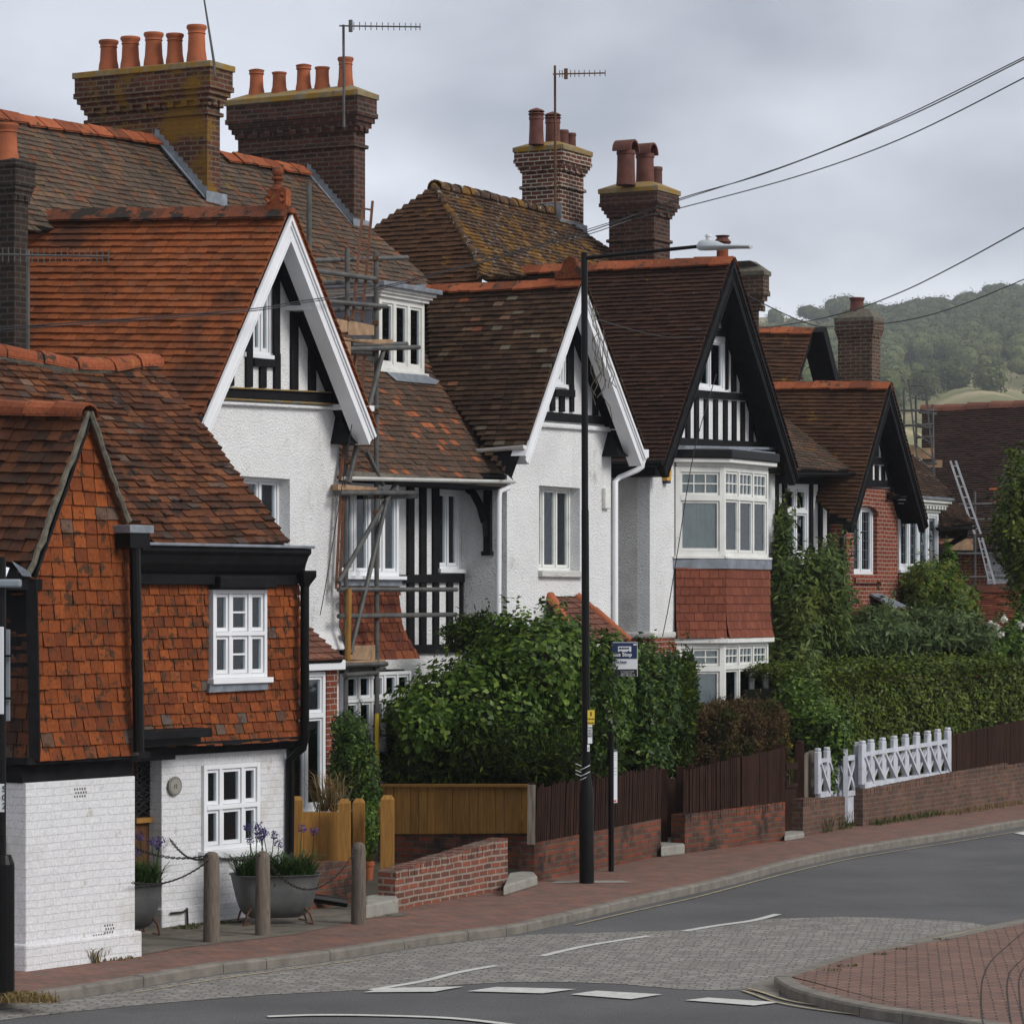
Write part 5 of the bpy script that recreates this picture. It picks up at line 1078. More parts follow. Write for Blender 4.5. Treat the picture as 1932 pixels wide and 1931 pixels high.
# bay: left cant, front, right cant
bA = FB.O(1275, 960, -.03); oB = -.62; bB = FB.O(1367, 960, oB); bC = FB.O(1450, 960, oB); tB_, tC_ = FB.st(bB)[0], FB.st(bC)[0]; bDd = FB.S(tC_+(tB_-FB.st(bA)[0]), -.03, 0)
for v in (bA, bB, bC): v.z = 0
fa = FrAB(bA, bB); fb = FrAB(bB, bC); fc = FrAB(bC, bDd); LA = (bB-bA).length; LB = (bC-bB).length
def zz(y, xp=1400): return FB.o(xp, y, oB)[2]
for (yt, yb_, tag_) in ((884,1050,'u'), (1212,1345,'l')):
    z1, z0 = zz(yt), zz(yb_)
    cu = ('curtain', ((0,.86),)); c2_ = ((0,.2),(.36,.62),(.74,.9)) if tag_ == 'u' else ((0,1),); md = M['whiteold']
    window(hD, fa, 0, (0, LA-.0, z0, z1), 1, rows=((1,3,2),(2.15,1,1)), cur=cu, mat=md, name='bay_window', sill=.04, fw=.085, dark_backing=False)
    window(hD, fb, 0, (0, LB, z0, z1), 3, rows=((1,3,2),(2.15,1,1)), cur=('curtain', c2_), mat=md, name='bay_window', sill=.04, fw=.06, sw=.035, dark_backing=False)
    window(hD, fc, 0, (0, LA, z0, z1), 1, rows=((1,3,2),(2.15,1,1)), cur=cu, mat=md, name='bay_window', sill=.04, fw=.085, dark_backing=False)
    MB().prism([bA+FB.n*.0+Vector((0,0,z1+.0))+FB.d*.0, bB+Vector((0,0,z1)), bC+Vector((0,0,z1)), bDd+Vector((0,0,z1))], (0,0,.10)).build('bay_cornice', md, hD, bevel=.02)
MB().prism([FB.S(FB.st(bA)[0], .1, 0)+Vector((0,0,zz(1345))), FB.S(FB.st(bDd)[0], .1, 0)+Vector((0,0,zz(1345))), FB.S(FB.st(bDd)[0], .12, 0)+Vector((0,0,zz(1345))), FB.S(FB.st(bA)[0], .12, 0)+Vector((0,0,zz(1345)))], (0,0,zz(884)-zz(1345))).build('dark_backing', M['dark'], hD)  # dark slab behind the bay panes in place of an unlit room
def bayring(e, z0, z1, mat, name, bev=0):          # solid slab following the bay outline, e = outward growth
    A = FB.st(bA); P = [FB.S(A[0]-e, 0, z0), FB.S(tB_-e*.5, oB-e, z0), FB.S(tC_+e*.5, oB-e, z0), FB.S(FB.st(bDd)[0]+e, 0, z0)]
    return MB().prism(P, (0,0,z1-z0)).build(name, mat, hD, bevel=bev)
bayring(.05, zz(1073), zz(1055.5), M['lead'], 'lead_band'); bayring(-.02, zz(1202), zz(1073), M['black'], 'bay_core')
bayring(.13, zz(876), zz(867), M['whiteold'], 'cornice_moulding', .01); bayring(.17, zz(869)+.004, zz(851), M['blackgloss'], 'bay_gutter', .02)
bayring(.10, zz(852)+.003, zz(848), M['lead'], 'bay_lead_roof')
m = MB(); pxprism(m, FB, .0, [(1262,841),(1462,845),(1462,849),(1258,848)], .3); m.build('lead_apron', M['lead'], hD)
class VF(VP): pass
zb0, zb1 = zz(1202), zz(1073); fl = (zb0, .5, .07)
for fr2, L2, e2 in ((fa, LA, .03), (fb, LB, 0), (fc, LA, .0)):
    fn = (lambda f: (lambda u, v, h: f.S(u, -.02-h-(.07*max(0, 1-(v-zb0)/.5)**2), v)))(fr2)
    tilefill('hung_tiles', fn, [(-.01, zb0), (L2+.01, zb0), (L2+.01, zb1), (-.01, zb1)], .138, .165, M['tBay'], hD, jit=.35, th=.012)
bayring(.09, zz(1212)+.0, zz(1203), M['whiteold'], 'cornice_moulding', .01)
m = MB(); q = FB.st(FB.O(1253, 894, 0)); 
m.prism([FB.S(q[0]+a*.1, 0, q[2]+b*.16) for a, b in ((-1,.4),(-.4,1),(.6,1),(1,.4),(.8,-.7),(-.7,-.7))], -FB.n*.09); ab = m.build('alarm_box', M['yellow'], hD, bevel=.01)
MB().box(FB, q[0]-.06, q[0]+.07, -.085, -.0, q[2]-.15, q[2]-.113).build('alarm_lens', M['navy'], hD)
m = MB(); m.tube([ED-FB.d*.05+Vector((0,0,-.03)), ED-FB.d*.05+FB.n*1.4+Vector((0,0,-.03))], .06); m.build('gutter', M['blackgloss'], hD)
MB().box(FB, FB.st(ED)[0]+.08, tDL+.1, -.3, .9, FB.st(ED)[2]-.22, FB.st(ED)[2]-.08).build('eaves_board', M['black'], hD)
# stack of this house behind the ridge, with hooded pots
c4_, i4 = gch(hD, 1149, 1234, 1264, 352, 520, 57.5, M['bCh2'], (.52,.14), 450, M['flaunch'], .12, label='dark stack with two hooded pots')
for (x, oo, h, r, hood) in [(1181,.5,.58,.17,1),(1217,.5,.62,.17,1),(1238,.2,.52,.12,0)]:
    p = FB.O(x, 330, i4[2]+(i4[3]-i4[2])*(1-oo)); pt = pot(hD, (p.x, p.y, i4[4]), h, r, M['potdark'], 'straight'); pt.parent = c4_
    if hood:
        m = MB(); zc = i4[4]+h; n_ = 12; rr_ = r*1.15; rows = []
        for s_ in (-1.35, 1.35): rows.append([Vector((p.x, p.y, zc-.02))+FB.d*rr_*1.0*math.cos(math.pi*k2/n_)+FB.n*s_*r*.8+Vector((0,0,rr_*1.1*math.sin(math.pi*k2/n_))) for k2 in range(n_+1)])
        inr = [[Vector((p.x, p.y, zc-.02))+FB.d*rr_*.82*math.cos(math.pi*k2/n_)+FB.n*s_*r*.8+Vector((0,0,rr_*.92*math.sin(math.pi*k2/n_))) for k2 in range(n_+1)] for s_ in (-1.35, 1.35)]
        m.grid(rows); m.grid(inr); m.grid([rows[0], inr[0]]); m.grid([rows[1], inr[1]]); m.build('chimney_cowl', M['potdark'], hD, smooth=False).parent = c4_
# ================================================================ recessed timbered range right of the bay, next houses
tDE0 = tDR; rc2 = .35; tE_L = FB.o(1597, 1000, .0)[0]
hE = thing('red_brick_house', 'red brick gabled house with arched window and black bargeboards', 'house', tuple(FB.S(tE_L+1, 0, .1)))
we = pbox(FB, rc2, 1482, 917, 1526, 1050); zt2 = FB.o(1550, 905, rc2)[2]
wall(hE, FB, rc2, [(tDE0-.5, .1), (tE_L+.0, .1), (tE_L, zt2), (tDE0-.5, zt2)], [we], M['render'], name='recessed_wall')
window(hE, FB, rc2+.01, we, 2, rows=((1,1,1),(2,1,1)), cur=('curtaind', ((0,1),)), fw=.06)
MB().box(FB, tE_L, tE_L+.2, .22, 1.2, .1, zt2).build('return_wall', M['bRed'], hE)
timbers(hE, [rx(1475,1482,905,1100), rx(1526,1531,905,1100), rx(1543,1549,905,1100), rx(1560,1568,905,1100), rx(1459,1466,905,1100)], o=rc2, dep=.04)
timbers(hE, [[(1455,896),(1570,898),(1570,914),(1455,912)]], o=rc2, dep=.06, name='timber_beam')
eR = FB.O(1622, 888, -.15); zr = eR.z; r0 = FB.O(1455, 728, 2.6); 
plDE = Plane(FB.S(FB.st(r0)[0]-3, 2.6, r0.z), FB.S(FB.st(r0)[0], 2.6, r0.z), eR)
roof(hE, 'roof_tiles', plDE, [(1458,734),(1500,770),(1545,808),(1585,850),(1620,887),(1500,884),(1400,882),(1400,734)], .10, .165, M['tMain'], jit=1.1)
gutter(hE, FB.O(1480, 892, -.22), FB.O(1622, 892, -.22), M['blackgloss'], .07)
m = MB(); m.prism([FB.O(1572,896,.3), FB.O(1612,897,-.1), FB.O(1606,912,-.05), FB.O(1590,914,.1)], FB.n*.5); m.build('eaves_bracket', M['black'], hE)
oE2 = -.45
PE, EE, RE, plE, nE = wing(hE, (1678,724), (1606,984), (1747,984), oE2, M['tE'], .088, (1400,724), poly=[(1440,728),(1677,727),(1606,985),(1564,965),(1500,900),(1440,800)], rr=.15)
barge(hE, PE-Vector((0,0,.05)), EE, RE, M['black'], .2, .1, ext=.1); soffit(hE, PE-Vector((0,0,.1)), EE, RE, .45)
MB().prism([PE+FB.n*.42+Vector((0,0,-.2)), RE+FB.n*.42, RE+FB.n*.42-FB.d*.0-Vector((0,0,.02)), FB.S(FB.st(RE)[0]-.35, FB.st(RE)[1]+.42, FB.st(RE)[2]+.1)], FB.n*.1).build('gable_shadow_board', M['black'], hE)
tEf = FB.o(1616, 1000, 0)[0]; tEr = FB.o(1694, 1000, 0)[0]; pk = FB.st(PE); wa_ = pbox(FB, 0, 1611, 956, 1655, 1083)
zbk = FB.o(1655, 920, 0)[2]
wall(hE, FB, 0, [(tE_L, .1), (tEr, .1), (tEr, zbk), (tE_L, zbk)], [wa_], M['bRed'], name='brick_wall')
wall(hE, FB, 0, [(tE_L, zbk), (tEr, zbk), (tEr, FB.o(1692,900,0)[2]), (pk[0], pk[2]-.25), (tE_L, FB.o(1620,940,0)[2])], [], M['render'], name='gable_wall')
window(hE, FB, .08, wa_, 2, cur=('curtaind', ((0,1),)), leaded=True, fw=.05)
# arch over the window
m = MB(); cx_ = (wa_[0]+wa_[1])/2; hw = (wa_[1]-wa_[0])/2
n_ = 16; outer = [(cx_+(hw+.16)*math.cos(math.pi*i/n_), wa_[3]-.02+(.34)*math.sin(math.pi*i/n_)) for i in range(n_+1)]; inn = [(cx_+hw*math.cos(math.pi*i/n_), wa_[3]-.14+(.16)*math.sin(math.pi*i/n_)) for i in range(n_+1)]
for i in range(n_): m.prism([FB.S(outer[i][0], -.03, outer[i][1]), FB.S(outer[i+1][0], -.03, outer[i+1][1]), FB.S(inn[i+1][0], -.03, inn[i+1][1]), FB.S(inn[i][0], -.03, inn[i][1])], FB.n*.12)
m.build('brick_arch', M['bRed'], hE)
MB().box(FB, wa_[0]-.06, wa_[1]+.2, -.07, .08, wa_[2]-.16, wa_[2]-.06).build('brick_sill', M['bRed'], hE)
k = cc(.3347, 1285.7, 447.2)
timbers(hE, [R_(1085,1140,1103,1240), R_(1123,1110,1145,1240), R_(1052,1285,1070,1368), R_(1088,1285,1104,1370), R_(1125,1290,1140,1372), R_(1160,1290,1185,1380)])
timbers(hE, [[k(1050,1240),k(1200,1245),k(1200,1282),k(1045,1280)], [k(1020,1366),k(1215,1376),k(1215,1410),k(1010,1408)]], dep=.06, name='timber_beam')
timbers(hE, [[k(1110,1080),k(1160,1080),k(1260,1500),k(1180,1400)]], dep=.05, name='raking_timber')
m = MB(); m.tube([FB.O(1590, 975, -.2), FB.O(1597, 985, -.12), FB.O(1592,1005,.0), FB.O(1589,1020,.0), FB.O(1589,1110,.0)], .05, 8); m.build('downpipe', M['blackgloss'], hE, smooth=True)
m = MB(); q = FB.st(FB.O(1650, 1135, 0)); m.prism([FB.S(q[0]-.25, 0, q[2]+.12), FB.S(q[0]+.35, 0, q[2]+.12), FB.S(q[0]+.5, -.5, q[2]-.14), FB.S(q[0]-.3, -.5, q[2]-.14)], (0,0,.04)); m.build('bay_lead_roof', M['lead'], hE)
m = MB(); m.prism([FB.S(q[0]-.3, -.5, q[2]-.14), FB.S(q[0]+.5, -.5, q[2]-.14), FB.S(q[0]+.6, -.7, q[2]-.32), FB.S(q[0]-.4, -.7, q[2]-.32)], (0,0,.03)); m.build('bay_roof_tiles', M['tPorch'], hE)
# small rear gable
oS = 3.2
PS = FB.O(1535, 622, oS); ES = FB.O(1505, 716, oS); RS = FB.O(1558, 714, oS); tS = FB.st(PS)[0]; Bk = FB.T(1380, 620, tS); plS = Plane(Bk, PS, ES)
roof(hE, 'roof_tiles', plS, [(1380,622),(1534,624),(1505,718),(1380,718)], .10, .165, M['tE']); ridge(hE, Bk, PS, M['ridge'], r=.15, seg=.4, ang=True)
m = MB(); 
for A, B in ((PS, RS+(RS-PS)*.3),): 
    d = (B-A).normalized(); m.bar(A, B, .5, .2, up=(0,0,1))
m.build('bargeboard', M['black'], hE)
MB().prism([PS+FB.n*.5, ES+FB.n*.5, RS+FB.n*.5], FB.n*.1).build('gable_wall', M['bRed'], hE)
# stacks
c5, i5 = gch(hE, 1581, 1645, 1661, 597, 740, 66.0, M['bCh5'], (.42,.06), None, M['mortar'], .18, label='square brown brick stack against the hill')
p = FB.S((i5[0]+i5[1])/2, (i5[2]+i5[3])/2+.05, i5[4]); pt = pot(hE, tuple(p), .32, .16, M['potdark'], 'roll'); pt.parent = c5
c6, i6 = gch(hD, 1372, 1432, 1443-12, 512, 640, 60.0, M['bCh5'], (.75,.17), None, M['mortar'], .2, label='brown stack peeping behind the black gable peak')
q = Yd(1363, 480, 59.5); m = MB(); m.tube([(q.x, q.y, q.z-.4), (q.x, q.y, q.z+.18)], .11, 12); hx = m.build('chimney_pot', M['ridge'], hD)
m = MB(); m.lathe((q.x, q.y, q.z+.18), [(.13,0),(.17,.05),(.1,.13),(.14,.17)], 12); m.build('chimney_cowl', M['potdark'], hD)
q = Yd(1383, 505, 59.8); m = MB(); m.lathe((q.x, q.y, q.z-.1), [(.07,0),(.07,.1),(.08,.11),(.07,.12),(.08,.16),(.07,.17),(.07,.22)], 10); m.build('flue_terminal', M['alu'], hD)
# ================================================================ house beyond: leaded bay and dark hipped eaves
tF = FB.o(1771, 1000, -.1)[0]
hF = thing('leaded_bay_house', 'house end with white leaded bay window and dentil cornice under dark tiles', 'house', tuple(FB.S(tF, 0, .1)))
wf = (FB.o(1697, 1010, .0)[0], FB.o(1771, 1010, .0)[0], FB.o(1735, 1075, 0)[2], FB.o(1735, 965, 0)[2])
window(hF, FB, 0, wf, 4, leaded=True, cur=('curtaind', ((0,1),)), fw=.07, name='bay_window')
MB().box(FB, wf[0]-.6, wf[1]+.4, .55, 1.6, .1, wf[3]+.2).build('wall', M['bRed'], hF)
MB().box(FB, wf[0], wf[1], .0, .55, .1, wf[2]-.07).build('bay_base', M['bRed'], hF)
m = MB()
for i, e_ in enumerate((.03,.08,.14,.2)): m.box(FB, wf[0]-e_, wf[1]+e_, -e_, .6, wf[3]+.06*i, wf[3]+.06*i+.058)
for i in range(14): tt = wf[0]+(wf[1]-wf[0])*i/13; m.box(FB, tt, tt+.07, -.13, -.08, wf[3]+.06, wf[3]+.12)
m.build('dentil_cornice', M['whiteold'], hF); MB().box(FB, wf[0]-.24, wf[1]+.24, -.24, .6, wf[3]+.24, wf[3]+.29).build('lead_flat', M['lead'], hF)
e2 = FB.O(1800, 938, -.0); r2 = FB.O(1700, 840, 1.9)
plF = Plane(FB.S(0, 1.9, r2.z), FB.S(3, 1.9, r2.z), e2)
roof(hF, 'roof_tiles', plF, [(1690,830),(1712,852),(1745,880),(1775,912),(1800,937),(1740,937),(1680,935)], .10, .165, M['tC'])
e3 = FB.O(1835, 990, -.1); plF2 = Plane(FB.S(0, 1.5, FB.o(1790,940,1.5)[2]), FB.S(3, 1.5, FB.o(1790,940,1.5)[2]), e3)
roof(hF, 'eaves_tiles', plF2, [(1768,948),(1790,938),(1812,960),(1836,989),(1775,992)], .10, .165, M['tC'])
gutter(hF, FB.O(1770, 995, -.15), FB.O(1838, 993, -.15), M['blackgloss'], .06)
m = MB(); m.prism([FB.O(1795,996,.0), FB.O(1833,996,-.1), FB.O(1822,1012,0), FB.O(1812,1014,.1)], FB.n*.4); m.build('eaves_bracket', M['black'], hF)
m = MB(); m.tube([FB.O(1824,998,-.1), FB.O(1822,1010,-.1), FB.O(1800,1022,.1), FB.O(1788,1032,.2), FB.O(1783,1045,.2), FB.O(1782,1100,.2)], .055, 8); m.build('downpipe', M['blackgloss'], hF, smooth=True)
# ================================================================ long dark roof at the far right
FG = Fr(Yd(1850, 1035, 76), 28+90)
ga_ = Yd(1740, 772, 81); gb_ = Yd(2050, 757, 79.0); ge = Yd(1850, 1040, 74.5)
hG = thing('long_roofed_house', 'house with long near-black tiled roof below the hills at the right edge', 'house', (ge.x, ge.y, .1))
plG = Plane(ga_, gb_, ge)
roof(hG, 'roof_tiles', plG, [(1740,775),(2050,760),(2050,1036),(1780,1042),(1740,1000)], .105, .165, M['tG'], jit=.9)
ridge(hG, ga_+Vector((0,0,.0)), gb_, M['tPorch'], r=.17, seg=.58)
mb = MB()
for x0, y0 in ((1866,927),(1893,935),(1888,948),(1874,951),(1881,946),(1895,952)):
    c = plG.uv(plG.px(x0, y0)); mb.prism([plG.fn(c[0]+a, c[1]+b, .03) for a, b in ((0,0),(.2,0),(.2,.1),(0,.1))], plG.n*.012)
mb.build('replacement_tiles', M['ridge'], hG)
fg = FrAB(Vector((ge.x-9, 0, 0))+Vector((0, ge.y+1, 0)), Vector((ge.x+6, ge.y+.5, 0)))
wg = pbox(fg, 0, 1862, 1046, 1904, 1102)
wall(hG, fg, 0, [(0, .1), (15, .1), (15, ge.z+.3), (0, ge.z+.3)], [wg], M['bRed'], name='wall')
window(hG, fg, 0, wg, 1, rows=((1,3,1),(1.4,3,2)), fw=.07)
MB().box(fg, 0, 15, -1.2, 0.1, ge.z-.05, ge.z+.05).build('eaves_board', M['black'], hG)
lo_ = Yd(1900, 1200, 70); hi_ = Yd(1780, 1118, 72.5); hi2 = Yd(1990, 1112, 72)
lt = thing('low_tiled_outbuilding', 'low outbuilding with red tiled roof and brick ridge behind the white roses', 'outbuilding', (lo_.x, lo_.y, .1))
plO = Plane(hi_, hi2, lo_); roof(lt, 'roof_tiles', plO, [(1770,1120),(1990,1112),(1990,1196),(1770,1200)], .105, .165, M['tHung'], jit=.8, under=M['tHung'])
m = MB(); m.bar(Yd(1770,1112,72.5), Yd(1990,1106,72), .3, .2); m.build('brick_ridge', M['bWall'], lt)
MB().prism([Vector((lo_.x-4, lo_.y+.2, .1)), Vector((lo_.x+4, lo_.y+.1, .1)), Vector((lo_.x+4, lo_.y+.3, .1)), Vector((lo_.x-4, lo_.y+.4, .1))], (0,0,lo_.z-.15)).build('wall', M['bWall'], lt)
# ================================================================ garden walls, fences and gates
def gwall(name, label, xL, yLb, yLt, xR, yRb, yRt, mat, th=.22, cope=True, cat='garden wall'):
    a = G(xL, yLb, .1); b = G(xR, yRb, .1); za = zat(yLt, a.y); zb = zat(yRt, b.y); d = (b-a); d.z = 0; n = Vector((-d.y, d.x, 0)).normalized()
    t = thing(name, label, cat, tuple(a)); h = .11 if cope else 0
    a.z = b.z = .08
    MB().prism([a, b, Vector((b.x, b.y, zb-h)), Vector((a.x, a.y, za-h))], n*th).build('brickwork', mat, t)
    if cope:
        m = MB(); L_ = d.length; k = int(L_/.075); dn = d.normalized()
        for i in range(k):
            u0, u1 = L_*i/k+.004, L_*(i+1)/k-.004; z0 = za+(zb-za)*u0/L_; j = random.uniform(-.004, .004)
            p = Vector((a.x, a.y, 0))+dn*u0+n*(-.004+j); q = Vector((a.x, a.y, 0))+dn*u1+n*(-.004+j)
            m.prism([p+Vector((0,0,z0-h)), q+Vector((0,0,z0-h)), q+Vector((0,0,z0+j)), p+Vector((0,0,z0+j))], n*(th+.008))
        m.build('soldier_coping', mat, t)
    return t, a, b, za, zb, n
def palings(name, label, xL, yLb, yLt, xR, yRb, yRt, Ya, Yb, mat, wd=.045, lean=0, gap=.3, cat='fence', group=None, posts=True, rail=True, ragged=.02):
    t = thing(name, label, cat, tuple(Yd(xL, yLb, Ya)), group); A = Yd(xL, yLb, Ya); B = Yd(xR, yRb, Yb); A1 = Yd(xL, yLt, Ya); B1 = Yd(xR, yRt, Yb); d = (B-A); L_ = d.length; n = Vector((-d.y, d.x, 0)).normalized(); k = int(L_/(wd*(1+gap))); m = MB(); dh = Vector((d.x, d.y, 0)).normalized()
    for i in range(k):
        f0 = i/k; f1 = f0+1/(k*(1+gap)); j = random.uniform(-ragged, ragged); jj = random.uniform(-.5, .5)*lean*.3
        p = A.lerp(B, f0); q = A.lerp(B, f1); r = A1.lerp(B1, f1)+Vector((0,0,j))+dh*(lean+jj); s = A1.lerp(B1, f0)+Vector((0,0,j))+dh*(lean+jj)
        o = n*random.uniform(-.006, .006); m.prism([p+o, q+o, r+o, s+o], n*.018)
    m.build('palings', mat, t)
    if rail:
        m = MB()
        for f in (.2, .8): m.bar(A.lerp(A1, f)+n*.045, B.lerp(B1, f)+n*.045, .05, .07)
        m.build('rail', mat, t)
    if posts:
        for f in (0.02, .5, .98): m = MB(); m.bar(A.lerp(B, f)+n*.08, A1.lerp(B1, f)+n*.08+Vector((0,0,.04)), .1, .1); m.build('post', mat, t)
    return t
# white garden wall of reclaimed brick
gwall('garden_wall', 'low garden wall of mottled reclaimed bricks with pale mortar beside the tall pine post', 746, 1716, 1642, 958, 1676, 1580, M['bNew'], th=.22)
w2, a2, b2, za2, zb2, n2 = gwall('garden_wall', 'dark old brick garden wall behind the black lamp post', 1008, 1662, 1590, 1247, 1614, 1544, M['bWall'], cope=False)
palings('paling_fence', 'leaning dark brown palings on the old brick wall behind the black lamp post', 1010, 1590, 1483, 1246, 1544, 1448, a2.y+.08, b2.y+.08, M['brownfence'], lean=.05, ragged=.03)
MB().bar(Yd(1002, 1592, a2.y-.02), Yd(1003, 1480, a2.y-.02), .10, .10).build('fence_post', M['palepal'], None)
po = [o for o in bpy.data.objects if o.name.startswith('fence_post') and o.parent is None][-1]; tag(po, 'pale weathered post at the corner of the new pine fence and dark palings', 'fence post')
gwall('garden_wall', 'orange and brown old brick wall under the fence left of the brown gate', 1292, 1609, 1536, 1481, 1584, 1512, M['bWall'], cope=True)
pa, pb_ = G(1292,1609), G(1481,1584)
palings('paling_fence', 'dark brown paling fence below the browned conifer hedge', 1312, 1532, 1448, 1398, 1520, 1427, pa.y+.3, pa.y+(pb_.y-pa.y)*.58, M['brownfence'], ragged=.01)
palings('paling_fence', 'few dark palings on the brick pier right of the dark gateway', 1289, 1536, 1453, 1313, 1531, 1448, pa.y+.12, pa.y+.32, M['brownfence'], posts=False, rail=False)
palings('board_fence', 'smooth dark brown board fence just left of the brown gate', 1400, 1522, 1428, 1481, 1512, 1409, pa.y+(pb_.y-pa.y)*.6, pb_.y+.05, M['brownfence'], wd=.12, gap=.02, ragged=.003)
# brick pier and dark gateway
gp_ = thing('gateway', 'dark narrow gateway with tall brown posts between the two old brick walls', 'gateway', tuple(G(1250,1606)))
for x in (1251, 1284): m = MB(); q = G(x, 1606 if x < 1270 else 1602); m.bar(q, Vector((q.x, q.y, zat(1450 if x < 1270 else 1446, q.y))), .12, .12); m.build('post', M['brownfence'], gp_)
q = G(1256, 1604); q2 = G(1281, 1601); m = MB(); m.prism([q+Vector((-.1,.35,.15)), q2+Vector((0,.35,.15)), Vector((q2.x, q2.y+.35, zat(1470, q2.y))), Vector((q.x-.1, q.y+.35, zat(1470, q.y)))], (0,.04,0)); m.build('gate_leaf', M['brownfence'], gp_)
def stone(label, px, h=.14):
    P = [G(x, y, .1) for x, y in px]; P = [Vector((p.x, p.y, .1)) for p in P]; o = MB().prism(P, (0,0,h)).build('doorstep', M['stone'], None, bevel=.02); tag(o, label, 'doorstep'); return o
stone('pale stone step in the dark gateway between the old walls', [(1247,1616),(1292,1611),(1284,1600),(1243,1604)])
stone('worn stone step at the foot of the tall pine post', [(690,1734),(752,1722),(742,1704),(690,1716)], .16)
stone('broken stone step between the reclaimed brick wall and the dark wall', [(950,1690),(1014,1670),(1004,1658),(960,1664)], .12)
stone('small stone threshold under the brown wooden gate', [(1480,1587),(1518,1581),(1512,1571),(1478,1577)], .08)
# brown gate
A = G(1481,1578); B = G(1503,1575); bt = thing('wooden_gate', 'brown wooden garden gate with open slatted top beside its round topped post', 'gate', tuple(A))
m = MB(); dn = (B-A).normalized(); L_ = (B-A).length; zt_ = zat(1446, A.y); zm = zat(1486, A.y); nn = Vector((-dn.y, dn.x, 0))
m.prism([A+Vector((0,0,.06)), B+Vector((0,0,.06)), Vector((B.x,B.y,zm)), Vector((A.x,A.y,zm))], nn*.03); m.build('lower_panel', M['brownfence'], bt)
m = MB(); m.bar(Vector((A.x,A.y,zt_)), Vector((B.x,B.y,zt_)), .05, .1); m.bar(Vector((A.x,A.y,zm+.03)), Vector((B.x,B.y,zm+.03)), .05, .06)
for i in range(5): p = A+dn*L_*(i+.5)/5; m.bar(Vector((p.x,p.y,zm)), Vector((p.x,p.y,zt_)), .022, .02)
m.build('slats', M['brownfence'], bt)
q = G(1508,1571); m = MB(); m.bar(q, Vector((q.x,q.y,zat(1402,q.y))), .14, .14); m.lathe((q.x,q.y,zat(1402,q.y)), [(.075,0),(.07,.03),(.02,.05)], 10); m.build('gate_post', M['brownfence'], bt)
palings('paling_fence', 'short piece of bleached grey palings beside the brown gate post', 1514, 1507, 1422, 1532, 1504, 1415, q.y+.1, q.y+.5, M['palepal'], wd=.06, gap=.15, posts=False)
m = MB(); p = Yd(1538, 1506, q.y+.6); m.bar(p, Yd(1536, 1415, q.y+.6), .12, .12); fp = m.build('fence_post', M['palepal'], None); tag(fp, 'bleached post with rounded top left of the white lattice fence', 'fence post')
gwall('garden_wall', 'short low brown brick wall with weeds left of the white gate', 1515, 1577, 1507, 1594, 1562, 1502, M['bWall2'], cope=True)
w5 = gwall('garden_wall', 'long brown brick wall under the white lattice fence', 1628, 1558, 1487, 1932, 1509, 1432, M['bWall2'], cope=True)
# white lattice fences
def lattice(label, xs, ytops, ybots, Ys, yhead):
    t = thing('lattice_fence', label, 'fence', tuple(Yd(xs[0], ybots[0], Ys[0])))
    n = len(xs); P0_ = [Yd(xs[i], ybots[i], Ys[i]) for i in range(n)]; P1_ = [Yd(xs[i], ytops[i], Ys[i]) for i in range(n)]; d = (P0_[-1]-P0_[0]); nn = Vector((-d.y, d.x, 0)).normalized()
    m = MB(); m.bar(P0_[0]+Vector((0,0,.04)), P0_[-1]+Vector((0,0,.04)), .09, .09); m.bar(P1_[0]-Vector((0,0,.04)), P1_[-1]-Vector((0,0,.04)), .06, .06); m.build('rail', M['fencewhite'], t)
    for i in range(n):
        m = MB(); hd = (Ys[i]/F)*yhead; m.bar(P0_[i]+Vector((0,0,.05)), P1_[i]+Vector((0,0,hd-.03)), .18, .075, up=nn); m.prism([P1_[i]+Vector((0,0,hd-.03))+nn*a+d.normalized()*b for a, b in ((-.035,-.07),(-.035,.07),(.035,.07),(.035,-.07))], (0,0,.05)); m.build('post', M['fencewhite'], t, bevel=.015)
    for i in range(n-1):
        m = MB(); e = Vector((0,0,.07)); m.bar(P0_[i]+e+nn*.01, P1_[i+1]-e+nn*.01, .04, .065, up=nn); m.bar(P0_[i+1]+e-nn*.03, P1_[i]-e-nn*.03, .04, .065, up=nn); m.build('cross_brace', M['fencewhite'], t)
    return t
xs = [1627,1643,1665,1686.6,1708,1729,1750,1769,1788]; Y0_, Y1_ = w5[1].y+.08, w5[1].y+.08+(w5[2].y-w5[1].y)*.53
lattice('white lattice fence of crossed braces on the long brown wall', xs, [1418-(x-1627)*.155 for x in xs], [1486-(x-1627)*.145 for x in xs], [Y0_+(Y1_-Y0_)*(x-1627)/161 for x in xs], 19)
xs = [1543,1560,1577,1592]; lattice('short white lattice fence half hidden by the shrub', xs, [1430-(x-1543)*.12 for x in xs], [1504-(x-1543)*.09 for x in xs], [G(1515,1577).y+1+(x-1543)*.03 for x in xs], 17)
A = G(1595,1560); B = G(1613,1557); wg_ = thing('white_gate', 'narrow white garden gate with crossed top beside a stout white post', 'gate', tuple(A))
zt_, zm, zb_ = zat(1430, A.y), zat(1497, A.y), .16; m = MB(); m.prism([Vector((A.x,A.y,zb_)), Vector((B.x,B.y,zb_)), Vector((B.x,B.y,zm)), Vector((A.x,A.y,zm))], (0,.04,0)); m.build('lower_panel', M['fencewhite'], wg_)
m = MB(); 
for z in (zm, zt_): m.bar(Vector((A.x,A.y,z)), Vector((B.x,B.y,z)), .05, .08)
m.bar(Vector((A.x,A.y,zm)), Vector((B.x,B.y,zt_)), .05, .05); m.bar(Vector((B.x,B.y,zm)), Vector((A.x,A.y,zt_)), .04, .05); m.bar(Vector((A.x,A.y,zb_)), Vector((A.x,A.y,zt_+.15)), .07, .07); m.build('gate_frame', M['fencewhite'], wg_)
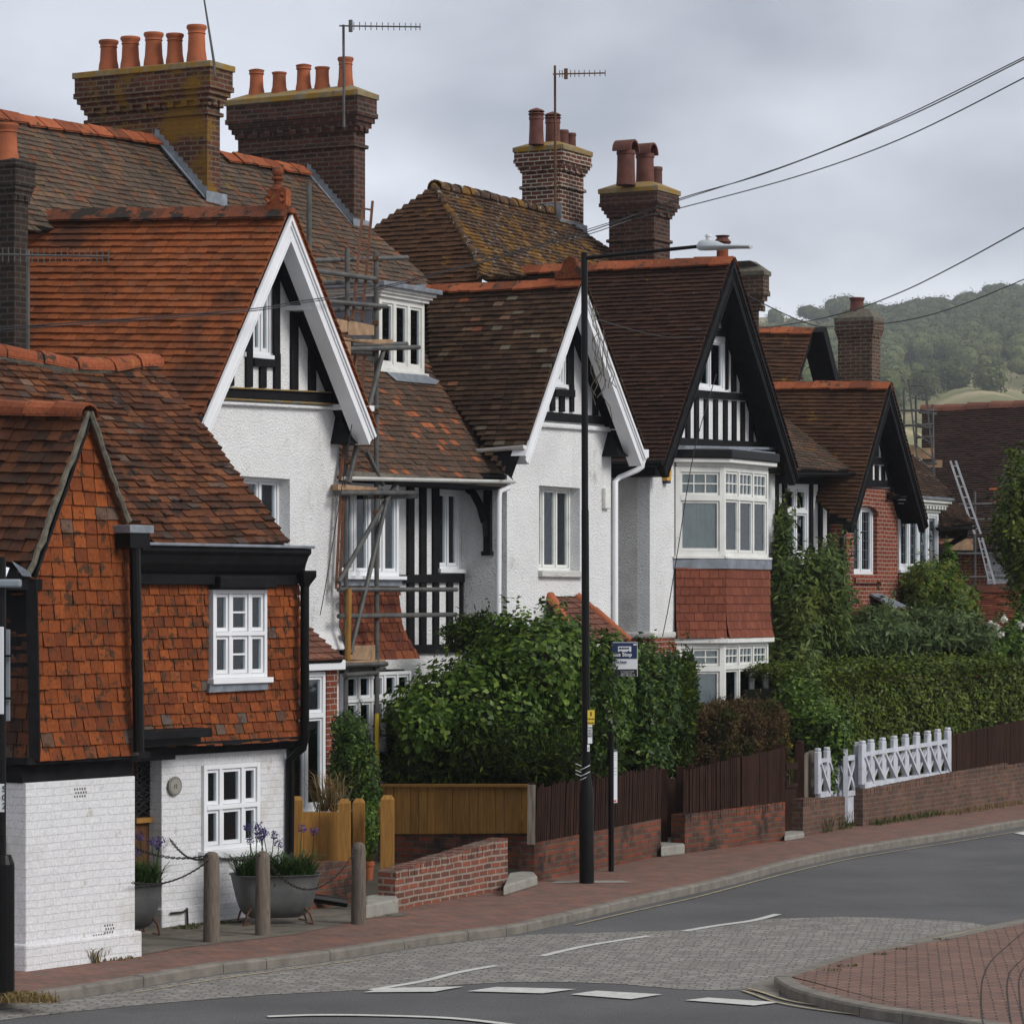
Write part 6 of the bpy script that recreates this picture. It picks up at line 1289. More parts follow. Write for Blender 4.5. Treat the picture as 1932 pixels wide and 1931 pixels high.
q = G(1620,1556); m = MB(); m.bar(q, Vector((q.x,q.y,zat(1404,q.y))), .16, .13); m.build('gate_post', M['fencewhite'], wg_, bevel=.02); m = MB(); m.bar(Vector((q.x,q.y,zat(1404,q.y))), Vector((q.x,q.y,zat(1399,q.y))), .12, .1); m.build('post_cap', M['fencewhite'], wg_)
palings('board_fence', 'dark brown board fence on the long brown wall at the right edge', 1796, 1462, 1386, 1990, 1426, 1345, Y1_+.05, w5[2].y+1.2, M['brownfence'], wd=.1, gap=.03, ragged=.004)
# new pine fences
pf1 = palings('pine_fence', 'honey coloured new pine fence panel running back beside the big hedge', 712, 1573, 1484, 1001, 1571, 1484, 42.6, 41.3, M['pine'], wd=.12, gap=.07, ragged=.002, posts=False)
m = MB(); m.bar(Yd(710, 1481, 42.6), Yd(1003, 1481, 41.25), .1, .035); m.build('capping_rail', M['pine'], pf1)
gwl = MB(); a = Yd(712, 1573, 42.6); b = Yd(1003, 1572, 41.3); gwl.prism([Vector((a.x,a.y+.05,.05)), Vector((b.x,b.y+.05,.05)), b+Vector((0,.05,0)), a+Vector((0,.05,0))], (0,.2,0)); o = gwl.build('boundary_wall', M['bWall'], None); tag(o, 'dark mossy brick wall under the long new pine fence', 'garden wall')
pf2 = palings('pine_fence', 'short new pine fence behind the bath planters and chain', 566, 1624, 1531, 642, 1624, 1531, 36.9, 37.0, M['pine'], wd=.11, gap=.015, ragged=.002, posts=False)
pf3 = palings('pine_gate', 'narrow new pine gate between two square posts by the wooden bollard', 660, 1624, 1531, 668, 1624, 1531, 37.2, 37.3, M['pine'], wd=.1, gap=.02, ragged=.002, posts=False, rail=False, cat='gate')
def ppost(x, yb, yt, Y, lab, w=.14, zb=None):
    m = MB(); p = Yd(x, yb, Y); t_ = Yd(x, yt+9, Y); m.bar(p, t_, w, w); s_ = w/2; tp_ = t_.z; k0 = len(m.v)
    c = [Vector((t_.x+a*s_, t_.y+b*s_, tp_)) for a, b in ((-1,-1),(1,-1),(1,1),(-1,1))]; c2 = [Vector((t_.x+a*s_*.6, t_.y+b*s_*.6, tp_+.045)) for a, b in ((-1,-1),(1,-1),(1,1),(-1,1))]
    for i in range(4): m.poly([c[i], c[(i+1) % 4], c2[(i+1) % 4], c2[i]])
    m.poly(c2); o = m.build('pine_post', M['pine'], None); tag(o, lab, 'fence post', 'new square pine posts'); return o
ppost(650, 1627, 1505, 36.8, 'pine post on the left of the close pair beside the wooden bollard'); ppost(677, 1624, 1504, 37.25, 'pine post on the right of the close pair behind the wooden bollard'); ppost(561, 1625, 1500, 36.8, 'pine post against the black drainpipe of the cottage', .12)
q = G(731, 1698); ppost(731, 1700, 1498, q.y, 'tall pine gate post standing at the end of the reclaimed brick wall', .155)
w6 = gwall('garden_wall', 'red brick dwarf wall under the short pine fence beside the bath planter', 552, 1722, 1625, 668, 1702, 1624, M['bWall'], cope=False)
m = MB(); m.tube([G(620,1716)+Vector((-.45,0,.18)), G(655,1712)+Vector((0,-.05,.06))], .05); o = m.build('drain_pipe', M['blackgloss'], None); tag(o, 'black pipe sloping down along the dwarf wall near the bath planter', 'pipe')
# ================================================================ bollards and chains
def bollard(x, yb, yt, r, lab, rot=0):
    q = G(x, yb); h = zat(yt, q.y)-.1; n = 14; m = MB(); rings = []
    for k, (z, s_) in enumerate(((-.02,1.03),(h*.3,1.0),(h*.6,.97),(h-.07,.95),(h-.02,.75),(h,.35))):
        rings.append([Vector((q.x+r*s_*(1+.05*math.sin(3*a+rot)+.03*math.sin(7*a+k))*math.cos(a), q.y+r*s_*(1+.05*math.sin(3*a+rot))*math.sin(a), .1+z)) for a in [2*math.pi*i/n for i in range(n+1)]])
    m.grid(rings); m.poly(rings[-1][:-1]); o = m.build('wooden_bollard', M['greywood'], None, smooth=True); tag(o, lab, 'bollard', 'weathered oak bollards with chain'); return Vector((q.x, q.y-.02, .1+h)), q
B1, _ = bollard(399, 1776, 1606, .085, 'tallest weathered oak bollard, standing in front of the white cottage wall'); B2, _ = bollard(495, 1763, 1605, .078, 'weathered oak bollard standing in front of the bath planter', 2); B3, _ = bollard(677, 1742, 1588, .08, 'weathered grey bollard beside the worn stone step and pine posts', 4)
def chain(P, Q, sag, lab, r=.02):
    n = 40; pts = []
    L_ = (Q-P).length; k = int(L_*1.1/.048); m = MB()
    for i in range(k+1): f = i/k; p = P.lerp(Q, f)+Vector((0,0,-4*sag*f*(1-f))); pts.append(p)
    for i in range(k):
        a, b = pts[i], pts[i+1]; c = (a+b)/2; d = (b-a).normalized(); s_ = d.cross(Vector((0,0,1))).normalized(); u = s_.cross(d); e = s_ if i % 2 else (u*.7+s_*.7).normalized(); ring = []
        for j in range(9): t = 2*math.pi*j/8; ring.append(c+d*.034*math.cos(t)+e*.015*math.sin(t))
        m.tube(ring, .0045, 5, caps=False)
    o = m.build('chain', M['chain'], None); tag(o, lab, 'chain', 'iron chains between bollards and cottage'); return o
hook = FC.O(321, 1582, -.03); dn_ = Vector((0,0,-.03))
chain(hook, B1+dn_, .12, 'chain from the white wall hook to the tallest bollard'); chain(FD.O(250, 1596, .2), B1+dn_+Vector((-.02,0,0)), .07, 'upper chain passing in front of the cottage door to the tallest bollard')
chain(FD.O(250, 1664, -.1), B1+Vector((-.02,-.02,-.08)), .10, 'lower chain sagging from the cross wing to the tallest bollard'); chain(B1+dn_, B2+dn_, .06, 'short chain between the tallest bollard and the one in front of the bath'); chain(B2+dn_, B3+dn_, .42, 'long chain sagging over the bath planter to the grey bollard')
# ================================================================ bath planters
def bath(x, yb, L_, lab, ang, Yo=0):
    q = G(x, yb); t = thing('bath_planter', lab, 'planter', tuple(q), 'old tin baths used as planters'); a = math.radians(ang); d = Vector((math.cos(a), math.sin(a), 0)); n = Vector((-d.y, d.x, 0)); rows = []
    prof = [(.0,.55,.08),(.03,.68,.15),(.09,.80,.22),(.2,.88,.26),(.34,.95,.285),(.45,1.0,.30),(.475,1.03,.325),(.47,1.05,.34)]
    for z, s_, w_ in prof:
        r = []
        for k in range(29):
            u = 2*math.pi*k/28; cx_ = math.copysign(abs(math.cos(u))**.6, math.cos(u)); sy = math.copysign(abs(math.sin(u))**.75, math.sin(u)); r.append(q+d*(L_/2*s_*cx_)+n*(w_*sy)+Vector((0,0,.07+z)))
        rows.append(r)
    m = MB(); m.grid(rows); m.poly(rows[0][:-1]); inn = [[p+(q+Vector((0,0,.3))-p).normalized()*.012 for p in r] for r in rows[3:]]; m.grid([list(reversed(r)) for r in inn]); m.build('tub', M['tub'], t, smooth=True)
    m = MB(); m.poly([q+(p-q)*.97-Vector((0,0,.05)) for p in rows[5][:-1]]); m.build('earth', M['soil'], t)
    for u in (-.36, .36):
        for s_ in (-1, 1):
            m = MB(); m.tube([q+d*L_*u*.8+n*s_*.17+Vector((0,0,.22)), q+d*L_*u+n*s_*.22+Vector((0,0,.12)), q+d*L_*(u+.04*(1 if u > 0 else -1))+n*s_*.2+Vector((0,0,.012)), q+d*L_*(u-.05*(1 if u > 0 else -1))+n*s_*.17+Vector((0,0,.03))], .012, 6); m.build('foot', M['rust'], t)
    return q, d, n
def agapanthus(q, d, n, L_, lab, heads, seed=0):
    t = thing('agapanthus', lab, 'plant', (q.x, q.y, .48)); V = []
    N_ = 620; m = MB()
    for i in range(N_):
        c = q+d*random.uniform(-.42,.42)*L_+n*random.uniform(-.2,.2)+Vector((0,0,.45)); a = random.uniform(0, 6.28); l = random.uniform(.30,.58); out_ = Vector((math.cos(a), math.sin(a), 0)); w_ = .011; pr = None; s_ = Vector((-out_.y, out_.x, 0)); k0 = len(m.v)
        for j in range(5): f = j/4; p = c+out_*l*.75*f**1.5+Vector((0,0,l*(f-.45*f*f*f))); ww_ = w_*(1-f*.9); m.v += [tuple(p-s_*ww_), tuple(p+s_*ww_)]
        for j in range(4): b = k0+2*j; m.f.append((b, b+1, b+3, b+2))
    m.build('leaves', M['blade'], t); Vf = []; m = MB()
    for i in range(heads):
        c = q+d*random.uniform(-.3,.45)*L_+n*random.uniform(-.18,.18)+Vector((0,0,.45)); tp_ = c+Vector((random.uniform(-.1,.1), random.uniform(-.1,.1), random.uniform(.42,.62))); m.tube([c, c.lerp(tp_, .5)+Vector((.01,0,0)), tp_], .005, 4); P, D = blobpts(tuple(tp_), (.055,.055,.05), 60, i, inner=.3); Vf.append(leaves(P, D, .03, .45, 0, .4))
    m.build('stems', M['blade'], t); quad_mesh('flowers', np.concatenate(Vf), M['flower'], t)
    P, D = blobpts((q.x, q.y, .52), (L_*.42,.24,.10), 1500, 3, inner=.2); P = np.array([np.array(d)*((p[0]-q.x))+np.array(n)*(p[1]-q.y)+np.array([q.x, q.y, p[2]]) for p in P]); quad_mesh('undergrowth', leaves(P, D, .045, .6, 0, .9), M['lLight'], t)
q, d, n = bath(519, 1742, .95, 'grey tin bath planter standing right of the white cottage wall', 14); agapanthus(q, d, n, .95, 'violet agapanthus growing in the tin bath in front of the brick dwarf wall', 11)
q, d, n = bath(238, 1764, .72, 'grey tin bath planter half hidden behind the white cross wing', 30); agapanthus(q, d, n, .72, 'violet agapanthus in the tin bath beside the brown cottage door', 8)
bush('shrubby_veronica', 'small rounded grey green shrub at the right end of the bath planter', 'shrub', [pb(572, 1645, 36.0, 20, 22, .15)], M['lGreyg'], .03, 1.2, core=False, zmin=.5)
# ================================================================ street lamp
q = G(1107, 1665); lampT = thing('street_lamp', 'tall black street lamp post with grey lantern arm over the pavement', 'street lamp', tuple(q)); zt_ = zat(476, q.y); zs1 = zat(1496, q.y)
m = MB(); m.tube([q-Vector((0,0,.03)), Vector((q.x-.005,q.y,zs1)), Vector((q.x-.005,q.y,zs1+.02)), Vector((q.x-.008,q.y,zs1+.25))], [.092,.089,.085,.055], 18); m.build('base', M['blackgloss'], lampT, smooth=True)
m = MB(); m.tube([Vector((q.x-.008,q.y,zs1+.2)), Vector((q.x-.02,q.y,zt_-3.2)), Vector((q.x-.022,q.y,zt_-3.15)), Vector((q.x-.03,q.y,zt_))], [.052,.046,.042,.04], 14); m.build('column', M['blackgloss'], lampT, smooth=True)
e = Yd(1316, 465, q.y-.5); m = MB(); m.tube([Vector((q.x-.03,q.y,zat(487,q.y))), e], [.028,.022], 10); m.build('arm', M['blackgloss'], lampT)
m = MB(); d = (Yd(1416,465,q.y-.74)-e).normalized(); s_ = d.cross(Vector((0,0,1))).normalized(); rows = []
for f, w_, h0, h1 in ((0,.04,-.035,.03),(.03,.07,-.05,.07),(.12,.09,-.05,.085),(.26,.10,-.045,.065),(.34,.10,-.035,.03),(.5,.10,-.028,.022),(.68,.09,-.026,.016)):
    p = e+d*f*1.0; rows.append([p+s_*w_*math.cos(a)+Vector((0,0,(h1 if math.sin(a) > 0 else -h0)*math.sin(a))) for a in [2*math.pi*i/14 for i in range(15)]])
m.grid(rows); m.poly(rows[0][:-1]); m.poly(rows[-1][:-1]); m.build('lantern', plain('lantern_grey', (.42,.45,.48), .4, .08, 3), lampT, smooth=True)
m = MB(); m.lathe(e+d*.14+Vector((0,0,.075)), [(.035,0),(.035,.04),(.045,.045),(.04,.07),(.01,.08)], 10); m.build('photocell', M['signw'], lampT)
o = sheet([(q.x-.45,q.y-.06),(q.x+.55,q.y+.02),(q.x+.45,q.y+.3),(q.x-.35,q.y+.25)], .106, 'concrete_patch', M['stone'])
ly = q.y-.1
def plate(x0, y0, x1, y1, mat, lab, nm='pole_sign'):
    a = Yd(x0, y1, ly); b = Yd(x1, y0, ly); t = thing(nm, lab, 'sign', tuple(a)); m = MB(); m.prism([a, Vector((b.x,a.y+.03,a.z)), Vector((b.x,a.y+.03,b.z)), Vector((a.x,a.y,b.z))], (0,.006,0)); m.build('plate', mat, t); return t, a, b
t, a, b = plate(1108.5, 1339, 1122, 1366, M['signy'], 'small yellow loading restriction plate fixed to the black lamp post'); rt = Vector((b.x-a.x,.03,0)).normalized()
o_ = lambda fx, fz: Vector((a.x+(b.x-a.x)*fx, a.y-.004+.03*fx, a.z+(b.z-a.z)*fz))
text('I', .06, M['signb'], t, o_(.42,.62), rt, (0,0,1), bold=.004); text('Mon-Sat', .026, M['signb'], t, o_(.04,.34), rt, (0,0,1)); text('8am-6pm', .024, M['signb'], t, o_(.04,.08), rt, (0,0,1))
t, a, b = plate(1109, 1367, 1117.5, 1402, M['signw'], 'narrow white number plate on the black lamp post below the yellow one')
text('TW4\n453\n4222\n0243', .034, M['signb'], t, o_(.06,.80), rt, (0,0,1))
t, a, b = plate(1108, 1404, 1112.5, 1417, M['signw'], 'tiny square white numeral plate on the black lamp post'); text('2', .045, M['signb'], t, o_(.1,.25), rt, (0,0,1))
for y in (1447, 1459, 1466):
    m = MB(); c = Yd(1104, y, q.y); m.tube([Vector((c.x+.06*math.cos(a_), c.y+.06*math.sin(a_), c.z+.03*math.cos(a_))) for a_ in [2*math.pi*i/12 for i in range(13)]], .005, 5); m.tube([c+Vector((-.05,-.04,.02)), c+Vector((-.12,-.06,.05))], .004, 5); o = m.build('cable_tie', M['signw'], None); tag(o, {1447:'highest', 1459:'middle', 1466:'lowest'}[y]+' of the white cable ties round the black lamp post', 'cable tie', 'cable ties on the lamp post')
# ================================================================ bus stop
q = G(1153, 1643); bs = thing('bus_stop', 'thin black bus stop pole with navy and white flag sign half in the hedge', 'bus stop', tuple(q)); m = MB(); zt_ = zat(1208, q.y); m.tube([q, Vector((q.x+.0,q.y,zt_))], .036, 12); m.build('pole', M['blackgloss'], bs)
fy = q.y-.03; a = Yd(1153.5, 1275, fy); b = Yd(1202, 1213, fy)
def fl_(x0, y0, x1, y1, mat, nm, dy=0): p = Yd(x0, y1, fy-dy); r = Yd(x1, y0, fy-dy); MB().prism([p, Vector((r.x,p.y,p.z)), Vector((r.x,p.y,r.z)), Vector((p.x,p.y,r.z))], (0,.004,0)).build(nm, mat, bs)
fl_(1152.5,1211,1203,1275.5,M['signw'],'flag'); fl_(1153.5,1212,1202,1242,M['navy'],'route_panel',.005); fl_(1153.5,1262,1202,1275,M['signb'],'info_panel',.005)
def bt_(s, x, y, hpx, mat, bold=0, nm='lettering'): text(s, hpx*fy/F/.72, mat, bs, Yd(x, y, fy-.012), (1,0,0), (0,0,1), bold=bold, name=nm)
bt_('Bus Stop', 1156.5, 1237.5, 7.2, M['signw'], .002); bt_('The Swan', 1158, 1250, 4.6, M['navy'], .001); bt_('for shopping to 84268', 1171, 1267, 2, M['signw']); bt_('www.traveline.info', 1171, 1270.3, 2, M['signw']); bt_('0871 200 22 33', 1171, 1274.2, 3, M['signw'])
m = MB(); u = fy/F
def R2(x0, y0, x1, y1, dy): p = Yd(x0, y1, fy-dy); r = Yd(x1, y0, fy-dy); m.prism([p, Vector((r.x,p.y,p.z)), Vector((r.x,p.y,r.z)), Vector((p.x,p.y,r.z))], (0,.002,0))
R2(1166,1219,1191,1229,.010); R2(1195,1214,1201,1217,.010); m.build('bus_symbol', M['signw'], bs); m = MB()
for x in (1168,1173,1178,1183): R2(x,1221,x+4,1224,.014)
for x in (1171,1186):
    c = Yd(x, 1229, fy-.014); m.prism([c+Vector((.013*math.cos(a_),0,.013*math.sin(a_))) for a_ in [2*math.pi*i/10 for i in range(10)]], (0,.002,0))
m.build('bus_symbol_windows', M['navy'], bs)
p0 = Yd(1155, 1517, fy); p1 = Yd(1166, 1412, fy); m = MB(); m.prism([p0, Vector((p1.x,p0.y+.1,p0.z)), Vector((p1.x,p0.y+.1,p1.z)), Vector((p0.x,p0.y,p1.z))], (0,.02,0)); tt_ = m.build('timetable_case', M['signb'], bs)
r_ = Vector((p1.x-p0.x,.1,0)); m = MB(); i0 = p0+r_*.08+Vector((0,-.003,.02)); m.prism([i0, i0+r_*.84, i0+r_*.84+Vector((0,0,p1.z-p0.z-.06)), i0+Vector((0,0,p1.z-p0.z-.06))], (0,.002,0)); m.build('timetable_sheet', M['signw'], bs)
m = MB()
for z_ in (.36,.40,.44,.55,.58,.61,.64,.67): m.prism([i0+r_*.1+Vector((0,-.003,z_)), i0+r_*.75+Vector((0,-.003,z_)), i0+r_*.75+Vector((0,-.003,z_+.006)), i0+r_*.1+Vector((0,-.003,z_+.006))], (0,.001,0))
m.build('timetable_print', M['signg'], bs); m = MB(); m.prism([i0+r_*.1+Vector((0,-.003,.01)), i0+r_*.7+Vector((0,-.003,.01)), i0+r_*.7+Vector((0,-.003,.035)), i0+r_*.1+Vector((0,-.003,.035))], (0,.001,0)); m.build('timetable_footer', M['signr'], bs)
# ================================================================ black sign post at the left edge
q = G(6, 1882); sp = thing('sign_post', 'thick black post with the backs of two road signs at the left edge', 'sign post', tuple(q)); m = MB(); zc = zat(1612, q.y); m.tube([q, Vector((q.x,q.y,zc-.08)), Vector((q.x,q.y,zc))], [.10,.10,.07], 16); m.build('base', M['blackgloss'], sp)
m = MB(); m.tube([Vector((q.x-.03,q.y,zc-.05)), Vector((q.x-.03,q.y,zat(1050,q.y)))], .055, 12); m.build('column', M['blackgloss'], sp)
def bx(x0, y0, x1, y1, Y, th, mat, nm, par, bev=.008): p = Yd(x0, y1, Y); r = Yd(x1, y0, Y); return MB().prism([p, Vector((r.x,p.y,p.z)), Vector((r.x,p.y,r.z)), Vector((p.x,p.y,r.z))], (0,th,0)).build(nm, mat, par, bevel=bev)
bx(-40, 1182, 7, 1347, q.y-.12, .012, M['signw'], 'sign_plate', sp); bx(-30, 1187, 19, 1360, q.y+.12, .012, M['signg'], 'sign_plate', sp, .02); bx(-40, 1092, 38, 1108, q.y-.1, .12, M['signg'], 'sign_lamp', sp, .02); bx(-2, 1478, 8, 1531, q.y-.13, .006, M['signw'], 'number_plate', sp, .001)
for i, s_ in enumerate('502'): text(s_, .075, M['signb'], sp, Yd(3.5, 1493+i*16, q.y-.135), (1,0,0), (0,0,1))
for y in (1235, 1315): bx(2, y, 22, y+4, q.y-.02, .12, M['blackgloss'], 'bracket', sp, .002)
# ================================================================ scaffolding beside the first gable
YS_ = lambda x: 42.0+(x-655)*.0165
sc = thing('scaffolding', 'tall tube scaffolding with plank platforms beside the first white gable', 'scaffolding', tuple(Yd(710,1478,42.8)))
def pole(x0, y0, x1, y1, dy=0, r=.033, mat=None, par=None, nm='scaffold_tube', Yf=None):
    f = Yf or YS_; m = MB(); m.tube([Yd(x0, y0, f(x0)+dy), Yd(x1, y1, f(x1)+dy)], r, 9); return m.build(nm, mat or M['steel'], par or sc, smooth=True)
for a in [(583,345,583,488,.5),(655,468,655,628,.02),(653,835,652,1500,.02),(709.5,476,711,1345,-.05),(584,492,768,486,.35),(590,510,707,526,-.15),(601,534,700,531,.4),(612,568,729,578.5,-.15),(620,585,716,581,.4),(662,650,767,649,-.12),(640,659,790,655,-.3),(658,663,707,668,.1),(723,662,694,773,-.25),(691,850,722,914,-.2),(673,838,658,911,-.28),(640,930,784,929,-.2),(690,937,786,936,.1),(746,914,639,1098,-.12),(729.5,944,661,1232,-.22),(639,1112,861,1111.5,-.15),(639,1162,860,1159,-.15),(641,1255,729,1252,-.2),(660,1262,725,1261,.15),(650,1273,712,1269,-.1),(684,773,711,768,-.1)]:
    pole(*a[:4], a[4])
pole(711,1340,711.5,1480,-.05,.032,M['signy'],nm='yellow_sleeve'); pole(711,1148,711,1210,-.05,.026,M['navy'],nm='scaffold_tube')
def coup(x, y, dy=-.05): c = Yd(x, y, YS_(x)+dy); MB().box(Fr(c, 90), -.04, .04, -.045, .045, c.z-.035, c.z+.035).build('coupler', M['rust'], sc, bevel=.01)
for x, y in ((655,519),(655,573),(709,529),(709,579),(709,487),(655,601),(709,609),(709,660),(710,776),(710,897),(655,870),(711,935),(730,935),(710,967),(711,1112),(711,1160),(652,1133),(652,1197),(795,1160),(728,660)): coup(x, y)
def board(x0, y0, x1, y1, dy, th=.5, lab=None, nm='scaffold_board'):
    a = Yd(x0, y1, YS_(x0)+dy); b = Yd(x1, y1, YS_(x1)+dy); za = zat(y0, a.y); m = MB(); m.prism([a, b, Vector((b.x,b.y,za)), Vector((a.x,a.y,za))], Vector((-.15,.3,0)).normalized()*th); m.build(nm, M['scafboard'], sc)
board(627,599,656,626,-.1,.03); board(657,604,706,632,-.12,.03); board(636,634,742,640,-.2,.45); board(641,641,662,668,-.5,.3); board(638,913,712,924,-.1,.4); board(655,1218,708,1244,-.1,.03); board(640,1247,727,1252,-.1,.35)
pole(658,1110,656,1245,-.3,.04,M['pine'],nm='toe_board')
def ladder(lab, railA, railB, rungs, Yf, mat, r=.022, dy=0, flat=True):
    a0, a1 = [Yd(x, y, Yf(x)+dy) for x, y in railA]; b0, b1 = [Yd(x, y, Yf(x)+dy) for x, y in railB]; t = thing('ladder', lab, 'ladder', tuple(a1))
    for p, q_ in ((a0, a1), (b0, b1)): m = MB(); m.bar(p, q_, r*1.6, r*2.6); m.build('rail', mat, t)
    for i in range(rungs): f = (i+.5)/rungs; m = MB(); m.tube([a0.lerp(a1, f), b0.lerp(b1, f)], .014, 7); m.build('rung', mat, t)
    return t
ladder('red brown pole ladder rising above the top scaffold platform', [(686,377),(665,604)], [(703,380),(683,606)], 7, YS_, M['ladderwood'], dy=-.0)
ladder('red brown ladder between the two scaffold platforms behind the white bargeboard', [(672,668),(642,905)], [(688,668),(668,905)], 8, YS_, M['ladderwood'], dy=.05)
ladder('lower red brown ladder close to the white house corner in the scaffolding', [(643,930),(634,1110)], [(648,930),(641,1110)], 5, YS_, M['ladderwood'], dy=.0)
# second scaffold, before the long dark roof
s2 = thing('scaffolding', 'smaller grey scaffolding with ladder against the long dark roof', 'scaffolding', tuple(Yd(1760,1080,70))); Y2 = lambda x: 70.5
K = cc(.23165, 1649., 698.8)
def p2(x0, y0, x1, y1, dy=0, r=.026, mat=None, nm='scaffold_tube'): return pole(*K(x0,y0), *K(x1,y1), dy, r, mat, s2, nm, Y2)
for a in [(245,155,247,1000,.3),(340,205,350,900,0),(478,275,485,900,0),(180,325,500,325,-.2),(365,340,512,355,.1),(215,450,490,438,-.2),(350,455,490,468,.1),(335,545,480,540,-.1),(350,758,512,757,-.2),(822,985,824,1760,-.1),(690,1092,1005,1085,-.3),(830,1212,1000,1210,-.2),(620,1490,1035,1490,-.2),(720,1682,1160,1678,-.2)]: p2(*a)
for (x0,y0,x1,y1) in ((262,605,332,700),(350,630,490,718),(500,728,556,790),(350,765,500,785),(600,1370,810,1462)):
    a = Yd(*K(x0,y1), 70.4); b = Yd(*K(x1,y0), 70.4); MB().prism([a, Vector((b.x,a.y,a.z)), Vector((b.x,a.y,b.z)), Vector((a.x,a.y,b.z))], (0,.04,0)).build('scaffold_board', M['scafboard'], s2)
KK = lambda *p: [K(*p[:2]), K(*p[2:])]
ladder('grey steel ladder standing up through the smaller scaffold towards the hills', KK(280,75,350,745), KK(412,65,498,890), 7, lambda x: 70.2, M['steel'], r=.02)
ladder('long aluminium ladder leaning on the long dark roof', KK(622,735,820,1330), KK(665,735,870,1330), 7, lambda x: 70.0, M['alu'], r=.018)
ladder('lower aluminium ladder section reaching down beside the white framed window', KK(850,1360,940,1740), KK(880,1360,985,1740), 6, lambda x: 69.8, M['alu'], r=.018)
# ================================================================ aerials and cables
def aerial(lab, mast, boomA, boomB, els, Y, hl, refl=None, r=.012, mat=None, dyb=-.1):
    t = thing('television_aerial', lab, 'aerial', tuple(Yd(*mast[-1], Y))); mt = mat or M['steel']
    m = MB(); m.tube([Yd(x, y, Y) for x, y in mast], r*1.6, 8); m.build('mast', mt, t); A, B = Yd(*boomA, Y+dyb), Yd(*boomB, Y+dyb); m = MB(); m.tube([A, B], r, 6); m.build('boom', mt, t)
    m = MB()
    for f in els: p = A.lerp(B, f); h = hl*Y/F*(1-.15*f); m.tube([p+Vector((0,0,-h)), p+Vector((0,0,h))], .0065, 5)
    if refl is not None: p = A.lerp(B, refl); h = hl*Y/F*1.4; m.tube([p+Vector((-.0,0,-h)), p+Vector((0,0,h))], .03, 6)
    m.build('elements', mt, t); return t
aerial('long comb shaped aerial above the second brick stack', [(648,47),(649,240)], (640,49), (794,51), [.16,.18,.25,.32,.39,.46,.53,.60,.67,.74,.81,.88,.94,.99], i2[2] and 46.5, 8, .14)
aerial('aerial on a tall mast above the pale jointed stack', [(1047,124),(1048,395)], (1043,140), (1142,138), [.13,.18,.34,.42,.5,.6,.7,.8,.9,1], 50.0, 7, .25, mat=M['rust'])
aerial('silver aerial crossing the black brick stack at the left', [(53,470),(53,660)], (-6,480), (205,484), [i/19 for i in range(20)], 38.5, 14, r=.014)
m = MB(); m.tube([Yd(384,-8,44.8), Yd(404,120,44.8), Yd(405,145,44.8)], [.012,.02,.022], 7); o = m.build('aerial_mast', M['steel'], None); tag(o, 'thin leaning pole strapped to the first brick stack', 'mast')
def cable(P, lab, r=.012, grp=None, mat=None, sag=0):
    W = smooth_line([Yd(x, y, Y) for x, y, Y in P], 8); m = MB(); m.tube(W, r, 6); o = m.build('overhead_cable', mat or M['wire'], None); tag(o, lab, 'cable', grp or 'overhead cables'); return o
cable([(1990,80,30),(1932,108,31),(1700,222,34),(1500,306,38),(1285,377,43),(1150,420,46),(985,470,50),(890,488,52)], 'upper of the overhead cables running from the top right corner to the rooftops', .006)
cable([(1990,84,30.2),(1932,112,31.2),(1700,226,34.2),(1450,325,39),(1285,374,42),(1100,440,42),(880,500,41.5),(680,550,41),(560,569,40.0),(480,582,38.6),(300,597,37.5),(0,618,36.5),(-80,622,36.5)], 'black cable crossing the dormer and the white bargeboard to the orange roof', .007)
cable([(1990,114,30),(1932,147,31),(1700,262,34),(1500,334,38),(1285,392,43),(1190,415,46),(1100,445,42),(880,503,41.3),(680,554,41),(560,573,39.9),(480,586,38.5),(300,601,37.4),(0,622,36.4)], 'lower black cable just under its neighbour over the white bargeboard', .007)
cable([(1990,398,40),(1932,430,42),(1800,502,47),(1700,551,52),(1600,588,56),(1500,610,56),(1400,621,54),(1300,622,50.5)], 'cable dipping from the right edge to the dark gable past the brown stack', .010)
cable([(1990,500,50),(1932,527,52),(1800,580,55),(1700,606,56),(1600,614,56),(1530,612,55),(1425,565,54),(1372,532,52.5)], 'cable from the right edge crossing the brown stack to the black gable peak', .009)
cable([(1125,602,44.9),(1200,624,48),(1260,636,50),(1310,636,50.4)], 'thin cable swinging across the dark tiled gable roof', .008)
cable([(1352,705,50.3),(1310,850,49.9),(1280,1030,49.7),(1262,1140,50),(1250,1200,50.4)], 'thin black drop cable hanging down the bay window', .007); cable([(664,800,41.3),(640,950,41.4),(615,1100,41.2),(604,1160,41)], 'thin black wire hanging down the first white wall from the bargeboard', .006)
# ================================================================ hedges, shrubs and trees
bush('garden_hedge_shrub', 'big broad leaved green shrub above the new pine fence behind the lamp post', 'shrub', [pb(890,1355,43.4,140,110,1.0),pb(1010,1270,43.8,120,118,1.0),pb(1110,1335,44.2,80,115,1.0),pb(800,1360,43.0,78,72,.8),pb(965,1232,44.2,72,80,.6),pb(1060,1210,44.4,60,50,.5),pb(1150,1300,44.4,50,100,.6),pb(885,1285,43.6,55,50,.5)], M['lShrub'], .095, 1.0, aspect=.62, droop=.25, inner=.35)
bush('conifer_hedge', 'dark feathery conifer under the big shrub above the pine fence', 'hedge', [pb(850,1440,43.6,120,80,.9),pb(1000,1440,43.2,110,75,.9),pb(1090,1440,42.9,80,65,.7),pb(770,1430,43.8,50,75,.6),pb(930,1400,43.0,80,60,.7),pb(890,1195,44.6,50,35,.4)], M['lConifer'], .11, 1.3, aspect=.22, droop=.15, inner=.4)
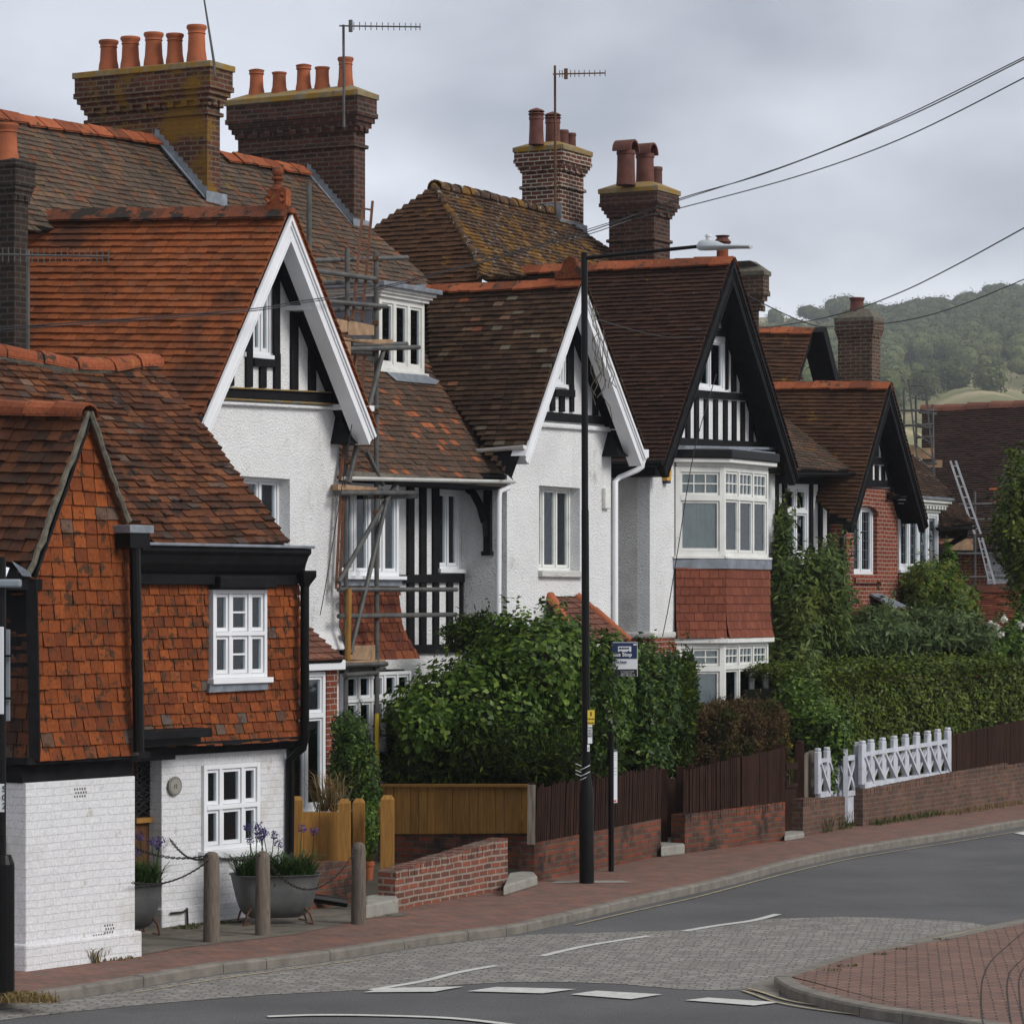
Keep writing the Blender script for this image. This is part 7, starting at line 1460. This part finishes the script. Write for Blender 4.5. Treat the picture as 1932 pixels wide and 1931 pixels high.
bush('laurel_hedge', 'glossy dark laurel hedge around the bus stop sign', 'hedge', [pb(1215,1350,45.9,62,125,.8),pb(1160,1370,45.6,50,120,.7),pb(1240,1300,46.2,40,85,.6),pb(1190,1290,46.0,40,80,.6),pb(1215,1430,45.6,60,60,.7),pb(1143,1290,41.0,22,100,.3),pb(1136,1400,41.2,25,60,.3)], M['lLaurel'], .085, 1.1, aspect=.45, inner=.35)
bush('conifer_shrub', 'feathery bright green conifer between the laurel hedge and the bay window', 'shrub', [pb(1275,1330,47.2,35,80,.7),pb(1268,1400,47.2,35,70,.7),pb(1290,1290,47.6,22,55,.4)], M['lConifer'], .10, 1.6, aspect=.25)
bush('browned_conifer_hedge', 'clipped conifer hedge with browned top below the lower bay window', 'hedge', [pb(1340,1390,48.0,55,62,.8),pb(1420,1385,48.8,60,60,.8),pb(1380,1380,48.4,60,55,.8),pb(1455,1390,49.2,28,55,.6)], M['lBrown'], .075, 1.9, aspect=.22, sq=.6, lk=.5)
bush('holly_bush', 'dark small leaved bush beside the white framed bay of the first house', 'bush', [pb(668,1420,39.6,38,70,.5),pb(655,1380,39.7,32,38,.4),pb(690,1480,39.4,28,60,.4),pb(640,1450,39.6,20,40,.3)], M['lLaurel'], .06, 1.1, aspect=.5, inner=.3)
bush('climbing_wisteria', 'wisteria climbing beside the tall bay window with yellowing tips', 'climber', [pb(1510,1170,55.0,58,130,1.0),pb(1545,1120,55.2,60,85,.9),pb(1500,1260,54.0,50,80,.9),pb(1575,1180,55.6,35,75,.7),pb(1560,1060,55.8,35,35,.4),pb(1478,1100,54.6,22,110,.4),pb(1470,1000,54.9,14,60,.2)], M['lWist'], .15, 1.0, aspect=.30, droop=.5, inner=.35)
bush('yellow_green_bush', 'round yellow green bush below the leaded bay window', 'bush', [pb(1765,1120,60.5,65,55,1.0),pb(1735,1110,60.2,40,48,.8),pb(1800,1145,60.6,45,45,.8)], M['lLight'], .12, 1.1, aspect=.4, droop=.15)
bush('buddleia', 'grey green buddleia spreading behind the clipped hedge', 'shrub', [pb(1680,1210,57.5,85,50,1.2),pb(1760,1200,58,80,55,1.2),pb(1610,1215,57,50,42,1.0),pb(1820,1215,58.5,70,50,1.2),pb(1660,1180,58,60,40,1.0)], M['lGreyg'], .15, 1.0, aspect=.3, droop=.2)
bush('dark_shrub', 'dark shrub with white roses at the right edge above the clipped hedge', 'shrub', [pb(1900,1225,59,60,45,1.2),pb(1860,1235,58.5,50,35,1.0),pb(1935,1205,59.5,30,45,1.0)], M['lShrub'], .10, 1.1)
V = []
for x, y in ((1894,1167),(1881,1180),(1855,1223),(1889,1196),(1925,1178),(1870,1176)): P, D = blobpts(tuple(Yd(x, y, 57.7)), (.055,.05,.05), 45, x, inner=.2); V.append(leaves(P, D, .06, .8, 0, .5))
o = quad_mesh('white_roses', np.concatenate(V), M['wflower']); tag(o, 'scatter of white roses above the dark shrub near the right edge', 'roses', kind='stuff')
hA_ = Yd(1482, 1400, 51.6); hB2 = Yd(2010, 1372, 58.2)
boxhedge('clipped_hedge', 'long clipped privet hedge with lime green top behind the white lattice fence', hA_, hB2, zat(1262, 51.6), zat(1240, 58.2), .1, 1.3, M['lPrivet'], .08, 42000)
bush('rambling_shrub', 'leafy shrub spilling over the short white lattice fence', 'shrub', [pb(1530,1370,50.5,60,70,.8),pb(1570,1395,49.0,34,50,.3),pb(1510,1320,50.8,40,45,.6),pb(1562,1460,48.7,15,45,.12),pb(1590,1380,50.0,18,32,.3),pb(1490,1350,50.6,30,60,.5)], M['lShrub'], .085, 1.1, aspect=.6)
tr = bush('birch_tree', 'light leaved tree leaning into the right edge before the long dark roof', 'tree', [pb(1925,930,62,45,60,1.2),pb(1905,1000,62,40,70,1.0),pb(1945,1080,62,50,90,1.2),pb(1930,880,62,28,35,.7),pb(1960,980,62,60,120,1.2)], M['lPrivet'], .11, .55, aspect=.6, partname='crown', core=False, inner=.2)
m = MB(); m.tube([Vector((Yd(1960,1100,62).x, 62, .1)), Yd(1955,1100,62), Yd(1945,960,62), Yd(1930,880,62)], [.12,.10,.06,.02], 8); m.tube([Yd(1953,1080,62), Yd(1910,1000,61.8), Yd(1895,960,61.7)], [.05,.03,.01], 6); m.build('trunk', M['bark'], tr)
bush('climber_on_drainpipe', 'small green climber round the curved drainpipe by the leaded bay', 'climber', [pb(1787,1080,61.5,14,40,.3),pb(1795,1060,61.5,8,22,.2)], M['lShrub'], .1, 1.2, core=False)
V = []
for x, y in ((1487,1408),(1483,1395),(1487,1436),(1491,1440),(1484,1442)): P, D = blobpts(tuple(Yd(x, y, 49.4)), (.05,.05,.06), 14, x, inner=.2); V.append(leaves(P, D, .09, .6, 0, .5))
o = quad_mesh('golden_shrub', np.concatenate(V), M['yleaf']); tag(o, 'bright yellow leaves showing behind the brown wooden gate', 'shrub')
# weeds and dry tufts
def tuft(px, lab, mat, h=.12, n=60, r=.12, name='weed_tuft', Y=None, grp='weeds along the wall feet'):
    m = MB()
    for (x, y) in px:
        q = Yd(x, y, Y) if Y else G(x, y)
        for i in range(n):
            a = random.uniform(0, 6.28); rr = r*random.random()**.7; c = q+Vector((rr*math.cos(a)*1.4, rr*math.sin(a)*.6, 0)); l = h*random.uniform(.4, 1.1); b = random.uniform(0, 6.28); dv = Vector((math.cos(b), math.sin(b), 0)); s_ = Vector((-dv.y, dv.x, 0)); w_ = .006
            k0 = len(m.v); m.v += [tuple(c-s_*w_), tuple(c+s_*w_), tuple(c+dv*l*.3+Vector((0,0,l*.7))+s_*w_*.7), tuple(c+dv*l*.3+Vector((0,0,l*.7))-s_*w_*.7), tuple(c+dv*l*.7+Vector((0,0,l*.85)))]; m.f += [(k0,k0+1,k0+2,k0+3), (k0+3,k0+2,k0+4)]
    o = m.build(name, mat, None); tag(o, lab, kind='stuff'); return o
tuft([(170,1815),(178,1812),(186,1811),(178,1806)], 'dry brown tuft growing at the foot of the white plinth', M['dry'], .17, 90, .07); tuft([(195,1812),(215,1810),(235,1807),(130,1816)], 'thin line of dry grass along the white plinth', M['dry'], .04, 50, .12)
tuft([(30,1885),(45,1882),(60,1886),(20,1890),(75,1890)], 'straw coloured grass patch by the black sign post', M['dry'], .09, 130, .14); tuft([(360,1748),(380,1744),(410,1742),(430,1740),(345,1752)], 'low moss and weeds between the white wall and the bath planter', M['weed'], .035, 90, .13)
tuft([(1525,1566),(1535,1570),(1548,1568),(1570,1564),(1582,1562),(1590,1558)], 'tall weeds before the short brown wall left of the white gate', M['weed'], .30, 90, .15); tuft([(x, 1556-(x-1640)*.16) for x in range(1640, 1770, 12)], 'straggling weeds at the foot of the long brown wall', M['weed'], .12, 60, .16)
tuft([(x, 1538-(x-1780)*.15) for x in range(1790, 1930, 22)], 'dry weeds at the foot of the wall near the right edge', M['dry'], .10, 40, .14); tuft([(575,1895) if False else (690,1730),(715,1727)], 'moss along the worn stone step', M['weed'], .03, 60, .1)
tuft([(x, y) for x, y in ((1573,1830),(1600,1822),(1660,1800),(1700,1790),(1775,1772))], 'small weeds in the kerb joint of the right-hand pavement', M['weed'], .03, 22, .08)
tuft([(612,1530),(622,1530),(632,1528),(640,1527),(605,1532)], 'tall dry grass stalks behind the short pine fence', M['dry'], .55, 30, .07, 'dry_grass_stalks', 37.6)
q = G(1,1) if False else Yd(692, 1600, 38.0); pt_ = thing('potted_plant', 'terracotta pot with pale strap leaves behind the close pair of pine posts', 'potted plant', (Yd(696,1640,38).x, 38, .1))
p = Yd(696, 1640, 38); MB().lathe((p.x, 38, .1), [(.045,p.z-.22),(.06,p.z-.05),(.07,p.z-.05),(.07,p.z),(.055,p.z)], 16).build('pot', M['pot'], pt_, smooth=True)
m = MB()
for i in range(40):
    a = random.uniform(0, 6.28); l = random.uniform(.25,.45); dv = Vector((math.cos(a), math.sin(a), 0)); s_ = Vector((-dv.y, dv.x, 0)); c = Vector((p.x, 38, p.z+.08)); k0 = len(m.v)
    for j in range(5): f = j/4; r_ = c+dv*l*.5*f+Vector((0,0,l*.7*(f-.4*f*f))); m.v += [tuple(r_-s_*.012*(1-f*.9)), tuple(r_+s_*.012*(1-f*.9))]
    for j in range(4): b = k0+2*j; m.f.append((b, b+1, b+3, b+2))
m.build('leaves', M['lLight'], pt_)
bush('box_shrub', 'small dark shrub above the terracotta pot behind the pine posts', 'shrub', [pb(697,1560,38.6,18,50,.25)], M['lShrub'], .05, 1.2, core=False)
# dead climber stems on the second bargeboard
m = MB()
for i in range(16):
    x, y = random.uniform(1108,1150), random.uniform(560,700); L__ = random.uniform(40,120); pts = [Yd(x+j*L__*.06*random.uniform(-.3,1.2), y+j*L__*.22, 44.9-.02*j-random.random()*.1) for j in range(5)]; m.tube(pts, .006, 4)
o = m.build('dead_creeper', M['mortar'], None); tag(o, 'bare dead creeper stems hanging from the second white bargeboard', 'creeper')
